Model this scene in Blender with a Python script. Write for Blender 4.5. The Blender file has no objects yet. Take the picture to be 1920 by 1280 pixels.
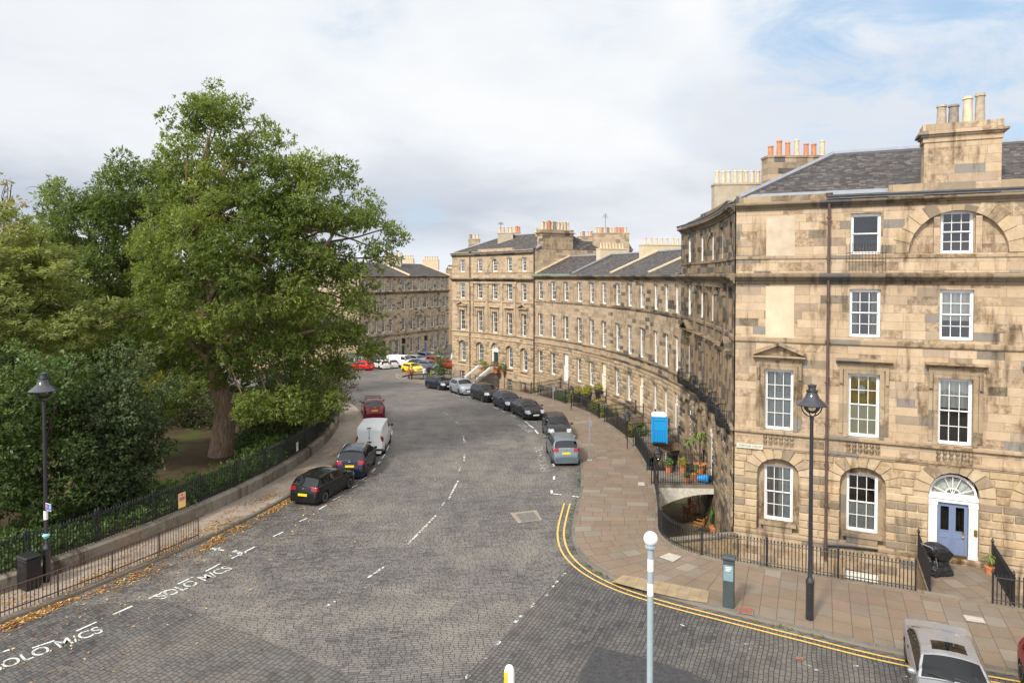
import bpy, math, random
import numpy as np
from math import sin, cos, tan, atan2, pi, radians, hypot, sqrt, floor
from mathutils import Vector, Matrix, noise as mnoise

rng = random.Random(7)
SC = bpy.context.scene
COL = SC.collection
V = Vector

# ------------------------------------------------------------------ camera
EYE = 12.0
PITCH = radians(1.4)
FPX = 1280.0                       # focal length in pixels of the 1920 wide photograph
cam_d = bpy.data.cameras.new('camera')
cam_d.sensor_width = 36.0
cam_d.lens = 24.0
cam_d.shift_y = -(122.0 - FPX * tan(PITCH)) / 1920.0
cam_d.clip_start = 0.1
cam_d.clip_end = 3000
cam = bpy.data.objects.new('camera', cam_d)
COL.objects.link(cam)
cam.location = (0, 0, EYE)
cam.rotation_euler = (pi / 2 - PITCH, 0, 0)
SC.camera = cam
CY = 640.0 - 122.0 + FPX * tan(PITCH)   # row of the optical axis


def ray(px, py):
    x = (px - 960.0) / FPX
    y = -(py - CY) / FPX
    # camera space (x right, y up, -z forward) -> world
    return V((x, cos(PITCH) + y * sin(PITCH), -sin(PITCH) + y * cos(PITCH)))


GK = [(-50, 0), (45, 0), (50, -.03), (60, -.2), (70, -.62), (80, -1.25), (90, -1.95), (100, -2.6), (110, -3.1), (120, -3.4), (140, -3.5), (900, -3.5)]
GX = [k[0] for k in GK]
GZ = [k[1] for k in GK]


def gz(y):
    return float(np.interp(y, GX, GZ))


def ground(px, py, h=0.0):
    """Point of the street surface (raised by h) that a photograph pixel shows."""
    r = ray(px, py)
    t = -EYE / min(r.z, -1e-4)
    y = r.y * t
    for _ in range(60):
        t = (gz(y) + h - EYE) / min(r.z, -1e-4)
        y = .5 * y + .5 * r.y * t
    return V((r.x * t, r.y * t, gz(y) + h))


def at_depth(px, py, depth):
    r = ray(px, py)
    return V((0, 0, EYE)) + r * (depth / r.y)


# the whole street is laid out round one centre
CX, CYW = -55.0, 46.6
RF = 67.0                                   # facade radius
PH0 = atan2(31.5 - CYW, 10.33 - CX)


def pol(r, a, z=0.0):
    """point at radius r, a metres of facade arc away from the street corner"""
    p = PH0 + a / RF
    return V((CX + r * cos(p), CYW + r * sin(p), z))


def arc_at(px, r=RF):
    m = (px - 960.0) / FPX
    A = m * m + 1
    B = 2 * (m * (-CX) - CYW)
    Cc = CX * CX + CYW * CYW - r * r
    D = B * B - 4 * A * Cc
    y = (-B + sqrt(max(D, 0))) / (2 * A)
    return (atan2(y - CYW, m * y - CX) - PH0) * RF


# ------------------------------------------------------------------ objects
WM = {}


def wmat(o):
    return WM.get(o.name, Matrix.Identity(4)) if o is not None else Matrix.Identity(4)


def place(o, parent=None, world=None):
    world = world if world is not None else Matrix.Identity(4)
    COL.objects.link(o)
    if parent is not None:
        o.parent = parent
        o.matrix_basis = wmat(parent).inverted() @ world
    else:
        o.matrix_basis = world
    WM[o.name] = world.copy()
    return o


def tag(o, label=None, cat=None, group=None, kind=None):
    if label:
        o['label'] = label
    if cat:
        o['category'] = cat
    if group:
        o['group'] = group
    if kind:
        o['kind'] = kind
    return o


def thing(name, label, cat, loc=(0, 0, 0), rz=0.0, group=None, s=1.0):
    o = bpy.data.objects.new(name, None)
    o.empty_display_size = .2
    place(o, None, Matrix.Translation(V(loc)) @ Matrix.Rotation(rz, 4, 'Z') @ Matrix.Scale(s, 4))
    return tag(o, label, cat, group)


def frame(loc, x, y):
    """matrix with local x along x, local y along y, z up"""
    x = V((x[0], x[1], 0)).normalized()
    y = V((y[0], y[1], 0)).normalized()
    m = Matrix(((x.x, y.x, 0, loc[0]), (x.y, y.y, 0, loc[1]), (0, 0, 1, loc[2]), (0, 0, 0, 1)))
    return m


class MB:
    def __init__(self):
        self.v, self.f, self.u, self.m, self.a = [], [], [], [], []

    def face(self, pts, uv=None, m=0, a=.5):
        b = len(self.v)
        pts = [V(p) for p in pts]
        self.v += pts
        self.f.append(list(range(b, b + len(pts))))
        if uv is None:
            uv = self.auto(pts)
        self.u.append(uv)
        self.m.append(m)
        self.a.append(a)

    @staticmethod
    def auto(pts):
        n = V((0, 0, 0))
        for i in range(len(pts)):
            p, q = pts[i], pts[(i + 1) % len(pts)]
            n += V(((p.y - q.y) * (p.z + q.z), (p.z - q.z) * (p.x + q.x), (p.x - q.x) * (p.y + q.y)))
        if n.length > 1e-12:
            n.normalize()
        if abs(n.z) > .75:
            return [(p.x, p.y) for p in pts]
        t = V((-n.y, n.x, 0))
        t = t.normalized() if t.length > 1e-9 else V((1, 0, 0))
        return [(p.dot(t), p.z) for p in pts]

    def idx(self, verts, faces, uvs=None, m=0, a=.5):
        b = len(self.v)
        verts = [V(p) for p in verts]
        self.v += verts
        for k, f in enumerate(faces):
            self.f.append([b + i for i in f])
            self.u.append(uvs[k] if uvs else self.auto([verts[i] for i in f]))
            self.m.append(m)
            self.a.append(a)

    def box(self, x0, x1, y0, y1, z0, z1, m=0, M=None, a=.5, bev=0.0):
        if bev:
            return self.bevbox(x0, x1, y0, y1, z0, z1, bev, m, M, a)
        p = [V((x, y, z)) for z in (z0, z1) for y in (y0, y1) for x in (x0, x1)]
        if M is not None:
            p = [M @ q for q in p]
        for f in ((0, 2, 3, 1), (4, 5, 7, 6), (0, 1, 5, 4), (2, 6, 7, 3), (0, 4, 6, 2), (1, 3, 7, 5)):
            self.face([p[i] for i in f], m=m, a=a)

    def bevbox(self, x0, x1, y0, y1, z0, z1, b, m=0, M=None, a=.5):
        def ring(xa, xb, ya, yb, z, c):
            return [V((xa + c, ya, z)), V((xb - c, ya, z)), V((xb, ya + c, z)), V((xb, yb - c, z)), V((xb - c, yb, z)), V((xa + c, yb, z)), V((xa, yb - c, z)), V((xa, ya + c, z))]
        rs = [ring(x0 + b, x1 - b, y0 + b, y1 - b, z0, b * .6), ring(x0, x1, y0, y1, z0 + b, b), ring(x0, x1, y0, y1, z1 - b, b), ring(x0 + b, x1 - b, y0 + b, y1 - b, z1, b * .6)]
        if M is not None:
            rs = [[M @ q for q in r] for r in rs]
        self.loft(rs, m=m, a=a, closed=True, cap=True)

    def loft(self, rings, m=0, a=.5, closed=True, cap=False):
        n = len(rings[0])
        vs = [p for r in rings for p in r]
        fs = []
        for i in range(len(rings) - 1):
            for j in range(n if closed else n - 1):
                k = (j + 1) % n
                fs.append((i * n + j, i * n + k, (i + 1) * n + k, (i + 1) * n + j))
        if cap:
            fs.append(tuple(range(n - 1, -1, -1)))
            fs.append(tuple((len(rings) - 1) * n + j for j in range(n)))
        self.idx(vs, fs, m=m, a=a)

    def lathe(self, prof, seg=12, c=(0, 0, 0), m=0, M=None, cap=True, a=.5):
        """prof: (radius, z) from bottom to top"""
        rings = []
        for r, z in prof:
            rg = [V((c[0] + r * cos(2 * pi * j / seg), c[1] + r * sin(2 * pi * j / seg), c[2] + z)) for j in range(seg)]
            if M is not None:
                rg = [M @ q for q in rg]
            rings.append(rg)
        self.loft(rings, m=m, closed=True, cap=cap, a=a)

    def tube(self, pts, r, seg=6, m=0, cap=True, a=.5):
        pts = [V(p) for p in pts]
        rs = r if isinstance(r, (list, tuple)) else [r] * len(pts)
        rings = []
        ref = None
        for i, p in enumerate(pts):
            d = (pts[min(i + 1, len(pts) - 1)] - pts[max(i - 1, 0)])
            d = d.normalized() if d.length > 1e-9 else V((0, 0, 1))
            if ref is None:
                ref = V((1, 0, 0)) if abs(d.x) < .8 else V((0, 1, 0))
            x = (ref - d * ref.dot(d)).normalized()
            y = d.cross(x)
            ref = x
            rings.append([p + (x * cos(2 * pi * j / seg) + y * sin(2 * pi * j / seg)) * rs[i] for j in range(seg)])
        self.loft(rings, m=m, closed=True, cap=cap, a=a)

    def sphere(self, c, r, seg=14, rows=8, m=0, sc=(1, 1, 1), a=.5):
        prof = []
        rings = []
        for i in range(rows + 1):
            t = -pi / 2 + pi * i / rows
            rings.append([V((c[0] + max(cos(t), .002) * r * sc[0] * cos(2 * pi * j / seg), c[1] + max(cos(t), .002) * r * sc[1] * sin(2 * pi * j / seg), c[2] + r * sc[2] * sin(t))) for j in range(seg)])
        self.loft(rings, m=m, closed=True, a=a, cap=True)

    def extrude(self, poly, axis, m=0, a=.5):
        """poly: list of points; axis: Vector to extrude by"""
        poly = [V(p) for p in poly]
        q = [p + axis for p in poly]
        self.face(poly[::-1], m=m, a=a)
        self.face(q, m=m, a=a)
        for i in range(len(poly)):
            k = (i + 1) % len(poly)
            self.face([poly[i], poly[k], q[k], q[i]], m=m, a=a)

    def build(self, name, mats, parent=None, world=None, smooth=None, label=None):
        me = bpy.data.meshes.new(name)
        me.from_pydata([tuple(p) for p in self.v], [], self.f)
        uvl = me.uv_layers.new(name='UVMap')
        flat = [c for fu in self.u for p in fu for c in (p[0], p[1])]
        uvl.data.foreach_set('uv', flat)
        at = me.attributes.new('tone', 'FLOAT', 'FACE')
        at.data.foreach_set('value', self.a)
        mats = mats if isinstance(mats, (list, tuple)) else [mats]
        for mm in mats:
            me.materials.append(mm)
        if len(mats) > 1:
            me.polygons.foreach_set('material_index', self.m)
        if smooth is not None:
            me.polygons.foreach_set('use_smooth', [True] * len(self.f))
            if smooth > 0:
                me.set_sharp_from_angle(angle=radians(smooth))
        me.update()
        o = bpy.data.objects.new(name, me)
        place(o, parent, world)
        if label:
            o['label'] = label
        return o


def copy_obj(src, parent, world):
    o = src.copy()
    COL.objects.link(o)
    o.parent = parent
    o.matrix_basis = (wmat(parent).inverted() @ world) if parent else world
    WM[o.name] = world.copy()
    return o


# ------------------------------------------------------------------ node helper
class NT:
    def __init__(self, name):
        self.mat = bpy.data.materials.new(name)
        self.mat.use_nodes = True
        self.t = self.mat.node_tree
        self.t.nodes.clear()
        self.out = self.t.nodes.new('ShaderNodeOutputMaterial')

    def n(self, typ, props=None, **inp):
        nd = self.t.nodes.new(typ)
        for k, v in (props or {}).items():
            setattr(nd, k, v)
        for k, v in inp.items():
            key = int(k[1:]) if k[0] == 'i' and k[1:].isdigit() else k.replace('_', ' ')
            self.set(nd.inputs[key], v)
        return nd

    def set(self, sock, v):
        if isinstance(v, bpy.types.NodeSocket):
            self.t.links.new(v, sock)
        elif isinstance(v, bpy.types.Node):
            self.t.links.new(v.outputs[0], sock)
        else:
            if isinstance(v, (tuple, list)) and sock.type == 'RGBA' and len(v) == 3:
                v = (*v, 1)
            sock.default_value = v

    def math(self, op, a, b=0.0, c=0.0, clamp=False):
        nd = self.n('ShaderNodeMath', dict(operation=op, use_clamp=clamp), i0=a, i1=b)
        if op in ('MULTIPLY_ADD', 'SMOOTH_MIN', 'WRAP'):
            self.set(nd.inputs[2], c)
        return nd.outputs[0]

    def mix(self, f, a, b, typ='MIX'):
        nd = self.n('ShaderNodeMix', dict(data_type='RGBA', blend_type=typ))
        self.set(nd.inputs[0], f)
        self.set(nd.inputs[6], a)
        self.set(nd.inputs[7], b)
        return nd.outputs[2]

    def ramp(self, f, stops, const=False):
        nd = self.n('ShaderNodeValToRGB')
        cr = nd.color_ramp
        cr.interpolation = 'CONSTANT' if const else 'LINEAR'
        while len(cr.elements) < len(stops):
            cr.elements.new(.5)
        for e, (p, c) in zip(cr.elements, stops):
            e.position = p
            e.color = (*c, 1) if len(c) == 3 else c
        self.set(nd.inputs[0], f)
        return nd.outputs[0]

    def noise(self, vec, scale, detail=4, rough=.55, dist=0.0):
        nd = self.n('ShaderNodeTexNoise', None, Scale=scale, Detail=detail, Roughness=rough, Distortion=dist)
        if vec is not None:
            self.set(nd.inputs['Vector'], vec)
        return nd.outputs[0]

    def maprange(self, v, a, b, c=0.0, d=1.0, smooth=False):
        nd = self.n('ShaderNodeMapRange', dict(interpolation_type='SMOOTHSTEP' if smooth else 'LINEAR'), Value=v)
        for k, val in zip((1, 2, 3, 4), (a, b, c, d)):
            self.set(nd.inputs[k], val)
        return nd.outputs[0]

    def pos(self):
        return self.n('ShaderNodeNewGeometry').outputs['Position']

    def uv(self):
        return self.n('ShaderNodeTexCoord').outputs['UV']

    def tone(self):
        return self.n('ShaderNodeAttribute', dict(attribute_name='tone')).outputs['Fac']

    def bump(self, h, strength=.4, dist=.02, normal=None):
        nd = self.n('ShaderNodeBump', None, Strength=strength, Distance=dist, Height=h)
        if normal is not None:
            self.set(nd.inputs['Normal'], normal)
        return nd.outputs[0]

    def bsdf(self, color, rough=.7, normal=None, metal=0.0, spec=.3, **kw):
        nd = self.n('ShaderNodeBsdfPrincipled', None, **{'Base_Color': color, 'Roughness': rough, 'Metallic': metal, 'Specular_IOR_Level': spec})
        if normal is not None:
            self.set(nd.inputs['Normal'], normal)
        for k, v in kw.items():
            self.set(nd.inputs[k.replace('_', ' ')], v)
        return nd

    def done(self, sh):
        self.t.links.new(sh.outputs[0] if isinstance(sh, bpy.types.Node) else sh, self.out.inputs[0])
        return self.mat

    def blocks(self, u, v, L, H, joint, stagger=None, vary=.6):
        """running-bond blocks: -> (random value, random colour, joint mask 1 in the joint, local distance)"""
        rowf = self.math('DIVIDE', v, H)
        row = self.math('FLOOR', rowf)
        wn = self.n('ShaderNodeTexWhiteNoise', dict(noise_dimensions='1D'), W=row).outputs['Value']
        Lr = self.math('MULTIPLY', self.math('MULTIPLY_ADD', wn, vary, 1 - vary * .5), L)
        if stagger is None:
            sh = self.math('MULTIPLY', wn, 7.31)
        else:
            sh = self.math('MULTIPLY', row, stagger)
        colf = self.math('ADD', self.math('DIVIDE', u, Lr), sh)
        colm = self.math('FLOOR', colf)
        cv = self.n('ShaderNodeCombineXYZ', None, X=colm, Y=row)
        w2 = self.n('ShaderNodeTexWhiteNoise', dict(noise_dimensions='2D'), Vector=cv)
        fu = self.math('FRACT', colf)
        fv = self.math('FRACT', rowf)
        du = self.math('MULTIPLY', self.math('MINIMUM', fu, self.math('SUBTRACT', 1.0, fu)), Lr)
        dv = self.math('MULTIPLY', self.math('MINIMUM', fv, self.math('SUBTRACT', 1.0, fv)), H)
        d = self.math('MINIMUM', du, dv)
        jm = self.maprange(d, joint * .35, joint, 1, 0, True)
        return w2.outputs['Value'], w2.outputs['Color'], jm, d


def simple(name, col, rough=.6, metal=0.0, spec=.3, var=.12, scale=6.0, bump=0.0, coat=0.0):
    t = NT(name)
    p = t.n('ShaderNodeTexCoord').outputs['Object']
    nz = t.noise(p, scale, 5)
    c = t.mix(1.0, col, t.ramp(nz, [(.25, (1 - var,) * 3), (.75, (1 + var,) * 3)]), 'MULTIPLY')
    nm = t.bump(t.noise(p, scale * 4, 4), bump, .01) if bump else None
    b = t.bsdf(c, rough, nm, metal, spec)
    if coat:
        b.inputs['Coat Weight'].default_value = coat
        b.inputs['Coat Roughness'].default_value = .06
    return t.done(b)


STONES = [(.06, (.33, .27, .205)), (.16, (.43, .335, .225)), (.32, (.52, .41, .275)), (.48, (.57, .455, .31)), (.62, (.51, .385, .25)), (.76, (.60, .49, .35)), (.90, (.49, .395, .28)), (1.0, (.55, .41, .255))]


def stone(name, L=.85, H=.33, dark=.12, gain=1.0, tint=(1, 1, 1), joint=.012, soot=.5, use_tone=False, jointcol=None, rub=False, bump=.35, even=.3):
    t = NT(name)
    uv = t.uv()
    s = t.n('ShaderNodeSeparateXYZ', None, Vector=uv)
    pos = t.pos()
    big = t.noise(pos, .35, 5, .6)
    med = t.noise(pos, 2.2, 6, .65)
    # streaks: stretched vertically
    mp = t.n('ShaderNodeMapping', None, Vector=uv)
    mp.inputs['Scale'].default_value = (1.6, .22, 1)
    streak = t.noise(mp.outputs[0], 1.6, 6, .65, .4)
    fine = t.noise(pos, 14, 6, .7)
    if use_tone:
        r = t.tone()
        jm = None
    else:
        if rub:
            vv = t.n('ShaderNodeTexVoronoi', None, Vector=uv, Scale=1 / H)
            r = t.n('ShaderNodeSeparateColor', None, Color=vv.outputs['Color']).outputs[0]
            v2 = t.n('ShaderNodeTexVoronoi', dict(feature='DISTANCE_TO_EDGE'), Vector=uv, Scale=1 / H)
            jm = t.maprange(v2.outputs['Distance'], .02, .08, 1, 0)
        else:
            r, rc, jm, d = t.blocks(s.outputs[0], s.outputs[1], L, H, joint, None, .7)
    # the share of near black stones
    stops = [(0.0, tuple(.11 + .10 * (dark < .1) + 0 * x for x in (1, 1, 1))), (max(dark - .02, .003), (.10 + .11 * (dark < .1), .085 + .09 * (dark < .1), .068 + .06 * (dark < .1))), (dark + .02, (.27, .22, .165))]
    rest = 1 - dark - .04
    for p, c in STONES:
        stops.append((min(dark + .04 + p * rest, 1.0), tuple(ci * gain * ti for ci, ti in zip(c, tint))))
    col = t.ramp(r, stops[:30])
    if even and not use_tone:
        col = t.mix(t.math('MULTIPLY', t.maprange(r, dark, dark + .05, .3, 1), even), col, tuple(ci * gain * ti for ci, ti in zip((.53, .42, .30), tint)))
    col = t.mix(t.maprange(med, .3, .7, 0, .55), col, t.mix(1.0, col, (.72, .64, .55), 'MULTIPLY'))
    # some blocks weather to a blotchy grey, others stay clean
    r2 = t.math('FRACT', t.math('MULTIPLY', r, 17.37))
    bl = t.math('MULTIPLY', t.maprange(r2, .45, .95, 0, 1), t.maprange(t.noise(pos, 3.4, 7, .7), .38, .62, 0, 1, True))
    col = t.mix(t.math('MULTIPLY', bl, min(1.0, soot)), col, t.mix(1.0, col, (.46, .425, .40), 'MULTIPLY'))
    # black crust and rain streaks
    so = t.math('MULTIPLY', t.maprange(t.math('ADD', t.math('MULTIPLY', streak, .65), t.math('MULTIPLY', big, .5)), .575, .76, 0, 1, True), soot)
    col = t.mix(so, col, t.mix(1.0, col, (.30, .265, .23), 'MULTIPLY'))
    col = t.mix(t.maprange(fine, .35, .7, 0, .3), col, t.mix(1.0, col, (.62, .58, .52), 'MULTIPLY'))
    h = fine
    if jm is not None:
        col = t.mix(t.math('MULTIPLY', jm, .75), col, jointcol or (.22, .175, .125))
        h = t.math('SUBTRACT', t.math('MULTIPLY', fine, .45), t.math('MULTIPLY', jm, .9))
    h = t.math('ADD', h, t.math('MULTIPLY', med, .5))
    return t.done(t.bsdf(col, .88, t.bump(h, bump, .03), 0, .15))


# ------------------------------------------------------------------ plain materials
M = {}
M['white'] = simple('white_gloss_paint', (.74, .72, .68), .35, var=.05)
M['cream'] = simple('cream_paint', (.74, .66, .50), .45, var=.05)
M['iron'] = simple('black_iron', (.018, .018, .02), .42, spec=.45, var=.3)
M['rust_iron'] = simple('brown_iron', (.085, .05, .04), .55, var=.3)
M['pipe'] = simple('brown_pipe', (.10, .06, .05), .5, var=.3)
M['lead'] = simple('lead', (.22, .23, .25), .5, var=.15, scale=3)
M['lead_dark'] = simple('gutter_lead', (.13, .13, .135), .5, var=.25, scale=3)
M['copper'] = simple('green_copper', (.30, .45, .38), .6, var=.2)
M['dark'] = simple('dark_void', (.02, .02, .02), .9)
M['room'] = simple('room_plaster', (.30, .27, .23), .9, var=.2, scale=1)
M['room_yellow'] = simple('yellow_plaster', (.75, .50, .10), .9, var=.05)
M['net'] = simple('net_curtain', (.62, .62, .58), .9, var=.25, scale=18)
M['blind'] = simple('white_blind', (.78, .76, .70), .8, var=.05)
M['frosted'] = simple('frosted_film', (.72, .66, .42), .6, var=.04)
M['curtain'] = simple('grey_curtain', (.30, .28, .26), .9, var=.15, scale=12)
M['paper'] = simple('paper_lantern', (.9, .87, .75), .8, var=.03)
M['pot_cream'] = simple('cream_clay', (.55, .445, .305), .7, var=.2)
M['pot_red'] = simple('red_clay', (.48, .20, .10), .7, var=.2)
M['pot_grey'] = simple('sooty_clay', (.22, .185, .15), .75, var=.3)
M['pot_dark'] = simple('black_planter', (.03, .03, .035), .5)
M['terracotta'] = simple('terracotta', (.52, .20, .09), .75, var=.12)
M['blue_door'] = simple('blue_gloss_paint', (.16, .20, .31), .35, var=.06)
M['teal_door'] = simple('teal_gloss_paint', (.10, .19, .23), .35, var=.06)
M['green_door'] = simple('dark_green_paint', (.03, .06, .05), .35, var=.06)
M['brass'] = simple('brass', (.62, .40, .12), .3, metal=.9, spec=.5)
M['plaster'] = simple('pale_render', (.58, .47, .32), .85, var=.08, scale=2, bump=.1)
M['cement'] = simple('cement_render', (.40, .34, .25), .88, var=.18, scale=2, bump=.2)
M['pale'] = simple('painted_lintel', (.80, .78, .70), .6, var=.08)


def glass_mat(name, tint, refl):
    t = NT(name)
    fr = t.n('ShaderNodeFresnel', None, IOR=1.5).outputs[0]
    p = t.pos()
    nm = t.bump(t.noise(p, 1.3, 2), .06, .05)
    gl = t.n('ShaderNodeBsdfGlossy', None, Color=(1, 1, 1, 1), Roughness=.02, Normal=nm)
    tr = t.n('ShaderNodeBsdfTransparent', None, Color=(*tint, 1))
    mx = t.n('ShaderNodeMixShader')
    t.set(mx.inputs[0], t.math('MULTIPLY', fr, refl, clamp=True))
    t.set(mx.inputs[1], tr.outputs[0])
    t.set(mx.inputs[2], gl.outputs[0])
    return t.done(mx)


M['glass'] = glass_mat('window_glass', (.82, .85, .84), 1.9)
M['shop_glass'] = glass_mat('lantern_glass', (.8, .82, .8), 1.2)


M['car_glass'] = glass_mat('car_glass', (.22, .28, .30), 1.15)


def slate():
    t = NT('roof_slate')
    s = t.n('ShaderNodeSeparateXYZ', None, Vector=t.uv())
    r, rc, jm, d = t.blocks(s.outputs[0], s.outputs[1], .26, .17, .012, .5, .2)
    pos = t.pos()
    col = t.ramp(r, [(0, (.04, .037, .038)), (.5, (.072, .064, .062)), (.85, (.10, .088, .084)), (1, (.15, .128, .115))])
    col = t.mix(t.maprange(t.noise(pos, .5, 6), .35, .7, 0, .5), col, t.mix(1.0, col, (.66, .63, .62), 'MULTIPLY'))
    col = t.mix(t.math('MULTIPLY', jm, .8), col, (.02, .02, .02))
    h = t.math('ADD', t.math('FRACT', t.math('DIVIDE', s.outputs[1], -.17)), t.math('MULTIPLY', r, .5))
    return t.done(t.bsdf(col, .72, t.bump(h, .5, .02), 0, .2))


M['slate'] = slate()
M['ashlar_corner'] = stone('ashlar_buff', 1.0, .36, .07, .95, (1.01, .985, .97), soot=1.0, even=.46)
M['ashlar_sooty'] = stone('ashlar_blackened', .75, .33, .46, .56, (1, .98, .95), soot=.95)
M['ashlar_terrace'] = stone('ashlar_brown', .9, .33, .02, .92, (1.0, .985, .99), soot=.6, even=.5)
M['ashlar_terrace_end'] = stone('ashlar_brown_patched', .9, .33, .12, .86, (1.0, .985, .99), soot=.75, even=.4)
M['ashlar_far'] = stone('ashlar_tan', .9, .33, .015, .98, (1, .985, .97), soot=.5, even=.45)
M['ashlar_back'] = stone('ashlar_grey', .7, .33, .10, 1.0, (.96, .98, 1.03), soot=.7)
M['ashlar_pale'] = stone('ashlar_pale', .9, .35, .01, .95, (1, .97, .93), soot=.3)
M['rust_corner'] = stone('rusticated_buff', dark=.015, gain=.94, tint=(1, .98, .95), use_tone=True, soot=.7, bump=.3)
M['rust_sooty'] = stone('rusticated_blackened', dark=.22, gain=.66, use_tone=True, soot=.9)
M['rust_terrace'] = stone('rusticated_brown', dark=.03, gain=.90, tint=(.99, .975, .97), use_tone=True, soot=.5)
M['rust_far'] = stone('rusticated_tan', dark=.02, gain=.97, tint=(1, .98, .96), use_tone=True, soot=.4)
M['trim_corner'] = stone('dressed_buff', 1.3, .8, .06, .74, (1, .98, .96), soot=1.0)
M['trim_cornice'] = stone('weathered_cornice', 1.2, .9, .22, .50, (.98, .98, .98), soot=1.0)
M['panel'] = simple('blind_window_panel', (.545, .44, .305), .85, var=.16, scale=1.4, bump=.15)
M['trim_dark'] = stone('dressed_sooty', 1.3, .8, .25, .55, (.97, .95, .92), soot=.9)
M['rubble'] = stone('rubble_stone', .4, .26, .06, .85, (1, .93, .82), rub=True, soot=.4)
M['rubble_dark'] = stone('rubble_stone_dark', .4, .24, .2, .5, (1, .95, .88), rub=True, soot=.6)


def paint_mat(name, col, metal=.35, rough=.32):
    t = NT(name)
    b = t.bsdf(col, rough, None, metal, .35)
    b.inputs['Coat Weight'].default_value = .22
    b.inputs['Coat Roughness'].default_value = .07
    p = t.n('ShaderNodeTexCoord').outputs['Object']
    d = t.noise(p, 3.0, 5)
    t.set(b.inputs['Roughness'], t.maprange(d, .3, .7, rough * .8, rough * 1.4))
    return t.done(b)
# ------------------------------------------------------------------ ground materials
def setts(name, ang, tint=(1.03, .985, .945), gain=.90, L=.29, H=.12, wob=.05):
    t = NT(name)
    pos = t.pos()
    wv = t.n('ShaderNodeTexNoise', None, Vector=pos, Scale=.35, Detail=2.0)
    off = t.n('ShaderNodeVectorMath', dict(operation='SUBTRACT'), i0=wv.outputs['Color'], i1=(.5, .5, .5))
    of2 = t.n('ShaderNodeVectorMath', dict(operation='SCALE'), i0=off.outputs[0])
    of2.inputs['Scale'].default_value = .32
    p2 = t.n('ShaderNodeVectorMath', dict(operation='ADD'), i0=pos, i1=of2.outputs[0])
    s = t.n('ShaderNodeSeparateXYZ', None, Vector=p2.outputs[0])
    c, sn = cos(radians(ang)), sin(radians(ang))
    u = t.math('ADD', t.math('MULTIPLY', s.outputs[0], c), t.math('MULTIPLY', s.outputs[1], sn))
    v = t.math('ADD', t.math('MULTIPLY', s.outputs[0], -sn), t.math('MULTIPLY', s.outputs[1], c))
    r, rc, jm, d = t.blocks(u, v, L, H, .018, None, .9)
    sv = t.n('ShaderNodeCombineXYZ', None, X=t.math('MULTIPLY', u, .55), Y=t.math('MULTIPLY', v, 4.2))
    rown = t.maprange(t.noise(sv, 1.0, 3, .6), .3, .7, 0, 1)
    r = t.math('ADD', t.math('MULTIPLY', r, .68), t.math('MULTIPLY', rown, .32))
    col = t.ramp(r, [(0, (.06, .06, .064)), (.22, (.115, .112, .113)), (.45, (.155, .150, .145)), (.62, (.185, .175, .162)), (.8, (.14, .138, .142)), (.94, (.225, .21, .19)), (1, (.29, .27, .24))])
    col = t.mix(1.0, col, tuple(gain * x for x in tint), 'MULTIPLY')
    big = t.noise(pos, .16, 6, .62)
    col = t.mix(t.maprange(big, .44, .60, 0, .95, True), col, t.mix(.55, col, (.27 * gain, .24 * gain, .20 * gain)))
    # wheel-polished bands following the bend, oily parking strip
    sc_ = t.n('ShaderNodeSeparateXYZ', None, Vector=pos)
    rd = t.math('POWER', t.math('ADD', t.math('POWER', t.math('SUBTRACT', sc_.outputs[0], CX), 2.0), t.math('POWER', t.math('SUBTRACT', sc_.outputs[1], CYW), 2.0)), .5)
    wob_ = t.math('MULTIPLY', t.math('SUBTRACT', t.noise(pos, .12, 3), .5), 3.0)
    tr_ = t.math('ABSOLUTE', t.math('SINE', t.math('MULTIPLY', t.math('ADD', rd, wob_), 1.75)))
    col = t.mix(t.math('MULTIPLY', t.maprange(tr_, .55, 1.0, 0, .30, True), t.maprange(t.noise(pos, .5, 4), .35, .6, 0, 1)), col, t.mix(1.0, col, (1.45, 1.40, 1.34), 'MULTIPLY'))
    oil = t.math('MULTIPLY', t.maprange(t.math('ABSOLUTE', t.math('SUBTRACT', rd, 45.4)), .4, 1.1, 1, 0, True), t.maprange(t.noise(pos, 1.3, 5, .7), .48, .62, 0, .6, True))
    col = t.mix(oil, col, t.mix(1.0, col, (.48, .47, .47), 'MULTIPLY'))
    med = t.noise(pos, .9, 5, .6)
    col = t.mix(t.maprange(med, .46, .66, 0, .62), col, t.mix(1.0, col, (.55, .55, .58), 'MULTIPLY'))
    fine = t.noise(pos, 26, 4, .7)
    col = t.mix(t.math('MULTIPLY', jm, .85), col, (.026, .024, .022))
    # grains of light wear
    col = t.mix(t.maprange(fine, .62, .74, 0, .35), col, (.22, .20, .17))
    h = t.math('SUBTRACT', t.math('ADD', t.math('MULTIPLY', fine, .25), t.math('MULTIPLY', r, .35)), t.math('MULTIPLY', jm, 1.0))
    return t.done(t.bsdf(col, t.maprange(r, 0, 1, .5, .75), t.bump(h, .55, .02), 0, .32))


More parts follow.
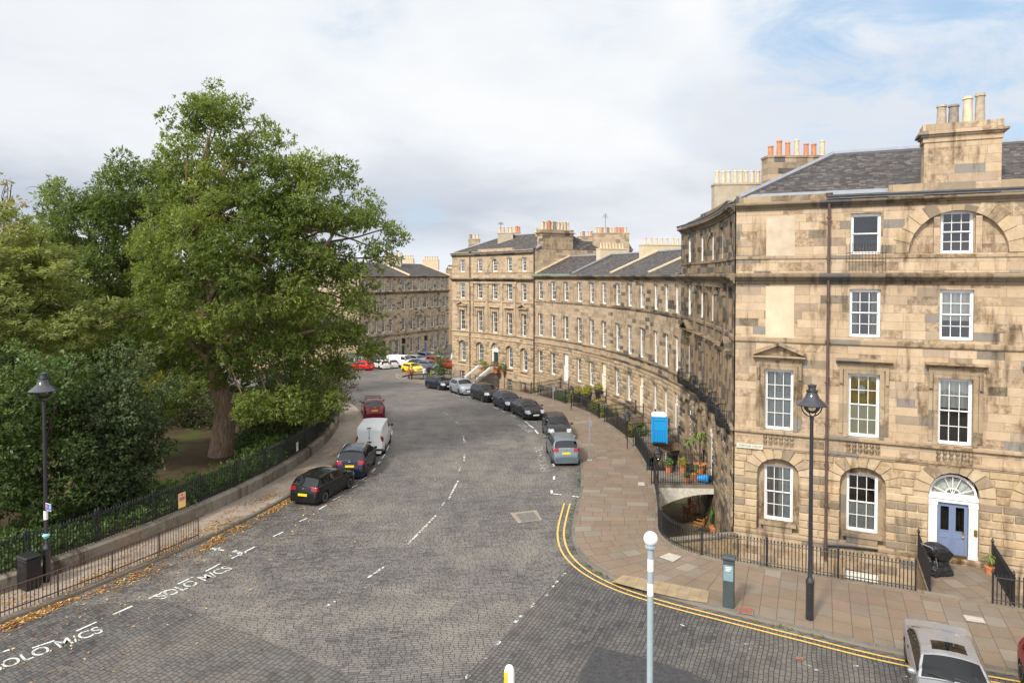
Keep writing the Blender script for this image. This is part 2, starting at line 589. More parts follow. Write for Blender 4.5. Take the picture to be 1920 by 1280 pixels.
def flags(name):
    t = NT(name)
    pos = t.pos()
    s = t.n('ShaderNodeSeparateXYZ', None, Vector=t.uv())
    r, rc, jm, d = t.blocks(s.outputs[1], s.outputs[0], .92, .60, .016, None, .55)
    col = t.ramp(r, [(0, (0.195, 0.150, 0.108)), (.18, (0.219, 0.165, 0.120)), (.34, (0.198, 0.157, 0.118)), (.48, (0.225, 0.168, 0.121)), (.6, (0.213, 0.153, 0.113)), (.74, (0.207, 0.169, 0.127)), (.86, (0.204, 0.174, 0.138)), (.92, (0.247, 0.215, 0.170)), (.97, (0.232, 0.159, 0.124)), (1, (0.182, 0.153, 0.124))])
    big = t.noise(pos, .5, 6, .65)
    col = t.mix(t.maprange(big, .4, .68, 0, .5), col, t.mix(1.0, col, (.66, .63, .60), 'MULTIPLY'))
    f = t.noise(pos, 18, 5, .7)
    col = t.mix(t.maprange(f, .4, .7, 0, .3), col, t.mix(1.0, col, (.62, .6, .57), 'MULTIPLY'))
    # chewing-gum and lichen specks
    sp = t.n('ShaderNodeTexVoronoi', None, Vector=pos, Scale=3.2).outputs['Distance']
    col = t.mix(t.maprange(sp, .03, .06, .4, 0), col, (.10, .09, .08))
    col = t.mix(t.math('MULTIPLY', jm, .8), col, (.075, .06, .045))
    h = t.math('SUBTRACT', t.math('MULTIPLY', f, .3), jm)
    h = t.math('ADD', h, t.math('MULTIPLY', r, .4))
    return t.done(t.bsdf(col, .82, t.bump(h, .35, .015), 0, .2))


def earth(name, c1, c2, c3=None, scale=1.2):
    t = NT(name)
    pos = t.pos()
    n1 = t.noise(pos, scale, 7, .65)
    col = t.ramp(n1, [(.3, c1), (.62, c2)])
    if c3:
        col = t.mix(t.maprange(t.noise(pos, .23, 4), .5, .58, 0, 1, True), col, c3)
    f = t.noise(pos, 12, 5, .7)
    col = t.mix(t.maprange(f, .4, .65, 0, .5), col, t.mix(1.0, col, (.5, .5, .5), 'MULTIPLY'))
    return t.done(t.bsdf(col, .9, t.bump(f, .6, .05), 0, .1))


M['setts'] = setts('granite_setts', 8)
M['setts_london'] = setts('granite_setts_side_street', 65.6, (.99, .98, .985), .58, .25, .145)
M['setts_corner'] = setts('granite_setts_square', 66.0, (.99, .98, .98), .62, .25, .18)
M['gutter'] = setts('gutter_setts', 8, (1.0, .99, .97), .72, .5, .3)
M['flags'] = flags('sandstone_flags')
M['asphalt'] = earth('worn_asphalt', (.05, .05, .053), (.075, .073, .075), None, 5)
M['tarmac_path'] = earth('red_grey_tarmac', (.25, .205, .165), (.35, .29, .235), None, 1.6)
M['kerb'] = stone('whin_kerb', 1.1, 3.0, .05, .44, (.76, .92, 1.2), soot=.5, joint=.02)
M['coping'] = stone('coping_stone', 1.3, 2.0, .02, .54, (.86, .97, 1.16), soot=.9, joint=.02)
M['soil'] = earth('park_earth', (.045, .034, .02), (.085, .06, .034), (.075, .085, .025))
M['area_soil'] = earth('garden_earth', (.06, .05, .035), (.12, .10, .07), None)
M['patio'] = earth('mossy_patio', (.10, .085, .05), (.17, .14, .085), None, 2)
M['terrain'] = earth('terrain_earth', (.09, .08, .06), (.14, .12, .09), None, .4)


def marking(name, col, worn):
    t = NT(name)
    pos = t.pos()
    n = t.noise(pos, 9, 5, .7)
    c = t.mix(t.maprange(n, .4, .6, 0, .4), col, tuple(.6 * x for x in col))
    b = t.bsdf(c, .7, None, 0, .2)
    tr = t.n('ShaderNodeBsdfTransparent')
    mx = t.n('ShaderNodeMixShader')
    # the paint has flaked off in the joints and where wheels run
    w2 = t.noise(pos, 4.5, 6, .75)
    t.set(mx.inputs[0], t.maprange(w2, worn - .05, worn + .05, 0, 1, True))
    t.set(mx.inputs[1], tr.outputs[0])
    t.set(mx.inputs[2], b.outputs[0])
    return t.done(mx)


M['mark_white'] = marking('white_road_paint', (.70, .70, .67), .43)
M['mark_solid'] = marking('thick_white_road_paint', (.55, .55, .52), .45)
M['mark_worn'] = marking('worn_white_road_paint', (.66, .65, .62), .50)
M['mark_faint'] = marking('flaking_white_road_paint', (.66, .65, .62), .54)
M['mark_yellow'] = marking('yellow_road_paint', (.68, .44, .12), .37)


def catmull(pts, n=6):
    out = []
    P = [V((p[0], p[1], 0)) for p in pts]
    for i in range(len(P) - 1):
        a, b, c, d = P[max(i - 1, 0)], P[i], P[i + 1], P[min(i + 2, len(P) - 1)]
        for k in range(n):
            t = k / n
            out.append(.5 * ((2 * b) + (c - a) * t + (2 * a - 5 * b + 4 * c - d) * t * t + (3 * b - a - 3 * c + d) * t ** 3))
    out.append(P[-1])
    return out


# kerb of the pavement under the terrace: side street -> round the corner -> along the arc -> far corner
FD = V((.911, -.413, 0))                 # along the corner building's front, to the right
FN = V((.413, .911, 0))                  # into that front
RAILQ = V((15.46, 25.05, 0))
pairs = []
for d in (28, 18, 10, 5.0):
    k = V((12.44, 21.51, 0)) + FD * d
    k = k + FN * (0 if d < 3 else .25)
    pairs.append((k, RAILQ + FD * ((k - RAILQ).dot(FD))))
for k, r in (((12.44, 21.51), None), ((9.72, 23.03), None), ((7.5, 24.35), None), ((5.76, 25.43), (8.7, 28.05)), ((4.55, 26.4), (7.8, 28.65)), ((3.66, 27.58), (7.22, 29.24)), ((3.15, 28.8), (6.85, 30.0)), ((2.93, 30.0), (6.70, 30.84)), ((2.92, 31.3), (6.72, 31.7)), ((3.05, 32.54), (6.9, 32.6))):
    k = V((k[0], k[1], 0))
    r = V((r[0], r[1], 0)) if r else RAILQ + FD * ((k - RAILQ).dot(FD))
    pairs.append((k, r))


def RR(a):
    return 63.45 if a < 18 else 63.45 - min((a - 18) / 32, 1) * .95


def RK(a):
    return 59.6 - max(0, min((a - 40) / 30, 1)) * .5


for a in range(2, 72, 2):
    pairs.append((pol(RK(a), a), pol(RR(a), a)))
kc = [ground(770, 713), ground(750, 708.5), ground(745.5, 704), ground(754, 699.5), ground(780, 695), ground(830, 690)]
pairs += [(V((kc[0].x, kc[0].y, 0)), pol(62.5, 73)), (V((kc[1].x, kc[1].y, 0)), pol(63, 75)), (V((kc[2].x, kc[2].y, 0)), pol(64.5, 76.5)), (V((kc[3].x, kc[3].y, 0)), pol(66.5, 77.5)), (V((kc[4].x, kc[4].y, 0)), pol(69, 77.2)), (V((kc[5].x, kc[5].y, 0)), pol(73, 74))]
KERB = catmull([p[0] for p in pairs], 5)
RAIL = catmull([p[1] for p in pairs], 5)
ALEN = [0.0]
for i in range(1, len(KERB)):
    ALEN.append(ALEN[-1] + ((KERB[i] + RAIL[i]) / 2 - (KERB[i - 1] + RAIL[i - 1]) / 2).length)
PAVH = .12


def lift(p, h):
    return V((p.x, p.y, gz(p.y) + h))


def offset_line(line, d):
    """move a polyline to its left by d"""
    out = []
    for i, p in enumerate(line):
        t = line[min(i + 1, len(line) - 1)] - line[max(i - 1, 0)]
        t.normalize()
        out.append(p + V((-t.y, t.x, 0)) * d)
    return out


def strip(mb, A, B, ha, hb, u=None, w=None, m=0, nx=1):
    for i in range(len(A) - 1):
        for j in range(nx):
            t0, t1 = j / nx, (j + 1) / nx
            p = [A[i].lerp(B[i], t0), A[i + 1].lerp(B[i + 1], t0), A[i + 1].lerp(B[i + 1], t1), A[i].lerp(B[i], t1)]
            hh = [ha + (hb - ha) * t for t in (t0, t0, t1, t1)]
            uv = None
            if u:
                w0 = (B[i] - A[i]).length
                w1 = (B[i + 1] - A[i + 1]).length
                uv = [(u[i], w0 * t0), (u[i + 1], w1 * t0), (u[i + 1], w1 * t1), (u[i], w0 * t1)]
            mb.face([lift(q, h) for q, h in zip(p, hh)], uv, m)


def struct(name, mb, mat, label=None):
    o = mb.build(name, mat)
    o['kind'] = 'structure'
    if label:
        o['label'] = label
    return o


# terrain under everything, then the road sheet
mb = MB()
ys = list(np.arange(-40, 130, 4.0)) + [140, 200, 400, 900]
for y0, y1 in zip(ys[:-1], ys[1:]):
    for x0, x1 in ((-700, -150), (-150, 0), (0, 150), (150, 700)):
        mb.face([(x0, y0, gz(y0) - 2.72), (x1, y0, gz(y0) - 2.72), (x1, y1, gz(y1) - 2.72), (x0, y1, gz(y1) - 2.72)])
struct('terrain', mb, M['terrain'])


def kerb_x(y):
    """right edge of the road sheet at a given y"""
    best = None
    for p, q in zip(KERB[:-1], KERB[1:]):
        if (p.y - y) * (q.y - y) <= 0 and p.y != q.y:
            x = p.x + (q.x - p.x) * (y - p.y) / (q.y - p.y)
            best = x if best is None else min(best, x)
    return best


mb = MB()
ys = list(np.arange(-6, 132, 1.5)) + [150, 200, 300, 420]
for y0, y1 in zip(ys[:-1], ys[1:]):
    xr = []
    for y in (y0, y1):
        if y >= 96:
            xr.append(70.0)
        else:
            x = kerb_x(y) if y > 13 else None
            xr.append((x + .12) if x is not None else 42.0)
    if y0 < 96 <= y1:
        xr = [xr[0], xr[0]]
    for xa, xb in ((-120, -40), (-40, None)):
        b0, b1 = (xr[0], xr[1]) if xb is None else (xb, xb)
        mb.face([(xa, y0, gz(y0)), (b0, y0, gz(y0)), (b1, y1, gz(y1)), (xa, y1, gz(y1))])
struct('road', mb, M['setts'])
# other lays of setts at the junction
mb = MB()
kk = [p for p in KERB if 12 < p.y < 31 and p.x < 30]
wedge = [V((2.55, 28.4, 0)), V((-1.4, 20.2, 0)), V((-4.2, 14, 0)), V((-7.0, 8, 0)), V((34, 8, 0))] + [p + V((.1, .05, 0)) for p in kk if p.y < 28.6]
mb.face([V((p.x, p.y, .006)) for p in wedge])
struct('road_junction', mb, M['setts_london'])
mb = MB()
mb.face([V((x, y, .006)) for x, y in ((-16.3, 24.6), (-12.9, 25.1), (-4.7, 20.2), (-4.9, 8), (-16, 8), (-18.6, 19.0), (-17.6, 22.4))])
struct('road_corner', mb, M['setts_corner'])
mb = MB()
mb.face([V((g.x, g.y, .012)) for g in (ground(1083, 1282), ground(1094, 1250), ground(1120, 1213), ground(1200, 1230), ground(1290, 1258), ground(1345, 1283), ground(1400, 1330), ground(1300, 1460), ground(1000, 1460))])
struct('road_patch', mb, M['asphalt'])

mb = MB()
KIN = offset_line(KERB, -.17)
strip(mb, KERB, RAIL, PAVH, PAVH + .03, ALEN, None, 0, 3)
struct('pavement', mb, M['flags'])
mb = MB()
KT = [p - (q - p).normalized() * .0 for p, q in zip(KERB, RAIL)]
KO = [p - (q - p).normalized() * .16 for p, q in zip(KERB, RAIL)]
strip(mb, KO, KERB, PAVH + .004, PAVH + .004, ALEN)
strip(mb, [p - (q - p).normalized() * .02 for p, q in zip(KO, RAIL)], KO, -.02, PAVH + .004, ALEN)
struct('kerb', mb, M['kerb'])
mb = MB()
G0 = [p - (q - p).normalized() * .19 for p, q in zip(KERB, RAIL)]
G1 = [p - (q - p).normalized() * .52 for p, q in zip(KERB, RAIL)]
strip(mb, G1, G0, .012, .012, ALEN)
struct('gutter', mb, M['gutter'])

# left hand pavement, kerb and park
AL = [a for a in np.arange(-52, 78, 2.0)]


def lpol(r, a, z=0.0):
    return pol(r, a, z)


mb = MB()
LK = [lpol(44.0, a) for a in AL]
LKI = [lpol(43.82, a) for a in AL]
LW = [lpol(41.78, a) for a in AL]
LU = [a * 44 / RF for a in AL]
strip(mb, LW, LKI, PAVH + .02, PAVH, LU)
struct('footpath', mb, M['tarmac_path'])
mb = MB()
strip(mb, LKI, LK, PAVH + .004, PAVH + .004, LU)
strip(mb, LK, [lpol(44.02, a) for a in AL], PAVH + .004, -.02, LU)
struct('kerb_park', mb, M['kerb'])
mb = MB()
for i in range(len(AL) - 1):
    rr = [41.36, 39.5, 37, 33, 28, 20, 8]
    for r0, r1 in zip(rr[:-1], rr[1:]):
        pts = []
        for r, a in ((r0, AL[i]), (r1, AL[i]), (r1, AL[i + 1]), (r0, AL[i + 1])):
            p = lpol(r, a)
            pts.append(V((p.x, p.y, gz(p.y) + .50 + .25 * mnoise.noise(V((p.x * .2, p.y * .2, 0))) * (r < 40))))
        mb.face(pts)
struct('park_ground', mb, M['soil'])

# ------------------------------------------------------------------ road markings
mk = MB()


def dash(p, q, w, m=0, h=.018, mbx=None):
    p, q = V((p[0], p[1], 0)), V((q[0], q[1], 0))
    d = (q - p).normalized()
    n = V((-d.y, d.x, 0)) * (w / 2)
    (mbx or mk).face([lift(p - n, h), lift(q - n, h), lift(q + n, h), lift(p + n, h)], m=m)


def g2(px, py):
    p = ground(px, py)
    return (p.x, p.y)


mats = [M['mark_white'], M['mark_worn'], M['mark_faint'], M['mark_yellow']]
# motorcycle bay line on the left
for a, b in (((-8, 1226), (18, 1218)), ((60, 1215), (102, 1201)), ((143, 1183), (181, 1166)), ((212, 1152), (248, 1136)), ((279, 1122), (313, 1106)), ((333, 1095), (361, 1082)), ((386, 1071), (412, 1057)), ((434, 1047), (478, 1025))):
    dash(g2(*a), g2(*b), .085)
dash(g2(436, 1034), g2(462, 1036), .1)
dash(g2(440, 1031), g2(452, 1041), .1)
dash(g2(397, 1028), g2(420, 1032), .1)
dash(g2(402, 1033), g2(414, 1026), .1, 1)
for a, b in (((512, 1006), (531, 997)), ((561, 978), (577, 971)), ((598, 955), (612, 947)), ((624, 938), (643, 928)), ((660, 914), (670, 909)), ((679, 899), (688, 894)), ((697, 885), (704, 878)), ((709, 870), (713, 865)), ((716, 860), (722, 851)), ((725, 844), (729, 836)), ((731, 829), (733, 822)), ((734, 815), (735, 808)), ((648, 763), (672, 789))):
    dash(g2(*a), g2(*b), .085)
# centre line
for a, b, m in (((832, 772), (842, 779), 2), ((855, 791), (862, 798), 1), ((868, 817), (871, 829), 1), ((871, 852), (870, 865), 1), ((860, 884), (863, 876), 2), ((841, 936), (859, 901), 1), ((822, 955), (834, 942), 2), ((764, 1021), (818, 966), 1), ((690, 1083), (722, 1061), 1), ((611, 1137), (628, 1127), 1)):
    dash(g2(*a), g2(*b), .11, m)
# give-way line across the side street
for a, b in (((1066, 1068), (1050, 1083)), ((1046, 1088), (1033, 1103)), ((1030, 1106), (1023, 1118)), ((1004, 1131), (990, 1142)), ((978, 1154), (965, 1167)), ((939, 1200), (930, 1211)), ((911, 1233), (902, 1243)), ((880, 1264), (868, 1280)), ((858, 1292), (846, 1308))):
    dash(g2(*a), g2(*b), .12, 2)
for px, py in ((1370, 1203), (1382, 1210), (1396, 1207), (1404, 1216), (1425, 1213), (1500, 1252), (1512, 1246), (1528, 1256), (1592, 1238), (1600, 1248), (1672, 1262), (1690, 1268), (1708, 1272), (1275, 1170), (1420, 1185)):
    dash(g2(px, py), g2(px + rng.uniform(6, 14), py + rng.uniform(-2, 5)), .05, 2)
# parking bay on the right
for a, b in (((984, 790), (991, 795)), ((991, 796), (1001, 803)), ((1003, 806), (1009, 813)), ((1037.5, 869), (1038.5, 874)), ((1039, 893), (1038.7, 899)), ((1034, 919), (1035, 926)), ((986, 789), (1006, 791)), ((1034.5, 925.5), (1053, 927.5)), ((1073, 930), (1095, 933.5))):
    dash(g2(*a), g2(*b), .13, 0)
for a, b in (((846, 738), (862, 743)), ((925, 763), (934, 767)), ((938, 769), (950, 774)), ((956, 777), (967, 782))):
    dash(g2(*a), g2(*b), .16, 1)
# double yellow lines from the bay round into the side street
ya = max(range(len(KERB)), key=lambda i: -abs(KERB[i].y - 35.6) - (1000 if KERB[i].x > 8 else 0))
for off in (.52, .82):
    ln = [p - (q - p).normalized() * off for p, q in zip(KERB, RAIL)]
    for i in range(8, ya):
        dash(ln[i], ln[i + 1].lerp(ln[i], -.01), .085, 3, .022)
# edge of the far corner
for i in range(len(KERB) - 28, len(KERB) - 6):
    p, q = KERB[i], RAIL[i]
    p2, q2 = KERB[i + 1], RAIL[i + 1]
    dash(p - (q - p).normalized() * .5, p2 - (q2 - p2).normalized() * .5, .2, 1)
struct('road_markings', mk, mats)

# drain cover in a concrete surround
mb = MB()
mb.face([lift(ground(*p), .018) for p in ((956, 962), (1006, 956), (1017, 975), (972, 981))])
struct('road_patch_concrete', mb, M['tarmac_path'])


def text_mesh(name, body, mat, parent, world, size=1.0, sx=1.0, ext=0.0, align='LEFT', fat=0.0):
    cu = bpy.data.curves.new(name, 'FONT')
    cu.body = body
    cu.size = size
    cu.align_x = align
    cu.extrude = ext
    cu.offset = fat
    tmp = bpy.data.objects.new(name + '_src', cu)
    COL.objects.link(tmp)
    dg = bpy.context.evaluated_depsgraph_get()
    me = bpy.data.meshes.new_from_object(tmp.evaluated_get(dg))
    bpy.data.objects.remove(tmp)
    bpy.data.curves.remove(cu)
    me.transform(Matrix.Diagonal((sx, 1, 1, 1)))
    me.materials.clear()
    me.materials.append(mat)
    o = bpy.data.objects.new(name, me)
    place(o, parent, world)
    return o


def road_text(body, p0, p1, size, mat, flip=1):
    a, b = ground(*p0), ground(*p1)
    x = V((b.x - a.x, b.y - a.y, 0)).normalized()
    y = V((-x.y, x.x, 0)) * flip
    L = (b - a).length
    z = gz((a.y + b.y) / 2)
    w = frame((a.x, a.y, z + .020), x, y)
    o = text_mesh('road_lettering', body, mat, None, w, size, fat=.010)
    wx = max(v.co.x for v in o.data.vertices)
    o.data.transform(Matrix.Diagonal((L / wx, 1, 1, 1)))
    o['kind'] = 'structure'
    return o


road_text('SOLO M/CS', (-14, 1262), (195, 1184), .80, M['mark_solid'])
road_text('SOLO M/CS', (304, 1124), (438, 1066), .80, M['mark_solid'])
road_text('PERMIT HOLDERS ONLY', (1031, 884), (1017, 838), .8, M['mark_faint'], 1)
road_text('PERMIT HOLDERS', (1005, 812), (982, 796), .8, M['mark_faint'], 1)

# tactile paving and covers let into the flags
mb = MB()
tq = [ground(*p, PAVH) for p in ((1146, 1091), (1170, 1078), (1330, 1108), (1326, 1131), (1286, 1125), (1210, 1108))]
mb.face([lift(p, PAVH + .027) for p in tq], m=0)
t = NT('buff_tactile')
s = t.n('ShaderNodeSeparateXYZ', None, Vector=t.uv())
ca, sa = cos(radians(-24.4)), sin(radians(-24.4))
uu = t.math('ADD', t.math('MULTIPLY', s.outputs[0], ca), t.math('MULTIPLY', s.outputs[1], sa))
vv = t.math('ADD', t.math('MULTIPLY', s.outputs[0], -sa), t.math('MULTIPLY', s.outputs[1], ca))
r_, rc_, jm_, d_ = t.blocks(uu, vv, .4, .4, .014, 0.0, 0.0)
cc = t.ramp(r_, [(0, (.27, .20, .115)), (.5, (.33, .25, .14)), (1, (.30, .225, .15))])
cc = t.mix(t.maprange(t.noise(t.pos(), 2.2, 6), .38, .62, 0, .75), cc, (.22, .165, .11))
M['tactile'] = t.done(t.bsdf(t.mix(t.math('MULTIPLY', jm_, .7), cc, (.14, .10, .06)), .85))
struct('pavement_tactile', mb, M['tactile'])


def cover(pts, mat, name='manhole_cover', label=None, rim=None):
    rt = sum(pts, V((0, 0, 0))) / len(pts)
    r0 = thing(name, label, 'manhole cover', rt)
    o = MB()
    o.extrude([p + V((0, 0, .002)) for p in pts], V((0, 0, .012)))
    o.build('cover_plate', mat, r0)
    i = MB()
    c = rt
    for a, b in zip(pts, pts[1:] + pts[:1]):
        i.extrude([c + (a - c) * 1.12, c + (b - c) * 1.12, c + (b - c) * 1.005, c + (a - c) * 1.005], V((0, 0, .009)))
    i.build('rim', rim or M['coping'], r0)


M['rust_plate'] = simple('rusty_plate', (.22, .10, .065), .7, var=.3, scale=9)
M['iron_plate'] = simple('worn_iron_plate', (.14, .125, .11), .55, var=.35, scale=12, spec=.4, bump=.5)
M['slab_plate'] = simple('pale_slab', (.40, .36, .30), .85, var=.2)
cover([lift(ground(*p), .02) for p in ((968, 964), (1001, 960), (1011, 974), (978, 979))], M['iron_plate'], 'drain_cover', 'iron drain cover let into the setts near the end of the yellow lines', M['tarmac_path'])
cover([lift(ground(*p), .02) for p in ((1493, 1231), (1506, 1233), (1506, 1239), (1492, 1237))], M['rust_plate'], 'manhole_cover', 'small square rusty cover among the setts of the side street')
cover([lift(ground(*p, .15), PAVH + .03) for p in ((1387, 1136), (1412, 1141), (1410, 1152), (1384, 1147))], M['rust_plate'], 'manhole_cover', 'small rusty cover plate in the pavement beside the parking meter')
cover([lift(ground(*p, .15), PAVH + .03) for p in ((1806, 1152), (1842, 1158), (1848, 1168), (1812, 1163))], M['slab_plate'], 'manhole_cover', 'pale rectangular slab cover set in the pavement behind the silver car')
cover([lift(ground(*p, .15), PAVH + .03) for p in ((1236, 1044), (1254, 1036), (1278, 1043), (1262, 1053))], M['slab_plate'], 'manhole_cover', 'grey diamond slab cover in the flags at the curve of the railing')
cover([lift(ground(*p, .15), PAVH + .03) for p in ((1196, 904), (1208, 904), (1209, 910), (1197, 910))], M['slab_plate'], 'manhole_cover', 'small pale cover plate in the flags by the potted doorstep')
# ------------------------------------------------------------------ facades
class Straight:
    step = 50.0

    def __init__(self, o, t):
        self.o = V((o[0], o[1], 0))
        self.t = V((t[0], t[1], 0)).normalized()
        self.i = V((-self.t.y, self.t.x, 0))        # into the wall

    def O(self, s):
        return self.o + self.t * s

    def X(self, s):
        return self.t

    def Y(self, s):
        return self.i

    def P(self, s, z, d=0.0):
        p = self.O(s) - self.i * d
        return V((p.x, p.y, z))


class Arc:
    step = 1.6

    def ang(self, s):
        return PH0 - s / RF

    def O(self, s):
        p = self.ang(s)
        return V((CX + RF * cos(p), CYW + RF * sin(p), 0))

    def X(self, s):
        p = self.ang(s)
        return V((sin(p), -cos(p), 0))

    def Y(self, s):
        p = self.ang(s)
        return V((cos(p), sin(p), 0))

    def P(self, s, z, d=0.0):
        p = self.ang(s)
        r = RF - d
        return V((CX + r * cos(p), CYW + r * sin(p), z))


ARC = Arc()
FRONT = Straight((10.33, 31.5), (.911, -.413))


def breaks(face, s0, s1, extra=()):
    b = {round(s0, 4), round(s1, 4)}
    for e in extra:
        if s0 < e < s1:
            b.add(round(e, 4))
    b = sorted(b)
    out = [b[0]]
    for x, y in zip(b[:-1], b[1:]):
        n = max(1, int(math.ceil((y - x) / face.step)))
        out += [x + (y - x) * k / n for k in range(1, n + 1)]
    return out


class Op:
    """an opening: centre s, width, bottom, top (of the springing when arched), rise of the arch"""

    def __init__(self, s, w, zb, zt, rise=0.0, depth=.2):
        self.s, self.w, self.zb, self.zt, self.rise, self.depth = s, w, zb, zt, rise, depth

    @property
    def s0(self):
        return self.s - self.w / 2

    @property
    def s1(self):
        return self.s + self.w / 2

    @property
    def top(self):
        return self.zt + self.rise

    def arch(self, n=12):
        return [(self.s - self.w / 2 * cos(pi * k / n), self.zt + self.rise * sin(pi * k / n)) for k in range(n + 1)]


def wall(mb, face, s0, s1, z0, z1, ops=(), d=0.0, m=0, mr=None):
    mr = m if mr is None else mr
    ops = [o for o in ops if o.s1 > s0 and o.s0 < s1 and o.top > z0 and o.zb < z1]
    sb = breaks(face, s0, s1, [e for o in ops for e in (o.s0, o.s1)])
    zb = sorted({z0, z1} | {round(e, 4) for o in ops for e in (o.zb, o.top) if z0 < e < z1})
    for a, b in zip(sb[:-1], sb[1:]):
        for c, e in zip(zb[:-1], zb[1:]):
            sm, zm = (a + b) / 2, (c + e) / 2
            if any(o.s0 < sm < o.s1 and o.zb < zm < o.top for o in ops):
                continue
            mb.face([face.P(a, c, d), face.P(b, c, d), face.P(b, e, d), face.P(a, e, d)], [(a, c), (b, c), (b, e), (a, e)], m)
    for o in ops:
        k = d - o.depth
        pts = [(o.s0, o.zb)] + ([(o.s0, o.zt), (o.s1, o.zt)] if not o.rise else o.arch()) + [(o.s1, o.zb)]
        n = len(pts)
        for i in range(n):
            (a, za), (b, zz) = pts[i], pts[(i + 1) % n]
            if i == n - 1:      # the sill
                pass
            mb.face([face.P(a, za, d), face.P(a, za, k), face.P(b, zz, k), face.P(b, zz, d)], [(a, za), (a + .2, za), (b + .2, zz), (b, zz)], mr)
        if o.rise:
            ar = o.arch()
            for (a, za), (b, zz) in zip(ar[:-1], ar[1:]):
                mb.face([face.P(a, za, d), face.P(b, zz, d), face.P(b, o.top, d), face.P(a, o.top, d)], [(a, za), (b, zz), (b, o.top), (a, o.top)], m)


def fbox(mb, face, s0, s1, z0, z1, d0, d1, m=0, a=.5):
    """box standing between depth d0 (inner) and d1 (outer) on a facade"""
    sb = breaks(face, s0, s1)
    for i, (p, q) in enumerate(zip(sb[:-1], sb[1:])):
        for (za, da), (zc, dc) in (((z0, d1), (z1, d1)), ((z1, d1), (z1, d0)), ((z0, d0), (z0, d1))):
            mb.face([face.P(p, za, da), face.P(q, za, da), face.P(q, zc, dc), face.P(p, zc, dc)], [(p, za - da), (q, za - da), (q, zc - dc), (p, zc - dc)], m, a)
    for s, fl in ((s0, 1), (s1, 0)):
        pts = [face.P(s, z0, d1), face.P(s, z1, d1), face.P(s, z1, d0), face.P(s, z0, d0)]
        mb.face(pts if fl else pts[::-1], None, m, a)


def profile(mb, face, s0, s1, prof, m=0):
    """prof: (depth outwards, z) polyline swept along the facade, ends capped"""
    sb = breaks(face, s0, s1)
    for p, q in zip(sb[:-1], sb[1:]):
        L = 0
        for (da, za), (db, zb_) in zip(prof[:-1], prof[1:]):
            l2 = L + hypot(da - db, za - zb_)
            mb.face([face.P(p, za, da), face.P(q, za, da), face.P(q, zb_, db), face.P(p, zb_, db)], [(p, L), (q, L), (q, l2), (p, l2)], m)
            L = l2
    for s, fl in ((s0, 0), (s1, 1)):
        pts = [face.P(s, z, d) for d, z in prof]
        mb.face(pts[::-1] if not fl else pts, None, m)


def cornice_prof(z, h, out):
    return [(0, z), (.05, z), (.07, z + h * .25), (out * .45, z + h * .35), (out * .55, z + h * .55), (out * .9, z + h * .6), (out, z + h * .72), (out, z + h * .92), (out * .9, z + h), (0, z + h + .03)]


def rusticate(mb, face, s0, s1, z0, z1, ops, ch, bl=.85, pr=.035, gap=.03, vous=.55, m=0, vert=True):
    n = max(1, round((z1 - z0) / ch))
    ch = (z1 - z0) / n
    for i in range(n):
        a, b = z0 + i * ch + gap / 2, z0 + (i + 1) * ch - gap / 2
        cuts = []
        for o in ops:
            if o.zb < b and o.top > a:
                w = o.w / 2
                if o.rise and b > o.zt:
                    R1 = o.w / 2 + vous
                    k = max(0.0, a - o.zt)
                    w = max(R1 * sqrt(max(0, 1 - (k / (o.rise + vous)) ** 2)), .02)
                cuts.append((o.s - w, o.s + w))
            elif o.rise and o.top + vous > a and o.zt < b:
                R1 = o.w / 2 + vous
                k = max(0.0, a - o.zt)
                w = R1 * sqrt(max(0, 1 - (k / (o.rise + vous)) ** 2))
                if w > .05:
                    cuts.append((o.s - w, o.s + w))
        cuts.sort()
        free = []
        p = s0
        for c, e in cuts:
            if c > p + .02:
                free.append((p, c))
            p = max(p, e)
        if p < s1 - .02:
            free.append((p, s1))
        for f0, f1 in free:
            L = f1 - f0
            if vert:
                k = max(1, round(L / bl))
                ed = [f0 + L * j / k for j in range(k + 1)]
                if i % 2 and L > bl * .9:
                    h = L / k / 2
                    ed = [f0] + [f0 + h + L * j / k for j in range(k)] + [f1]
            else:
                ed = breaks(face, f0, f1)
            for e0, e1 in zip(ed[:-1], ed[1:]):
                q0 = e0 + (gap / 2 if vert and e0 > f0 + 1e-4 else 0)
                q1 = e1 - (gap / 2 if vert and e1 < f1 - 1e-4 else 0)
                tn = rng.random()
                c = pr * .45
                P = face.P
                o_ = [(q0, a), (q1, a), (q1, b), (q0, b)]
                i_ = [(q0 + c, a + c), (q1 - c, a + c), (q1 - c, b - c), (q0 + c, b - c)] if vert else [(q0, a + c), (q1, a + c), (q1, b - c), (q0, b - c)]
                mb.face([P(s, z, pr) for s, z in i_], i_, m, tn)
                for j in range(4):
                    k2 = (j + 1) % 4
                    mb.face([P(*o_[j], 0), P(*o_[k2], 0), P(*i_[k2], pr), P(*i_[j], pr)], [o_[j], o_[k2], i_[k2], i_[j]], m, tn)
    for o in ops:
        if not o.rise:
            continue
        nv = 9
        for k in range(nv):
            t0, t1 = pi * (k + .06) / nv, pi * (k + .94) / nv
            tn = rng.random()
            r1 = vous * (1.12 if k == nv // 2 else 1.0)
            q = []
            for t, r in ((t0, 0), (t1, 0), (t1, r1), (t0, r1)):
                q.append((o.s - (o.w / 2 + r) * cos(t), o.zt + (o.rise + r) * sin(t)))
            P = face.P
            pr2 = pr + .006
            mb.face([P(s, z, pr2) for s, z in q][::-1], q[::-1], m, tn)
            for j in range(4):
                k2 = (j + 1) % 4
                mb.face([P(*q[j], -.002), P(*q[k2], -.002), P(*q[k2], pr2), P(*q[j], pr2)], None, m, tn)


M['pot_buff'] = simple('weathered_buff_clay', (.36, .29, .215), .75, var=.3)
# ------------------------------------------------------------------ windows
WC = {}


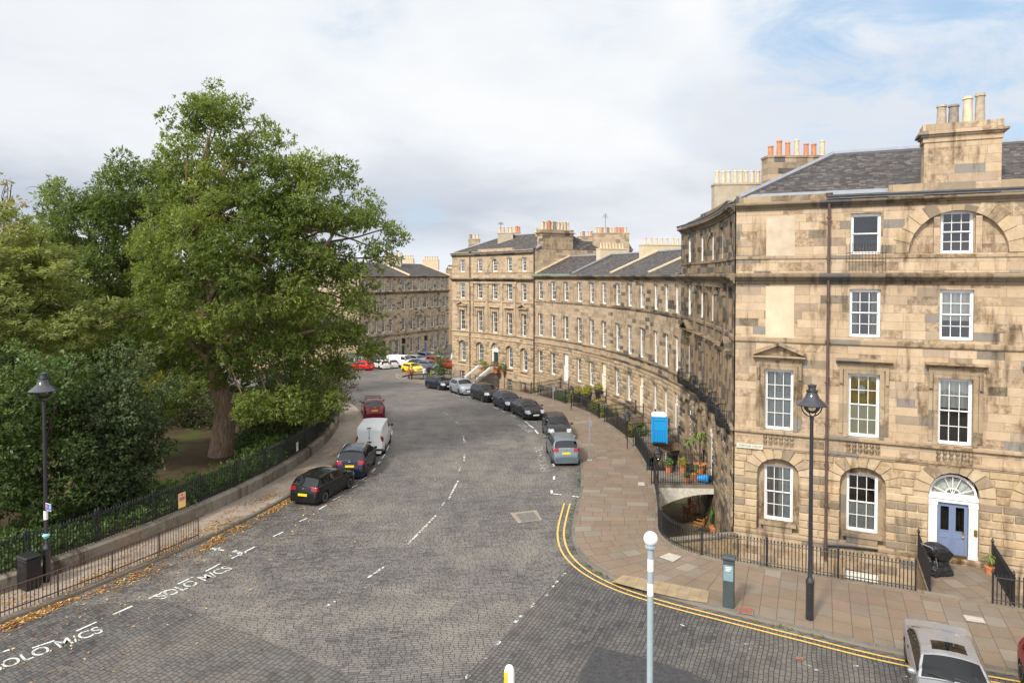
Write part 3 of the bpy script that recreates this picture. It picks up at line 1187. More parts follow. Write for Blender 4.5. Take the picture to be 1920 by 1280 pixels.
def sash_meshes(w, h, cols, rows, arch=0.0):
    """meshes of a sash window in its own frame: x right, y into the wall, z up, origin at the bottom centre"""
    key = (round(w, 3), round(h, 3), cols, rows, arch)
    if key in WC:
        return WC[key]
    c = .075
    fr = MB()
    fr.box(-w / 2, -w / 2 + c, 0, .13, 0, h)
    fr.box(w / 2 - c, w / 2, 0, .13, 0, h)
    fr.box(-w / 2 + c, w / 2 - c, .002, .13, h - c, h)
    fr.box(-w / 2 + c, w / 2 - c, -.03, .13, 0, .06)

    def sash(z0, z1, y, rws):
        sb = MB()
        k = .045
        x0, x1 = -w / 2 + c, w / 2 - c
        sb.box(x0, x0 + k, y, y + .045, z0, z1)
        sb.box(x1 - k, x1, y, y + .045, z0, z1)
        sb.box(x0 + k, x1 - k, y, y + .045, z0, z0 + k * 1.2)
        sb.box(x0 + k, x1 - k, y, y + .045, z1 - k, z1)
        for i in range(1, cols):
            x = x0 + (x1 - x0) * i / cols
            sb.box(x - .014, x + .014, y + .003, y + .04, z0 + k, z1 - k)
        for i in range(1, rws):
            z = z0 + (z1 - z0) * i / rws
            sb.box(x0 + k, x1 - k, y + .005, y + .038, z - .014, z + .014)
        return sb

    mid = .06 + (h - c - .06) / 2
    up = sash(mid, h - c, .035, rows // 2)
    lo = sash(.06, mid + .045, .082, rows - rows // 2)
    gl = MB()
    gl.face([(-w / 2 + c, .058, mid), (w / 2 - c, .058, mid), (w / 2 - c, .058, h - c), (-w / 2 + c, .058, h - c)])
    gl.face([(-w / 2 + c, .105, .06), (w / 2 - c, .105, .06), (w / 2 - c, .105, mid), (-w / 2 + c, .105, mid)])
    WC[key] = dict(fr=fr, up=up, lo=lo, gl=gl, obj={})
    return WC[key]


def window(face, root, s, zb, w, h, d=-.2, cols=3, rows=4, inside=None, frac=.4, label=None, inmat=None):
    k = sash_meshes(w, h, cols, rows)
    o = face.P(s, zb, d)
    W = frame(o, face.X(s), face.Y(s))
    if not k['obj']:
        wo = k['fr'].build('window', M['white'], root, W)
        u = k['up'].build('sash', M['white'], wo, W)
        l = k['lo'].build('sash', M['white'], wo, W)
        g = k['gl'].build('pane', M['glass'], wo, W)
        k['obj'] = dict(wo=wo, u=u, l=l, g=g)
    else:
        q = k['obj']
        wo = copy_obj(q['wo'], root, W)
        for x in 'ulg':
            copy_obj(q[x], wo, W)
    if label:
        wo['label'] = label
    elif 'label' in wo:
        del wo['label']
    if inside:
        c = MB()
        x = w / 2 - .03
        if inside == 'blind':
            c.box(-x, x, .20, .22, h * (1 - frac), h)
        elif inside == 'net':
            n = 28
            rows_ = [[V((-x + 2 * x * i / n, .2 + .02 * sin(i * 1.7), z)) for i in range(n + 1)] for z in (0.03, h * frac)]
            for i in range(n):
                c.face([rows_[0][i], rows_[0][i + 1], rows_[1][i + 1], rows_[1][i]])
        elif inside == 'shutter':
            for i in range(4):
                a0 = -x + i * x / 2
                c.box(a0 + .01, a0 + x / 2 - .01, .18, .21, .05, h)
        elif inside == 'curtains':
            for sg in (-1, 1):
                n = 8
                rr = [[V((sg * (x - .30 * i / n * w / 1.2), .2 + .03 * (i % 2), z)) for i in range(n + 1)] for z in (.03, h)]
                for i in range(n):
                    c.face([rr[0][i], rr[0][i + 1], rr[1][i + 1], rr[1][i]])
        names = dict(blind='blind', net='net_curtain', shutter='shutter', curtains='curtain')
        mt = inmat or dict(blind=M['blind'], net=M['net'], shutter=M['white'], curtains=M['curtain'])[inside]
        c.build(names[inside], mt, wo, W)
    return wo


def pick_inside():
    r = rng.random()
    if r < .30:
        return 'blind', rng.choice((.2, .35, .5, .6))
    if r < .45:
        return 'net', rng.choice((.45, .5, .9))
    if r < .55:
        return 'shutter', 1
    if r < .72:
        return 'curtains', 1
    return None, 0


def pot(mb, c, r, h, m=0, seg=12):
    mb.lathe([(r * 1.02, 0), (r * 1.0, .05), (r * .93, h * .6), (r * .88, h * .88), (r * 1.08, h * .9), (r * 1.08, h * .94), (r * .98, h * .96), (r * .98, h), (r * .8, h), (r * .78, h - .15)], seg, c, m, cap=False)


POTM = {'b': 'pot_buff', 'c': 'pot_cream', 'r': 'pot_red', 'g': 'pot_grey'}


def chimney(root, o, x, y, w, dpt, z0, z1, pots, mat, cap=True, pot_r=.16, span=None):
    """stack: o lower corner, x along its length w, y across dpt; pots = string of kinds with heights"""
    W = frame((o[0], o[1], 0), x, y)
    c = MB()
    c.box(0, w, 0, dpt, z0, z1)
    if cap:
        c.box(-.05, w + .05, -.05, dpt + .05, z1 - .34, z1 - .12)
        c.box(-.12, w + .12, -.12, dpt + .12, z1 - .12, z1 - .03)
        c.box(-.22, w + .22, -.22, dpt + .22, z1 - .03, z1 + .06)
        c.box(-.06, w + .06, -.06, dpt + .06, z1 + .06, z1 + .40)
        top = z1 + .40
    else:
        c.box(-.04, w + .04, -.04, dpt + .04, z1, z1 + .12)
        top = z1 + .12
    st = c.build('chimney', mat, root, W)
    n = len(pots)
    for i, (kd, hh) in enumerate(pots):
        pm = MB()
        jx, jr = rng.uniform(-.03, .03), rng.uniform(.92, 1.06)
        x0, x1 = span or (w * .03, w * .97)
        pot(pm, (x0 + (x1 - x0) * (i + .5) / n + jx, dpt / 2 + rng.uniform(-.06, .06), top), pot_r * jr, hh)
        pm.build('chimney_pot', M[POTM[kd]], st, W, smooth=40)
    return st


def antenna(root, p, h):
    a = MB()
    a.tube([p, p + V((0, 0, h))], .03, 5)
    for k in range(5):
        z = h * (.72 + .06 * k)
        a.tube([p + V((-.45 + .05 * k, 0, z)), p + V((.45 - .05 * k, .12, z))], .014, 4)
    a.tube([p + V((0, -.5, h * .86)), p + V((0, .6, h * .86))], .018, 4)
    return a.build('antenna', M['iron'], root)


def spandrel(face, s, zt, w, h, kind, mats, root):
    """hood over a first floor window: pediment or flat cornice, with architrave"""
    b = MB()
    a = .17
    z0 = zt - h
    for sg in (-1, 1):
        x0 = s + sg * (w / 2) - (a if sg < 0 else 0)
        fbox(b, face, x0, x0 + a, z0, zt + .16, 0, .06)
        x1 = s + sg * (w / 2 + a + .10) - .07
        fbox(b, face, x1, x1 + .14, z0 + .15, zt + .2, 0, .045)
        fbox(b, face, x1 + .01, x1 + .13, zt - .42, zt + .2, .045, .16)
    fbox(b, face, s - w / 2, s + w / 2, zt + .003, zt + .16, 0, .057)
    fbox(b, face, s - w / 2 - .34, s + w / 2 + .34, zt + .163, zt + .42, 0, .07)
    profile(b, face, s - w / 2 - .48, s + w / 2 + .48, cornice_prof(zt + .42, .20, .34))
    if kind == 'ped':
        W2 = w / 2 + .5
        zz = zt + .655
        hp = .46
        tri = [face.P(s - W2 + .1, zz, .05), face.P(s + W2 - .1, zz, .05), face.P(s, zz + hp - .02, .05)]
        b.face(tri)
        for sg in (-1, 1):
            p0, p1 = (s + sg * W2, zz), (s, zz + hp)
            q0, q1 = (s + sg * W2, zz + .14), (s, zz + hp + .15)
            pts = [face.P(*p0, .36), face.P(*p1, .36), face.P(*q1, .36), face.P(*q0, .36)]
            bk = [face.P(*p0, 0), face.P(*p1, 0), face.P(*q1, 0), face.P(*q0, 0)]
            b.face(pts)
            for i in range(4):
                k = (i + 1) % 4
                b.face([pts[i], pts[k], bk[k], bk[i]])
    return b.build('pediment' if kind == 'ped' else 'window_hood', mats, root)


def interior(root, face, s0, s1, z0, levels, mat, depth=3.2):
    r = MB()
    wall(r, face, s0 + .3, s1 - .3, z0, levels[-1], (), -depth)
    for z in levels:
        sb = breaks(face, s0 + .3, s1 - .3)
        for p, q in zip(sb[:-1], sb[1:]):
            r.face([face.P(p, z, -.26), face.P(q, z, -.26), face.P(q, z, -depth), face.P(p, z, -depth)])
    s = s0 + .3
    while s < s1:
        r.face([face.P(s, z0, -.3), face.P(s, z0, -depth), face.P(s, levels[-1], -depth), face.P(s, levels[-1], -.3)])
        s += 3.3
    return r.build('interior', mat, root)


def door_case(face, root, s, z0, w, h, mat, d=-.22, fan=True, panels=4, surround=True, two=False, arch_w=None):
    """panelled door with white surround and fanlight"""
    W = frame(face.P(s, z0, d), face.X(s), face.Y(s))
    aw = arch_w or w + .75
    c = MB()
    if surround:
        sw = (aw - w) / 2
        for sg in (-1, 1):
            x0 = sg * (w / 2 + sw / 2)
            c.box(x0 - sw / 2 + .02, x0 + sw / 2 - .001, -.06, .12, 0, h + .02)
            c.box(x0 - sw / 2 + .0, x0 + sw / 2 + .02, -.09, -.06, 0, .3)
            c.box(x0 - sw / 2 + .0, x0 + sw / 2 + .02, -.09, -.06, h - .12, h + .02)
        c.box(-aw / 2, aw / 2, -.08, .12, h + .02, h + .17)
        c.box(-aw / 2 - .03, aw / 2 + .03, -.13, .12, h + .17, h + .30)
    else:
        c.box(-w / 2 - .1, -w / 2, -.02, .1, 0, h + .1)
        c.box(w / 2, w / 2 + .1, -.02, .1, 0, h + .1)
        c.box(-w / 2, w / 2, -.018, .1, h, h + .1)
    sur = c.build('door_surround', M['white'], root, W)
    b = MB()
    b.box(-w / 2, w / 2, .05, .10, .02, h)
    k = .10
    for sg in (-1, 1):
        for z0_, z1_ in ((.22, .42), (.52, .92)) if not two else ((.10, .40),):
            x0, x1 = (sg * w / 2 - sg * k, sg * .07)
            x0, x1 = min(x0, x1), max(x0, x1)
            fr = .03
            zz0, zz1 = h * z0_, h * z1_
            b.box(x0, x1, .035, .05, zz0, zz0 + fr)
            b.box(x0, x1, .035, .05, zz1 - fr, zz1)
            b.box(x0, x0 + fr, .035, .05, zz0 + fr, zz1 - fr)
            b.box(x1 - fr, x1, .035, .05, zz0 + fr, zz1 - fr)
    b.box(-.012, .012, .03, .05, .03, h - .01)
    do = b.build('door', mat, root, W)
    hb = MB()
    hb.sphere((w * .36, .02, h * .42), .05, 8, 5)
    hb.box(w * .32, w * .40, .03, .05, h * .47, h * .52)
    hb.build('handle', M['brass'], do, W)
    if two:
        g = MB()
        for sg in (-1, 1):
            x0, x1 = sorted((sg * (w / 2 - .13), sg * .12))
            g.box(x0, x1, .042, .049, h * .52, h * .93)
        g.build('pane', M['car_glass'], do, W)
        f = MB()
        for sg in (-1, 1):
            x0, x1 = sorted((sg * (w / 2 - .13), sg * .12))
            for a_, b_, e_, g_ in ((x0 - .03, x0, h * .5, h * .95), (x1, x1 + .03, h * .5, h * .95), (x0, x1, h * .5, h * .52), (x0, x1, h * .93, h * .95)):
                f.box(a_, b_, .03, .05, e_, g_)
        f.build('glazing_frame', mat, do, W)
        kp = MB()
        kp.box(-w / 2 + .02, w / 2 - .02, .035, .05, .03, .26)
        kp.build('kick_plate', M['brass'], do, W)
    if fan:
        r = aw / 2 - .03
        zc = h + .33
        f = MB()
        n = 16

        def arcp(rr, t):
            return (-rr * cos(t), zc + rr * sin(t))
        for i in range(n):
            t0, t1 = pi * i / n, pi * (i + 1) / n
            for ra, rb in ((r, r - .09), (r * .36, r * .30)):
                q = [arcp(ra, t0), arcp(ra, t1), arcp(rb, t1), arcp(rb, t0)]
                f.extrude([V((x, .0, z)) for x, z in q], V((0, .06, 0)))
        for i in range(0, 9):
            t = pi * i / 8
            a_, b_ = arcp(.05, t), arcp(r - .04, t)
            dx, dz = -sin(t) * .016, cos(t) * .016
            f.extrude([V((a_[0] + dx, .01, a_[1] - dz * -1)), V((a_[0] - dx, .01, a_[1] + dz * -1)), V((b_[0] - dx, .01, b_[1] + dz * -1)), V((b_[0] + dx, .01, b_[1] - dz * -1))], V((0, .035, 0)))
        f.box(-r, r, -.02, .08, zc - .03, zc + .06)
        fo = f.build('fanlight', M['white'], root, W)
        g = MB()
        g.face([V((0, .05, zc))] + [V((arcp(r - .02, pi * i / n)[0], .05, arcp(r - .02, pi * i / n)[1])) for i in range(n + 1)])
        g.build('pane', M['glass'], fo, W)
    return do


def balustrade(face, root, s, w, z0, z1):
    b = MB()
    n = 6
    H = z1 - z0
    for i in range(n):
        p = face.P(s - w / 2 + w * (i + .5) / n, z0, .02)
        b.lathe([(.075, 0), (.075, .05 * H), (.05, .10 * H), (.085, .28 * H), (.08, .38 * H), (.04, .52 * H), (.08, .68 * H), (.085, .75 * H), (.045, .9 * H), (.075, .95 * H), (.075, H)], 9, p)
    return b.build('balustrade', M['trim_dark'], root, smooth=50)


def balcony(face, root, s, w, z, out=.62):
    b = MB()
    n = 10
    fl = [face.P(s - w / 2, z, 0)] + [face.P(s - w / 2 * cos(pi * i / n), z, out * sin(pi * i / n) ** .6 + .02) for i in range(n + 1)]
    b.extrude(fl, V((0, 0, .09)))
    pts = fl[1:]
    for zz in (.25, .85):
        b.tube([p + V((0, 0, zz)) for p in pts], .022, 5)
    for i in range(len(pts) - 1):
        for k in range(3):
            p = pts[i].lerp(pts[i + 1], k / 3)
            q = p + V((0, 0, .85))
            b.tube([p, p.lerp(q, .4) + (p - face.P(s, z, 0)).normalized() * .05, q], .012, 4)
    return b.build('balcony', M['iron'], root)


def downpipe(face, root, s, z0, z1, d=.09, r=.055, mat=None, hopper=True):
    b = MB()
    b.tube([face.P(s, z0, d), face.P(s, z1, d)], r, 8)
    z = z0 + .5
    while z < z1:
        b.lathe([(r * 1.5, 0), (r * 1.5, .09)], 8, face.P(s, z, d))
        b.box(-.09, .09, -.06, .06, 0, .035, M=Matrix.Translation(face.P(s, z + .03, d - .03)))
        z += 1.8
    if hopper:
        b.lathe([(.06, 0), (.14, .2), (.16, .36), (.12, .36)], 8, face.P(s, z1 - .1, d))
    return b.build('downpipe', mat or M['pipe'], root, smooth=40)


def pavilion(name, label, face, S, ops_attic, cols, zo, mat, rmat, trim, zg, root=None, door_i=None, ctrl=None):
    pass


# heights above the street datum
Z_G0, Z_BA, Z_FR, Z_BB, Z_1T, Z_SB, Z_2B, Z_2T, Z_CO, Z_AT, Z_EV = .40, 4.15, 4.35, 4.85, 7.80, 9.02, 9.35, 11.43, 11.66, 12.16, 14.98


def block_trim(root, mat, face, s0, s1, zo=0.0, attic=True):
    todo = [('base_course', [(0, zo + .22), (.10, zo + .22), (.10, zo + .34), (.06, zo + .40), (0, zo + .40)]),
            ('band_course', [(0, zo + Z_BA), (.07, zo + Z_BA), (.07, zo + Z_BA + .04), (.11, zo + Z_BA + .08), (.11, zo + Z_FR - .03), (0, zo + Z_FR)]),
            ('sill_course', [(0, zo + Z_BB), (.10, zo + Z_BB), (.14, zo + Z_BB + .04), (.14, zo + Z_BB + .13), (0, zo + Z_BB + .17)]),
            ('sill_course', [(0, zo + Z_SB), (.06, zo + Z_SB), (.09, zo + Z_SB + .05), (.09, zo + Z_SB + .2), (0, zo + Z_SB + .24)]),
            ('cornice', cornice_prof(zo + Z_CO, .46, .42))]
    if attic:
        todo += [('sill_course', [(0, zo + 12.78), (.05, zo + 12.78), (.05, zo + 12.89), (0, zo + 12.91)]), ('cornice', cornice_prof(zo + Z_EV, .34, .32))]
    for nm, pf in todo:
        mb = MB()
        profile(mb, face, s0, s1, pf)
        mb.build(nm, M['trim_cornice'] if nm == 'cornice' else mat, root)


def part_box(root, name, mat, face, *a):
    mb = MB()
    fbox(mb, face, *a)
    return mb.build(name, mat, root)


# ================================================================== corner building
CB = thing('corner_building', 'tall pale sandstone corner tenement with the blue front door and big wallhead chimney', 'building', (10.33, 31.5, 0))
SE = 23.0                    # how far the front goes on
fcols = [1.89, 5.3, 8.65, 12.0, 15.4, 18.8]
ops = []
for s in fcols:
    if s > 2:
        if abs(s - 8.65) > .1:
            ops.append(Op(s, 1.16, 12.92, 14.70, 0, .16))
        ops.append(Op(s, 1.20, 9.37, 11.45, 0, .16))
    ops.append(Op(s, 1.22, 5.03, 7.80, 0, .2))
gops = []
for s in fcols:
    if abs(s - 8.65) < .1:
        gops.append(Op(s, 1.80, .15, 3.02, .90, .30))
    else:
        gops.append(Op(s, 1.78, .42, 3.05, .72, .28))
lun = Op(8.65, 3.5, 12.95, 12.96, 1.74, .22)
bops = [Op(5.3, 1.3, -2.2, -.75, 0, .12)]
wmb = MB()
wall(wmb, FRONT, 0, SE, Z_BA, Z_EV, ops + [lun], 0)
wmb.build('wall', M['ashlar_corner'], CB)
wmb = MB()
wall(wmb, FRONT, 0, SE, -3.2, .22, bops, .06)
wmb.build('basement_wall', M['ashlar_corner'], CB)
gm = MB()
wall(gm, FRONT, 0, SE, .22, Z_BA, gops, 0)
rusticate(gm, FRONT, 0.0, SE, .42, Z_BA - .005, gops, .335, .82, .055, .045, .55)
gm.build('ground_floor_wall', M['rust_corner'], CB)
block_trim(CB, M['trim_corner'], FRONT, 0.0, SE)
# parapet: low blocking course then the raised middle under the chimney
part_box(CB, 'parapet', M['trim_corner'], FRONT, .05, 3.9, 15.345, 15.62, -.45, -.06)
part_box(CB, 'parapet', M['trim_corner'], FRONT, 6.15, 12.6, 15.345, 15.86, -.45, -.05)
# recesses behind the arches, the lunette and the blocked windows
for o in gops:
    rm = MB()
    if abs(o.s - 8.65) > .1:
        hole = [Op(o.s, 1.24, .84, 3.38, 0, .12)]
        wall(rm, FRONT, o.s0 - .02, o.s1 + .02, o.zb, o.top + .02, hole, -.27)
        fbox(rm, FRONT, o.s - .78, o.s + .78, .70, .835, -.25, .10)
        fbox(rm, FRONT, o.s - .60, o.s + .60, .42, .70, -.25, .03)
        rm.build('recess', M['trim_corner'], CB)
lm = MB()
wall(lm, FRONT, lun.s0 - .02, lun.s1 + .02, 12.94, lun.top + .02, [Op(8.65, 1.16, 12.95, 14.70, 0, .12)], -.215)
for sg in (-1, 1):
    fbox(lm, FRONT, 8.65 + sg * .73 - .11, 8.65 + sg * .73 + .11, 12.95, 14.45, -.21, -.03)
lm.build('lunette', M['ashlar_corner'], CB)
nv = 13
lm = MB()
for k in range(nv):
    t0, t1 = pi * (k + .04) / nv, pi * (k + .96) / nv
    r1 = (.62 if k % 2 else .50) if k not in (5, 6, 7) else .24
    tn = rng.random()
    q = [(lun.s - (1.75 + r) * cos(t), 12.96 + (1.74 + r) * sin(t)) for t, r in ((t0, 0), (t1, 0), (t1, r1), (t0, r1))]
    lm.face([FRONT.P(s, z, .035) for s, z in q][::-1], q[::-1], 0, tn)
    for j in range(4):
        k2 = (j + 1) % 4
        lm.face([FRONT.P(*q[j], -.01), FRONT.P(*q[k2], -.01), FRONT.P(*q[k2], .035), FRONT.P(*q[j], .035)], None, 0, tn)
lm.build('arch_stones', M['rust_corner'], CB)
M['panel_stone'] = simple('blind_window_stone', (.47, .38, .275), .88, var=.2, scale=1.6, bump=.2)
for z0, z1 in ((12.92, 14.70), (9.20, 11.55)):
    part_box(CB, 'blocked_window', M['panel'] if z0 < 12 else M['panel_stone'], FRONT, 1.3, 2.5, z0, z1, -.05, .008 if z0 > 12 else .02)['label'] = 'pale plastered panel of a blind window'
IN = {}
interior(CB, FRONT, 0.4, SE, -.2, (.2, 4.3, 8.6, 12.0, 15.0), M['room'], 4.0)
# windows of the front
spec = {(5.3, 'a'): (None, 0, 1, 2), (8.65, 'a'): (None, 0, 3, 4), (5.3, '2'): ('curtains', 1, 3, 4), (8.65, '2'): ('blind', .62, 3, 4), (1.89, '1'): ('blind', .99, 3, 4), (5.3, '1'): (None, 0, 3, 4), (8.65, '1'): ('blind', .46, 3, 4), (1.89, 'g'): ('blind', .99, 3, 4), (5.3, 'g'): ('net', .5, 3, 4)}
M['grey_blind'] = simple('grey_inner_blind', (.60, .62, .63), .8)
for s in fcols:
    for fl, zb, h, w, d in (('a', 12.95, 1.74, 1.16, -.16), ('2', 9.38, 2.06, 1.20, -.16), ('1', 5.05, 2.74, 1.22, -.2), ('g', .84, 2.54, 1.24, -.39)):
        if fl in 'a2' and s < 2:
            continue
        if fl == 'g' and abs(s - 8.65) < .1:
            continue
        if fl == 'a' and abs(s - 8.65) < .1:
            d = -.33
        ins, fr, co, ro = spec.get((s, fl), (*pick_inside(), 3, 4))
        im = M['grey_blind'] if s < 2 else None
        wo = window(FRONT, CB, s, zb, w, h, d, co, ro, ins, fr, None, im)
        if s == 5.3 and fl == '1':
            W = frame(FRONT.P(s, zb, d), FRONT.X(s), FRONT.Y(s))
            b = MB()
            b.box(-.58, .58, .125, .14, .06, 1.38)
            b.build('frosted_pane', M['frosted'], wo, W)
            b = MB()
            b.sphere((-.05, .40, 1.98), .22, 14, 8)
            b.build('paper_lantern', M['paper'], wo, W, smooth=60)
            b = MB()
            b.box(-1.2, .62, .62, .66, 0, 3.0)
            b.build('yellow_room', M['room_yellow'], wo, W)
            wo['label'] = 'window onto a yellow room with a round paper lantern and frosted lower sash'
        if s == 8.65 and fl in '12':
            # inner shutters with vertical bars seen through the upper sash
            W = frame(FRONT.P(s, zb, d), FRONT.X(s), FRONT.Y(s))
            b = MB()
            for i in range(8):
                x = -.55 + 1.1 * i / 7
                b.box(x - .012, x + .012, .15, .17, h * .55, h)
            b.build('window_bars', M['white'], wo, W)
for s in fcols:
    spandrel(FRONT, s, 7.80, 1.22, 2.77, 'ped' if abs(s - 1.89) < .1 else 'flat', M['trim_corner'], CB)
    balustrade(FRONT, CB, s, 1.35, Z_FR + .01, Z_BB - .01)
door_case(FRONT, CB, 8.65, .17, 1.10, 2.42, M['blue_door'], -.24, True, two=True, arch_w=1.78)
b = MB()
W = frame(FRONT.P(8.65, .17, -.24), FRONT.X(0), FRONT.Y(0))
b.box(-.8, .8, .20, .22, 2.78, 3.4)
b.build('blind', M['net'], CB, W)  # pale panel added behind the fanlight for the whiteness of reflected sky
nb = MB()
W = frame(FRONT.P(8.65 + .80, 1.35, -.16), FRONT.X(0), FRONT.Y(0))
nb.box(-.06, .06, -.03, 0, 0, .26, M=None)
nb.build('entry_phone', M['brass'], CB, W)
bp = MB()
fbox(bp, FRONT, 4.66, 5.94, -2.2, -.76, -.10, -.04)
bp.build('basement_panel', M['pale'], CB, label='white painted basement window behind the railing')
# gutter, roof
gt = MB()
profile(gt, FRONT, 3.75, SE, [(.36, 15.34), (.36, 15.42), (.43, 15.44), (.45, 15.5), (.33, 15.5), (.05, 15.44)])
gt.build('gutter', M['lead_dark'], CB)
downpipe(FRONT, CB, 3.87, -.4, 15.35, .2, .06)
bp = MB()
bp.tube([FRONT.P(3.95, .18, .17), FRONT.P(4.5, .24, .15), FRONT.P(5.9, .30, .13)], .05, 7)
bp.build('drain_pipe', M['iron'], CB, smooth=40)
gr = MB()       # little iron guard under the attic window
for z in (12.62, 13.0):
    gr.tube([FRONT.P(4.55, z, .16), FRONT.P(6.05, z, .16)], .012, 4)
for i in range(13):
    s = 4.55 + 1.5 * i / 12
    gr.tube([FRONT.P(s, 12.2, .16), FRONT.P(s, 13.42, .16)], .009, 4)
gr.build('window_guard', M['rust_iron'], CB)
ab = MB()
for s in (11.2,):
    pass

# left face on the arc: a black-streaked pavilion of five bays
A1 = 17.0
pav = [1.9, 5.4, 8.5, 11.6, 15.0]


def pavilion_face(root, s0, s1, bays, zo, wallm, rustm, trimm, door_bay, doorm, zbase, blind=None, soot_trim=None, balc=True, lunette=True, depth=3.2):
    ops, gops = [], []
    for i, s in enumerate(bays):
        if i == 2 and lunette:
            ops.append(Op(s, 1.06, zo + 12.95, zo + 14.45, .12, .14))
        else:
            ops.append(Op(s, 1.06, zo + 12.95, zo + 14.65, 0, .14))
        ops.append(Op(s, 1.12, zo + 9.37, zo + 11.45, 0, .16))
        ops.append(Op(s, 1.16, zo + 5.03, zo + 7.80, 0, .2))
        if i == door_bay:
            gops.append(Op(s, 1.62, zo + .12, zo + 3.0, .80, .32))
        else:
            gops.append(Op(s, 1.62, zo + .42, zo + 3.05, .62, .20))
    w = MB()
    wall(w, ARC, s0, s1, zo + Z_BA, zo + Z_EV, ops, 0)
    w.build('wall', wallm, root)
    w = MB()
    wall(w, ARC, s0, s1, zbase, zo + .22, [Op(b, 1.1, zo - 2.1, zo - .5, 0, .2) for b in (bays[0], bays[1], bays[3], bays[4])], .05)
    w.build('basement_wall', wallm, root)
    g = MB()
    wall(g, ARC, s0, s1, zo + .22, zo + Z_BA, gops, 0)
    rusticate(g, ARC, s0, s1, zo + .42, zo + Z_BA - .005, gops, .335, .82, .06, .065, .42)
    g.build('ground_floor_wall', rustm, root)
    block_trim(root, trimm, ARC, s0, s1, zo)
    part_box(root, 'parapet', trimm, ARC, s0, s1, zo + 15.345, zo + 15.62, -.4, -.06)
    part_box(root, 'parapet', trimm, ARC, min(bays[1], bays[3]) - .5, max(bays[1], bays[3]) + .5, zo + 15.62, zo + 15.92, -.42, -.05)
    for i, o in enumerate(gops):
        if i != door_bay:
            r_ = MB()
            wall(r_, ARC, o.s0 - .02, o.s1 + .02, o.zb, o.top + .02, [Op(o.s, 1.14, zo + .84, zo + 3.38, 0, .12)], -.19)
            fbox(r_, ARC, o.s - .72, o.s + .72, zo + .70, zo + .835, -.18, .10)
            r_.build('recess', trimm, root)
    # pilasters with capitals round the three middle windows
    e = (bays[1] + bays[0]) / 2 + (.35 if bays[1] > bays[0] else -.35), (bays[3] + bays[4]) / 2 - (.35 if bays[1] > bays[0] else -.35)
    for s in (e[0], (bays[1] + bays[2]) / 2, (bays[2] + bays[3]) / 2, e[1]):
        p_ = MB()
        fbox(p_, ARC, s - .28, s + .28, zo + 5.03, zo + 5.25, 0, .16)
        fbox(p_, ARC, s - .22, s + .22, zo + 5.25, zo + 11.0, 0, .12)
        fbox(p_, ARC, s - .32, s + .32, zo + 11.0, zo + 11.28, 0, .22)
        fbox(p_, ARC, s - .28, s + .28, zo + 11.28, zo + 11.38, 0, .2)
        p_.build('pilaster', trimm, root)
    part_box(root, 'entablature', trimm, ARC, min(e) - .4, max(e) + .4, zo + 11.40, zo + 11.655, 0, .15)
    if lunette:
        l_ = MB()
        s = bays[2]
        n = 15
        for k in range(n):
            t0, t1 = pi * k / n, pi * (k + 1) / n
            if .38 * pi < (t0 + t1) / 2 < .62 * pi:
                continue
            q = [(s - r * cos(t), zo + 12.95 + r * 1.0 * sin(t)) for t, r in ((t0, 1.5), (t1, 1.5), (t1, 1.72), (t0, 1.72))]
            l_.extrude([ARC.P(a, z, 0) for a, z in q], -ARC.Y(s) * .05)
        l_.build('lunette', trimm, root)
    interior(root, ARC, s0, s1, zo - .2, (zo + .2, zo + 4.3, zo + 8.6, zo + 12.0, zo + 15.0), M['room'], depth)
    for i, s in enumerate(bays):
        for fl, zb, h, ww, d, co, ro in (('a', 12.95, 1.69, 1.06, -.14, 3, 4), ('2', 9.38, 2.06, 1.12, -.16, 3, 4), ('1', 5.05, 2.74, 1.16, -.2, 3, 4), ('g', .84, 2.54, 1.14, -.30, 3, 4)):
            if fl == 'g' and i == door_bay:
                continue
            ins, fr = pick_inside()
            lab = None
            if blind and (i, fl) == blind:
                ins, fr, lab = 'blind', .0, None
            wo = window(ARC, root, s, zo + zb, ww, h, d, co, ro, ins if ins != 'blind' or fr else None, fr, lab)
            if blind and (i, fl) == blind:
                W = frame(ARC.P(s, zo + zb, d), ARC.X(s), ARC.Y(s))
                b = MB()
                b.box(-.5, .5, .13, .15, .05, 1.38)
                b.build('blind', M['blind'], wo, W)
                wo['label'] = 'window with its lower half behind a white blind'
        spandrel(ARC, s, zo + 7.80, 1.16, 2.77, 'ped' if i in (0, 4) else 'flat', trimm, root)
        if balc:
            balcony(ARC, root, s, 1.9, zo + 4.72)
    for b in (bays[0], bays[1], bays[3], bays[4]):
        window(ARC, root, b, zo - 2.08, 1.06, 1.56, -.15, 3, 4, *pick_inside())
    if door_bay is not None:
        door_case(ARC, root, bays[door_bay], zo + .14, 1.05, 2.42, doorm, -.24, True, arch_w=1.6)
    gt_ = MB()
    profile(gt_, ARC, s0, s1, [(.32, zo + 15.34), (.32, zo + 15.42), (.38, zo + 15.5), (.28, zo + 15.5), (.05, zo + 15.44)])
    gt_.build('gutter', M['lead_dark'], root)


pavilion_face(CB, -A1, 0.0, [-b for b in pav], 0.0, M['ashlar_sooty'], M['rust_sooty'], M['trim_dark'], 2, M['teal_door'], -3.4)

# roof of the corner building: front slope, arc slope, hip between them
SETB, ZR, ZE = 5.2, 18.1, 15.55


def corner_off(k):
    """corner of the two facades moved k metres inwards"""
    o = FRONT.O(0) + FRONT.i * k
    best = None
    for i in range(4000):
        s = i * .004
        p = o + FRONT.t * s
        e = hypot(p.x - CX, p.y - CYW) - (RF + k)
        if best is None or abs(e) < best[0]:
            best = (abs(e), s)
    p = o + FRONT.t * best[1]
    a = (atan2(p.y - CYW, p.x - CX) - PH0) * RF
    return p, a


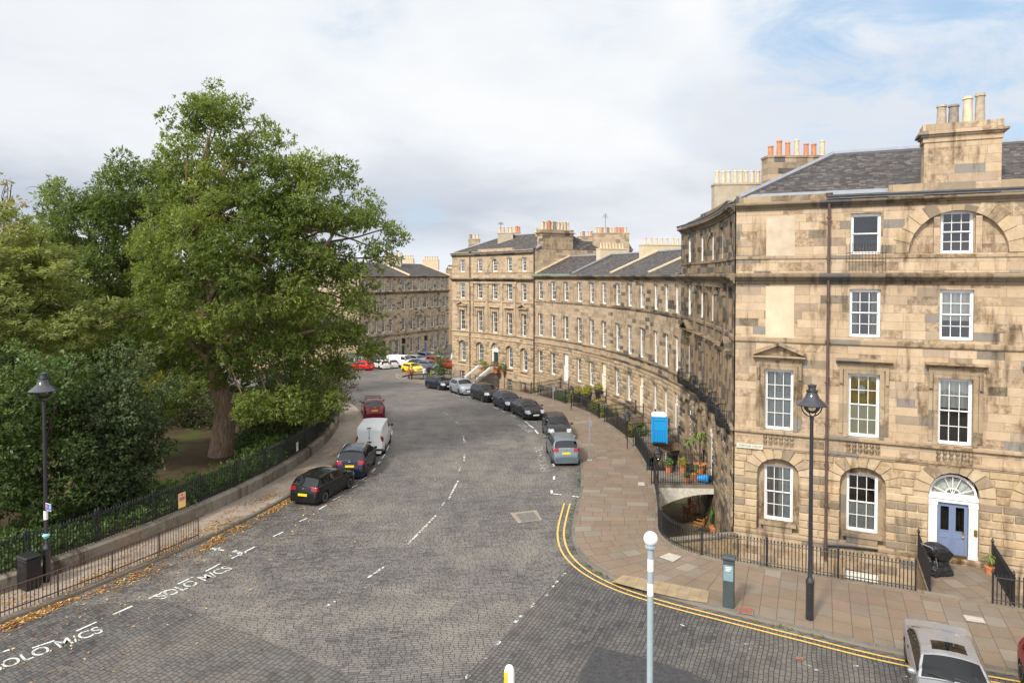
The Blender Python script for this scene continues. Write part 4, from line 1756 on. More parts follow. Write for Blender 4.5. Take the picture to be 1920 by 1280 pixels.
rf = MB()
E0, ae = corner_off(.12)
R0, ar = corner_off(SETB)
lv = lambda p, z: V((p.x, p.y, z))
fe = FRONT.O(SE) + FRONT.i * .12
fr_ = FRONT.O(SE) + FRONT.i * SETB
sl = sqrt(SETB ** 2 + (ZR - ZE) ** 2)
s0e = (E0 - FRONT.O(0)).dot(FRONT.t)
s0r = (R0 - FRONT.O(0)).dot(FRONT.t)
rf.face([lv(E0, ZE), lv(fe, ZE), lv(fr_, ZR), lv(R0, ZR)], [(s0e, 0), (SE, 0), (SE, sl), (s0r, sl)])
b0, b1 = FRONT.O(SE) + FRONT.i * 2 * SETB, corner_off(2 * SETB)[0]
rf.face([lv(R0, ZR), lv(fr_, ZR), lv(b0, ZE), lv(b1, ZE)])
N = 12
for i in range(N):
    t0, t1 = i / N, (i + 1) / N
    a0, a1 = ae + (A1 - ae) * t0, ae + (A1 - ae) * t1
    c0, c1 = ar + (A1 - ar) * t0, ar + (A1 - ar) * t1
    rf.face([pol(RF + .12, a1, ZE), pol(RF + .12, a0, ZE), pol(RF + SETB, c0, ZR), pol(RF + SETB, c1, ZR)], [(-a1, 0), (-a0, 0), (-c0, sl), (-c1, sl)])
    rf.face([pol(RF + SETB, c1, ZR), pol(RF + SETB, c0, ZR), pol(RF + 10.4, c0 + (3 if i == 0 else 0), ZE), pol(RF + 10.4, c1, ZE)])
ro = rf.build('roof', M['slate'], CB)
rl = MB()
rl.tube([lv(E0, ZE + .04), lv(R0, ZR + .06)], .14, 6)
rl.tube([lv(R0, ZR + .05), lv(fr_, ZR + .05)], .15, 6)
rl.tube([pol(RF + SETB, ar + (A1 - ar) * i / 12, ZR + .05) for i in range(13)], .13, 6)
rl.build('ridge', M['lead'], ro)
fl = MB()
fl.face([lv(FRONT.P(.3, 0, -.12), ZE + .02), lv(FRONT.P(6.2, 0, -.12), ZE + .02), lv(FRONT.P(6.2, 0, -.55), ZE + .24), lv(FRONT.P(.6, 0, -.55), ZE + .24)])
fl.build('flashing', M['lead'], ro)
# radial end walls above the terrace and at the back
ew = MB()
for a, z0 in ((A1, -3.5),):
    p = [pol(RF - .0, a, z0), pol(RF + 10.4, a, z0), pol(RF + 10.4, a, ZE), pol(RF + SETB, a, ZR + .12), pol(RF, a, ZE)]
    ew.face(p)
ew.build('gable', M['ashlar_sooty'], CB)
# chimneys
chimney(CB, FRONT.P(7.42, 0, .0), FRONT.t, FRONT.i, 2.67, 1.0, 15.40, 17.86, [('b', .86), ('g', .82), ('c', 1.12), ('b', 1.2)], M['ashlar_corner'], True, .195, (.42, 2.25))
_p = pol(RF + .35, 9.6)
_x = V((cos(PH0 + 9.6 / RF), sin(PH0 + 9.6 / RF), 0))
chimney(CB, (_p.x, _p.y), _x, V((-_x.y, _x.x, 0)), 2.9, .9, 15.3, 17.45, [('c', .78)] * 8, M['cement'], False, .13)
_p = at_depth(1440, 300, 39)
_q = at_depth(1562, 300, 39)
chimney(CB, (_p.x, _p.y), (_q - _p), V((0, 1, 0)), (_q - _p).length, 1.0, 15.5, 18.75, [('r', .62), ('r', .95), ('r', .85), ('c', 1.0), ('r', .75), ('r', .75), ('c', .95)], M['ashlar_terrace_end'], False, .15)

M['old_white'] = simple('weathered_white_plate', (.60, .56, .47), .6, var=.3, scale=9)
sgn = thing('street_sign', 'long white street name plate reading LONDON STREET at the building corner', 'street sign', FRONT.P(.72, 4.24, .125))
W = frame(FRONT.P(.10, 4.13, .118), FRONT.X(0), FRONT.Y(0))
b = MB()
b.box(0, 1.14, -.02, .0, 0, .20)
b.build('plate', M['old_white'], sgn, W)
WT = frame(FRONT.P(.15, 4.18, .142), FRONT.X(0), FRONT.Y(0)) @ Matrix.Rotation(pi / 2, 4, 'X')
tx = text_mesh('lettering', 'LONDON STREET', M['iron'], sgn, WT, .155)
wx = max(v.co.x for v in tx.data.vertices)
tx.data.transform(Matrix.Diagonal((1.05 / wx, 1, 1, 1)))

# ================================================================== terraced houses
Z_T0 = -3.6
houses = [
    ('nearest terraced house beside the sooty corner tenement with the blue portable toilet at its door', 17.0, 25.0, [18.2, 20.8, 23.4], 'ashlar_terrace_end'),
    ('curved terraced house with cream door, third from the far downpipe', 25.0, 33.95, [26.77, 29.6, 32.39], 'ashlar_terrace_end'),
    ('curved terraced house with pale cream door and black planters on its step', 33.95, 42.55, [35.52, 38.31, 41.08], 'ashlar_terrace'),
    ('curved terraced house with plain white door next to the far downpipe', 42.55, 50.9, [44.07, 46.92, 49.75], 'ashlar_terrace'),
]
DOORS = []
for hi, (lab, a0, a1, bays, wm_) in enumerate(houses):
    mid = pol(RF, (a0 + a1) / 2)
    H = thing('terraced_house', lab, 'house', (mid.x, mid.y, gz(mid.y)), 0, 'houses of the curved terrace')
    s0, s1 = -a1, -a0
    zt = gz(mid.y)
    ops, gops = [], []
    for i, a in enumerate(bays):
        s = -a
        ops.append(Op(s, 1.10, 9.30, 11.40, 0, .16))
        ops.append(Op(s, 1.10, 5.03, 7.65, 0, .18))
        if i == 0:
            gops.append(Op(s, 1.30, .18 + zt * .5, 3.55, 0, .25))
        else:
            gops.append(Op(s, 1.14, .85, 3.35, 0, .18))
    bops = [Op(-a, 1.0, -2.2 + zt * .5, -.6 + zt * .5, 0, .2) for a in bays[1:]]
    w = MB()
    wall(w, ARC, s0, s1, Z_BA, Z_CO, ops, 0)
    w.build('wall', M[wm_], H)
    w = MB()
    wall(w, ARC, s0, s1, Z_T0 + zt, .22, bops, .05)
    w.build('basement_wall', M[wm_], H)
    g = MB()
    wall(g, ARC, s0, s1, .22, Z_BA, gops, 0)
    rusticate(g, ARC, s0, s1, .42, Z_BA - .005, gops, .335, .95, .065, .07, .4)
    g.build('ground_floor_wall', M['rust_terrace'], H)
    tmat = M['trim_corner'] if hi > 1 else M['trim_dark']
    block_trim(H, tmat, ARC, s0, s1, 0, False)
    for i, a in enumerate(bays):
        if i:
            t_ = MB()
            fbox(t_, ARC, -a - .68, -a + .68, .71, .845, 0, .10)
            for k in range(-2, 3):      # splayed lintel stones
                fbox(t_, ARC, -a + k * .3 - .14, -a + k * .3 + .14, 3.37, 3.78, .0, .052)
            t_.build('window_surround', tmat, H)
        part_box(H, 'sill', tmat, ARC, -a - .62, -a + .62, 9.17, 9.29, 0, .12)
    gt_ = MB()
    profile(gt_, ARC, s0, s1, [(.40, 12.13), (.42, 12.2), (.46, 12.28), (.36, 12.28), (.05, 12.2)])
    gt_.build('gutter', M['copper'] if hi == 3 else M['lead'], H)
    interior(H, ARC, s0, s1, -.2, (.2, 4.3, 8.6, 12.0), M['room'])
    for i, a in enumerate(bays):
        window(ARC, H, -a, 9.31, 1.10, 2.08, -.16, 3, 4, *pick_inside())
        window(ARC, H, -a, 5.05, 1.10, 2.59, -.18, 3, 4, *pick_inside())
        if i:
            window(ARC, H, -a, .86, 1.14, 2.48, -.18, 3, 4, *pick_inside())
            window(ARC, H, -a, -2.18 + zt * .5, 1.0, 1.56, -.15, 3, 4, None)
        else:
            dm = [M['teal_door'], M['cream'], M['cream'], M['white']][hi]
            door_case(ARC, H, -a, .2 + zt * .5, 1.06, 2.35, dm, -.18, False, surround=False)
            if True:
                tr = MB()
                Wd = frame(ARC.P(-a, 0, -.18), ARC.X(-a), ARC.Y(-a))
                zb_ = .2 + zt * .5 + 2.45
                tr.box(-.58, .58, .04, .09, zb_, 3.52)
                tr.build('transom', [M['white'], M['cream'], M['cream'], M['white']][hi], H, Wd)
    DOORS.append((bays[0], .17 + zt * .5))
    # roof
    r_ = MB()
    n = 6
    zr = 14.35
    for i in range(n):
        c0, c1 = a0 + (a1 - a0) * i / n, a0 + (a1 - a0) * (i + 1) / n
        sl = sqrt(4.8 ** 2 + 2.1 ** 2)
        r_.face([pol(RF - .1, c1, 12.22), pol(RF - .1, c0, 12.22), pol(RF + 4.9, c0, zr), pol(RF + 4.9, c1, zr)], [(-c1, 0), (-c0, 0), (-c0, sl), (-c1, sl)])
        r_.face([pol(RF + 4.9, c1, zr), pol(RF + 4.9, c0, zr), pol(RF + 9.8, c0, 12.2), pol(RF + 9.8, c1, 12.2)])
    ro = r_.build('roof', M['slate'], H)
    k_ = MB()
    k_.tube([pol(RF + 4.9, a0 + (a1 - a0) * i / 6, zr + .04) for i in range(7)], .13, 6)
    k_.build('ridge', M['lead'], ro)
    sk = MB()
    p0, p1 = pol(RF - .05, a1 - .1, 12.28), pol(RF + 4.9, a1 - .1, zr + .06)
    sk.box(0, (p1 - p0).length, -.16, .16, 0, .13, M=Matrix.Translation(p0) @ (p1 - p0).to_track_quat('X', 'Z').to_matrix().to_4x4())
    sk.build('skew', M['plaster'] if hi in (0, 1, 3) else M['lead'], ro)
    rw = MB()
    rw.face([pol(RF + 9.8, a1, -4), pol(RF + 9.8, a0, -4), pol(RF + 9.8, a0, 12.2), pol(RF + 9.8, a1, 12.2)])
    rw.build('rear_wall', M['rubble'], H)
    if hi in (1, 2):
        aa = a1 - .05
        xx = V((cos(PH0 + aa / RF), sin(PH0 + aa / RF), 0))
        p = pol(RF + 3.4, aa)
        chimney(H, (p.x, p.y), xx, V((-xx.y, xx.x, 0)), 3.4 if hi == 2 else 4.4, .9, 12.6, 14.95 if hi == 2 else 15.0, [('c', .62)] * (8 if hi == 2 else 7), M['plaster'], False, .14)

# ================================================================== far pavilion
midf = pol(RF, 59.8)
FB = thing('end_pavilion', 'four storey tan sandstone building with dark green door ending the terrace', 'building', (midf.x, midf.y, gz(midf.y)))
A2, A3, ZO = 50.9, 68.8, -.35
farb = [-66.61, -62.89, -59.69, -56.46, -53.33]
pavilion_face(FB, -A3, -A2, farb, ZO, M['ashlar_far'], M['rust_far'], M['ashlar_far'], 2, M['green_door'], -5.6, (1, '1'), None, False)
fr2 = MB()
N = 10
zE, zR = ZO + 15.55, ZO + 17.85
sl = sqrt(5.2 ** 2 + 2.8 ** 2)
ra0, ra1 = A2 + 1.3, A3 - 5.0
for i in range(N):
    t0, t1 = i / N, (i + 1) / N
    e0, e1 = A2 + (A3 - A2) * t0, A2 + (A3 - A2) * t1
    r0, r1 = ra0 + (ra1 - ra0) * t0, ra0 + (ra1 - ra0) * t1
    fr2.face([pol(RF + .12, e1, zE), pol(RF + .12, e0, zE), pol(RF + SETB, r0, zR), pol(RF + SETB, r1, zR)], [(-e1, 0), (-e0, 0), (-r0, sl), (-r1, sl)])
    fr2.face([pol(RF + SETB, r1, zR), pol(RF + SETB, r0, zR), pol(RF + 10.4, e0, zE), pol(RF + 10.4, e1, zE)])
fr2.face([pol(RF + .12, A3, zE), pol(RF + SETB, ra1, zR), pol(RF + 10.4, A3, zE)])
fr2.face([pol(RF + .12, A2, zE), pol(RF + 10.4, A2, zE), pol(RF + SETB, ra0, zR)])
ro = fr2.build('roof', M['slate'], FB)
k_ = MB()
k_.tube([pol(RF + SETB, ra0 + (ra1 - ra0) * i / 8, zR + .04) for i in range(9)], .14, 6)
k_.tube([pol(RF + .12, A3, zE + .05), pol(RF + SETB, ra1, zR + .05)], .13, 6)
k_.tube([pol(RF + .12, A2, zE + .06), pol(RF + SETB, ra0, zR + .05)], .17, 6)
k_.build('ridge', M['lead'], ro)
ew = MB()
for a in (A2, A3):
    zz = zE
    ew.face([pol(RF, a, -6), pol(RF + 10.4, a, -6), pol(RF + 10.4, a, zE), pol(RF + SETB, a, zz), pol(RF, a, zE)])
ew.face([pol(RF + 10.4, A3, -6), pol(RF + 10.4, A2, -6), pol(RF + 10.4, A2, zE), pol(RF + 10.4, A3, zE)])
ew.build('gable', M['ashlar_far'], FB)


def px_stack(root, x0, x1, ytop, depth, zbase, pots, mat, dy=1.1, cap=False, pr=.15):
    p, q = at_depth(x0, ytop, depth), at_depth(x1, ytop, depth)
    return chimney(root, (p.x, p.y), (1, 0, 0), (0, 1, 0), q.x - p.x, dy, zbase, p.z, pots, mat, cap, pr)


_x = V((cos(PH0 + 50.9 / RF), sin(PH0 + 50.9 / RF), 0))
_p = pol(RF + 1.0, 50.93)
chimney(FB, (_p.x, _p.y), _x, V((-_x.y, _x.x, 0)), 4.5, 1.1, 14.6, 17.2, [('c', 1.0), ('c', .95), ('r', 1.1), ('c', 1.05), ('g', 1.0), ('c', .95), ('c', 1.0), ('c', 1.05), ('c', 1.0)], M['ashlar_terrace_end'], True, .2)
px_stack(FB, 933, 962, 438, 91.5, 15.3, [('c', .85)] * 4, M['cement'], 2.5, False, .2)
px_stack(FB, 962.5, 976, 437, 94, 15.3, [('c', .8), ('r', .9), ('r', .8)], M['cement'], 1.6, False, .18)
px_stack(FB, 1004, 1015, 440, 88, 15.3, [('c', .8), ('c', .8), ('c', .8)], M['cement'], 1.6, False, .18)
px_stack(FB, 878, 899, 449, 103, 13.0, [('g', .7), ('c', .75), ('c', .75)], M['ashlar_back'], 2.0, False, .2)
antenna(FB, at_depth(939, 432, 91.8), 1.1)
downpipe(ARC, FB, -50.95, -1.8, 15.1, .12, .08)
downpipe(ARC, FB, -64.9, -1.8, 15.1, .12, .055)

# ================================================================== buildings behind
RB = thing('rear_tenement', 'stone tenement rising behind the terrace roofs with a long row of mixed chimney pots', 'building', (16, 106, -3))
b = MB()
p0, p1 = at_depth(1072, 470, 104), at_depth(1186, 470, 104)
b.box(p0.x, p1.x, 104, 116, -4, at_depth(1100, 470, 104).z)
b.build('wall', M['ashlar_far'], RB)
b = MB()
zt = at_depth(1100, 469, 104).z
zr = at_depth(1080, 447, 106).z
b.face([(p0.x - .3, 103.6, zt), (p1.x, 103.6, zt), (p1.x, 109, zr), (p0.x + 2.0, 109, zr)])
b.face([(p0.x - .3, 103.6, zt), (p0.x + 2.0, 109, zr), (p0.x - .3, 116, zt)])
b.build('roof', M['slate'], RB)
b = MB()
b.tube([(p0.x - .3, 103.6, zt + .05), (p0.x + 2.0, 109, zr + .05)], .22, 6)
b.tube([(p0.x - .3, 103.5, zt + .05), (p1.x, 103.5, zt + .05)], .16, 6)
b.build('ridge', M['lead'], RB)
px_stack(RB, 1114, 1180, 438, 101.5, 8, [('c', .9), ('c', .9), ('r', .85), ('c', .85), ('g', .85), ('c', .85), ('c', .85), ('r', .9), ('r', .85), ('r', .85), ('c', .9)], M['ashlar_far'], 2.0, False, .2)
px_stack(RB, 1084, 1114, 444, 108, 12, [('c', .7), ('g', .8), ('c', .8), ('r', .8)], M['ashlar_far'], 1.5, False, .2)
antenna(RB, at_depth(1135, 428, 101.8), 2.2)

# long grey tenement across the square
BT = thing('grey_tenement', 'long four storey grey stone tenement across the square behind the red car', 'building', (-19, 128, -3.5))
BK = Straight((-25.9, 115.6), (.482, .876))


def ray_s(px):
    m = (px - 960) / FPX
    # o.x + t.x s = m (o.y + t.y s)
    return (m * BK.o.y - BK.o.x) / (BK.t.x - m * BK.t.y)


LB = ray_s(841)
bx = [688.3, 704.3, 719, 733, 744.9, 756.9, 772, 785.5, 798.6, 811.3, 822, 833.4]
ops = []
rows = ((9.35, 11.35), (5.9, 8.1), (2.0, 4.35), (-2.3, .5))
doors_b = (2, 5, 8)
for i, px in enumerate(bx):
    s = ray_s(px)
    for j, (zb, zt) in enumerate(rows):
        if i == 4 and j < 3:
            continue
        if j == 3 and i in doors_b:
            ops.append(Op(s, 1.15, -3.0, .5, 0, .2))
        else:
            ops.append(Op(s, 1.05, zb, zt, 0, .16))
b = MB()
wall(b, BK, 0, LB, -4.5, 12.0, ops)
b.face([BK.P(0, -4.5, 0), BK.P(0, -4.5, -10), BK.P(0, 12, -10), BK.P(0, 14.3, -5), BK.P(0, 12, 0)])
p = [BK.P(LB, -4.5, 0), BK.P(LB, -4.5, -10), BK.P(LB, 12, -10), BK.P(LB, 14.3, -5), BK.P(LB, 12, 0)]
b.face(p)
b.build('wall', M['ashlar_back'], BT)
for nm, pf in (('cornice', cornice_prof(8.75, .5, .45)), ('cornice', cornice_prof(11.7, .4, .4)), ('band_course', [(0, 1.25), (.12, 1.25), (.12, 1.5), (0, 1.55)])):
    b = MB()
    profile(b, BK, 0, LB, pf)
    b.build(nm, M['trim_dark'], BT)
interior(BT, BK, 0, LB, -3, (-2.8, 1.2, 5.2, 8.8, 11.9), M['room'])
for i, px in enumerate(bx):
    s = ray_s(px)
    for j, (zb, zt) in enumerate(rows):
        if i == 4 and j < 3:
            continue
        if j == 3 and i in doors_b:
            door_case(BK, BT, s, -2.98, 1.0, 2.3, [M['teal_door'], M['green_door'], M['blue_door']][doors_b.index(i)], -.18, False, surround=False)
            continue
        window(BK, BT, s, zb, 1.05, zt - zb, -.14, 3, 4, *pick_inside())
b = MB()
b.face([BK.P(-1, 12.1, .3), BK.P(LB + .2, 12.1, .3), BK.P(LB - 2.6, 14.5, -5), BK.P(-1, 14.5, -5)])
b.face([BK.P(LB + .2, 12.1, .3), BK.P(LB + .2, 12.1, -10), BK.P(LB - 2.6, 14.5, -5)])
ro = b.build('roof', M['slate'], BT)
b = MB()
b.tube([BK.P(LB + .2, 12.15, .3), BK.P(LB - 2.6, 14.55, -5)], .15, 5)
b.tube([BK.P(ray_s(762) + .6, 12.2, .3), BK.P(ray_s(762) - 1, 14.55, -5)], .2, 5)
b.build('ridge', M['plaster'], ro)
px_stack(BT, 718, 752, 482, 131, 11, [('c', .7)] * 5, M['cement'], 1.5, False, .22)
px_stack(BT, 792, 822, 488, 141, 11, [('c', .7)] * 6, M['plaster'], 1.5, False, .22)
px_stack(BT, 756, 775, 486, 139, 11, [('c', .7)] * 4, M['plaster'], 1.5, False, .22)
downpipe(BK, BT, .15, -3, 12, .1, .07)

PH = thing('pale_house', 'low pale stone house half hidden behind the trees left of the grey tenement', 'house', (-34, 117, -3.5))
b = MB()
PFc = Straight((-44, 112.0), (.985, .17))
Lp = 18.2
pops = []
for px in (655, 672):
    m = (px - 960) / FPX
    s = (m * PFc.o.y - PFc.o.x) / (PFc.t.x - m * PFc.t.y)
    pops += [Op(s, 1.3, .2, 1.7, 0, .15), Op(s, 1.6 if px < 660 else 1.1, -2.6, -.9, 0, .15)]
wall(b, PFc, 0, Lp, -4.5, 3.4, pops)
b.build('wall', M['ashlar_pale'], PH)
interior(PH, PFc, 0, Lp, -3, (-2.9, 0, 3.2), M['room'])
for o in pops:
    window(PFc, PH, o.s, o.zb, o.w, o.zt - o.zb, -.13, 2, 4, 'blind', .5)
b = MB()
b.face([PFc.P(-.3, 3.4, .3), PFc.P(Lp, 3.4, .3), PFc.P(Lp, 6, -5), PFc.P(-.3, 6, -5)])
b.build('roof', M['slate'], PH)

GB = thing('gable_building', 'brown stone gable showing in the gap beyond the end pavilion', 'building', (-13, 158, -3.5))
b = MB()
p0, p1 = at_depth(836, 510, 155), at_depth(880, 510, 155)
zt = at_depth(845, 506, 155).z
b.box(p0.x, p1.x, 155, 168, -5, zt)
for k in range(4):
    b.box(p0.x + .6 + k * 1.3, p0.x + 1.5 + k * 1.3, 154.97, 155.0, 2, 2.1)
b.build('wall', M['rubble'], GB)
b = MB()
b.face([(p0.x, 155, zt + .01), (p1.x, 155, zt + .01), (p1.x, 161, zt + 1.2), (p0.x, 161, zt + 1.2)])
b.build('roof', M['slate'], GB)
px_stack(GB, 839, 851, 507, 156, 10, [('c', .8)] * 4, M['rubble'], 1.2, False, .22)
# ------------------------------------------------------------------ railings, areas and doorsteps
def resample(line, d):
    L = [0.0]
    for p, q in zip(line[:-1], line[1:]):
        L.append(L[-1] + (q - p).length)
    n = max(1, round(L[-1] / d))
    out = []
    j = 0
    for i in range(n + 1):
        t = L[-1] * i / n
        while j < len(L) - 2 and L[j + 1] < t:
            j += 1
        out.append(line[j].lerp(line[j + 1], (t - L[j]) / max(L[j + 1] - L[j], 1e-9)))
    return out


def railing(label, line, h=1.15, sp=.125, post=2.6, mat=None, r=.011, spear=True, group=None, name='railing', paired=False, rail_w=.02):
    """line: points at the foot of the bars"""
    mat = mat or M['iron']
    c = line[len(line) // 2]
    rt = thing(name, label, 'railing', c, 0, group)
    b = MB()
    for p in resample(line, sp):
        b.box(p.x - r, p.x + r, p.y - r, p.y + r, p.z, p.z + h - (.1 if spear else 0))
        if spear:
            z = p.z + h - .1
            w_ = r * 2.1
            base = [V((p.x - w_, p.y - w_, z)), V((p.x + w_, p.y - w_, z)), V((p.x + w_, p.y + w_, z)), V((p.x - w_, p.y + w_, z))]
            top = V((p.x, p.y, z + .12))
            for i in range(4):
                b.face([base[i], base[(i + 1) % 4], top])
    b.build('bars', mat, rt)
    for zz in ((h - .16, .14) if spear else (h - .03, .16)):
        tb = MB()
        tb.tube([p + V((0, 0, zz)) for p in resample(line, .8)], rail_w, 6)
        tb.build('rail', mat, rt)
    if post:
        pts = resample(line, post)
        for p in pts:
            for off in ((-.1, .1) if paired else (0,)):
                d = (line[-1] - line[0]).normalized() * off
                pb = MB()
                q = p + d
                pb.lathe([(.032, 0), (.032, h - .02), (.05, h), (.055, h + .04), (.035, h + .09), (.012, h + .16)] if spear else [(.025, 0), (.025, h), (.01, h + .01)], 7, q)
                pb.build('post', mat, rt)
    return rt


def rail_pts(pa, pb, step=1):
    ia = min(range(len(RAIL)), key=lambda i: (RAIL[i] - V((pa.x, pa.y, 0))).length)
    ib = min(range(len(RAIL)), key=lambda i: (RAIL[i] - V((pb.x, pb.y, 0))).length)
    return RAIL[min(ia, ib):max(ia, ib) + 1]


def on_pave(line, h=PAVH + .10):
    return [lift(p, h) for p in line]


PLX0, PLX1 = 7.35, 10.05          # doorstep of the blue door
pf = [FRONT.P(s, 0, 3.42) for s in (PLX0, PLX1)]
doors = [(8.5, 6.7, 9.7)] + [(DOORS[0][0], 15.9, 18.6)] + [(a, a - 1.9, a - .1) for a, z in DOORS[1:]]
# one plinth (kerb of the area) with its retaining wall under all railings
rw = thing('area_wall', 'low stone plinth and retaining wall under the black railings of the terrace', 'wall', lift(RAIL[30], 0))
b = MB()
I1 = [p + (q - p).normalized() * 0 for p, q in zip(RAIL, KERB)]
RI = [p - (q - p).normalized() * .30 for p, q in zip(RAIL, KERB)]
last = len(RAIL) - 31
A_, B_ = RAIL[:last], RI[:last]
strip(b, A_, B_, PAVH + .10, PAVH + .10, ALEN)
strip(b, [p + (q - p).normalized() * .0 for p, q in zip(A_, B_)], [p + (q - p).normalized() * .004 for p, q in zip(A_, B_)], -.1, PAVH + .10, ALEN)
b.build('plinth', M['coping'], rw)
b = MB()
for i in range(last - 1):
    b.face([lift(RI[i], -2.8), lift(RI[i + 1], -2.8), lift(RI[i + 1], PAVH + .09), lift(RI[i], PAVH + .09)])
b.build('retaining_wall', M['rubble'], rw)

# floor of the sunken areas: a mossy patio at the corner, gardens along the terrace
b = MB()
for i in range(26):
    a0, a1 = -1 + i * .66, -1 + (i + 1) * .66
    z = -2.62
    b.face([pol(RR(a0) + .3, a0, z), pol(RR(a1) + .3, a1, z), pol(RF - .02, a1, z), pol(RF - .02, a0, z)])
struct('patio_ground', b, M['patio'])
b = MB()
for i in range(40):
    a0, a1 = 19.2 + i * 1.25, 19.2 + (i + 1) * 1.25
    p0, p1 = pol(RF, a0), pol(RF, a1)
    z0, z1 = gz(p0.y) - 1.25, gz(p1.y) - 1.25
    b.face([pol(RR(a0) + .3, a0, z0), pol(RR(a1) + .3, a1, z1), pol(RF - 1.3, a1, z1), pol(RF - 1.3, a0, z0)])
    b.face([pol(RF - 1.3, a0, z0), pol(RF - 1.3, a1, z1), pol(RF - 1.3, a1, z1 - 1.4), pol(RF - 1.3, a0, z0 - 1.4)])
struct('garden_ground', b, M['area_soil'])
# rubble cross wall at the street corner and one halfway
cw = thing('cross_wall', 'rubble cross wall with stone coping closing the sunken area at the street corner', 'wall', (8.6, 31.2, 0))
b = MB()
p0, p1 = FRONT.P(.1, 0, .1), V((7.1, 30.6, 0))
dd = (p1 - p0)
nn = V((-dd.y, dd.x, 0)).normalized() * .18
b.extrude([p0 - nn + V((0, 0, -2.8)), p1 - nn + V((0, 0, -2.8)), p1 - nn + V((0, 0, .02)), p0 - nn + V((0, 0, .02))], nn * 2)
b.build('wall', M['rubble'], cw)
b = MB()
b.extrude([p0 - nn * 1.2 + V((0, 0, .02)), p1 - nn * 1.2 + V((0, 0, .02)), p1 - nn * 1.2 + V((0, 0, .12)), p0 - nn * 1.2 + V((0, 0, .12))], nn * 2.4)
b.build('coping', M['coping'], cw)

# doorsteps (stone bridges over the area) with their railings
PT = []
labs = ['wide stone doorstep with white arched side leading to the teal door', 'stone doorstep under the blue portable toilet', 'stone doorstep of the third terraced house from the downpipe', 'stone doorstep under the black planters', 'stone doorstep of the plain white door']
rlab = [('black railing along the near side of the doorstep with terracotta pots', 'black railing along the far side of the doorstep with terracotta pots'), ('black railing along the near side of the portable toilet step', 'black railing along the far side of the portable toilet step'), ('black railing along the near side of the step below the third house', 'black railing along the far side of the step below the third house'), ('black railing along the near side of the step with planters', 'black railing along the far side of the step with planters'), ('black railing along the near side of the white door step', 'black railing along the far side of the white door step')]
for i, (ad, r0, r1) in enumerate(doors):
    w2 = 1.5 if i == 0 else (1.35 if i == 1 else .95)
    q = [pol(RR(r0), r0), pol(RR(r1), r1), pol(RF - .02, ad + w2), pol(RF - .02, ad - w2)]
    zs = gz(q[0].y)
    z0 = zs + PAVH + .05
    z1 = max(z0, (DOORS[i - 1][1] if i else .13))
    zz = [z0, z0, z1, z1]
    tq = [V((p.x, p.y, z)) for p, z in zip(q, zz)]
    st = thing('doorstep', labs[i], 'doorstep', (q[0] + q[2]) / 2 + V((0, 0, z0)))
    b = MB()
    b.extrude([p + V((0, 0, -.18)) for p in tq], V((0, 0, .18)))
    b.build('slab', M['flags'] if i else M['coping'], st)
    # arch below, seen from the near side
    n = 10
    for (u0, u1) in ((tq[0], tq[3]), (tq[1], tq[2])):
        b = MB()
        inn = (tq[1] - tq[0]).normalized() * (.12 if (u0 - tq[0]).length < .01 else -.12)
        top = [u0 + V((0, 0, -.18)), u1 + V((0, 0, -.18))]
        low = []
        for k in range(n + 1):
            t = k / n
            low.append(u0.lerp(u1, t) + V((0, 0, -.5 - 1.1 * (1 - t) ** 2.2)))
        b.extrude([top[0]] + low + [top[1]], inn)
        b.build('arch_side', M['old_white'] if i in (0, 3) else M['rubble_dark'], st)
    PT.append((tq, z0))
    for j, (u0, u1) in enumerate(((tq[0], tq[3]), (tq[1], tq[2]))):
        sh = (tq[1] - tq[0]).normalized() * (.06 if j == 0 else -.06)
        railing(rlab[i][j], [u0 + sh, u0.lerp(u1, .5) + sh, u0.lerp(u1, .97) + sh], 1.15, .13, 3.0, None, .012, True, 'doorstep railings')
fs = thing('doorstep', 'broad stone doorstep in front of the blue door with the white fanlight', 'doorstep', FRONT.P(8.7, .1, 1.7))
b = MB()
tq = [FRONT.P(PLX0, 0, 0), FRONT.P(PLX1, 0, 0), FRONT.P(PLX1, 0, 3.5), FRONT.P(PLX0, 0, 3.5)]
b.extrude([p + V((0, 0, -.05)) for p in tq], V((0, 0, .205)))
b.build('slab', M['flags'], fs)
b = MB()
for s in (PLX0, PLX1 - .14):
    b.extrude([FRONT.P(s, -2.8, 0), FRONT.P(s, -2.8, 3.3), FRONT.P(s, -.05, 3.3), FRONT.P(s, -.05, 0)], FRONT.t * .14)
b.build('side_wall', M['rubble'], fs)
railing('short black railing on the left edge of the blue door step', [FRONT.P(PLX0 + .06, .155, 3.45), FRONT.P(PLX0 + .06, .155, .1)], 1.15, .13, 3.4, None, .013, True, 'doorstep railings')
railing('short black railing on the right edge of the blue door step', [FRONT.P(PLX1 - .06, .155, 3.45), FRONT.P(PLX1 - .06, .155, .1)], 1.15, .13, 3.4, None, .013, True, 'doorstep railings')

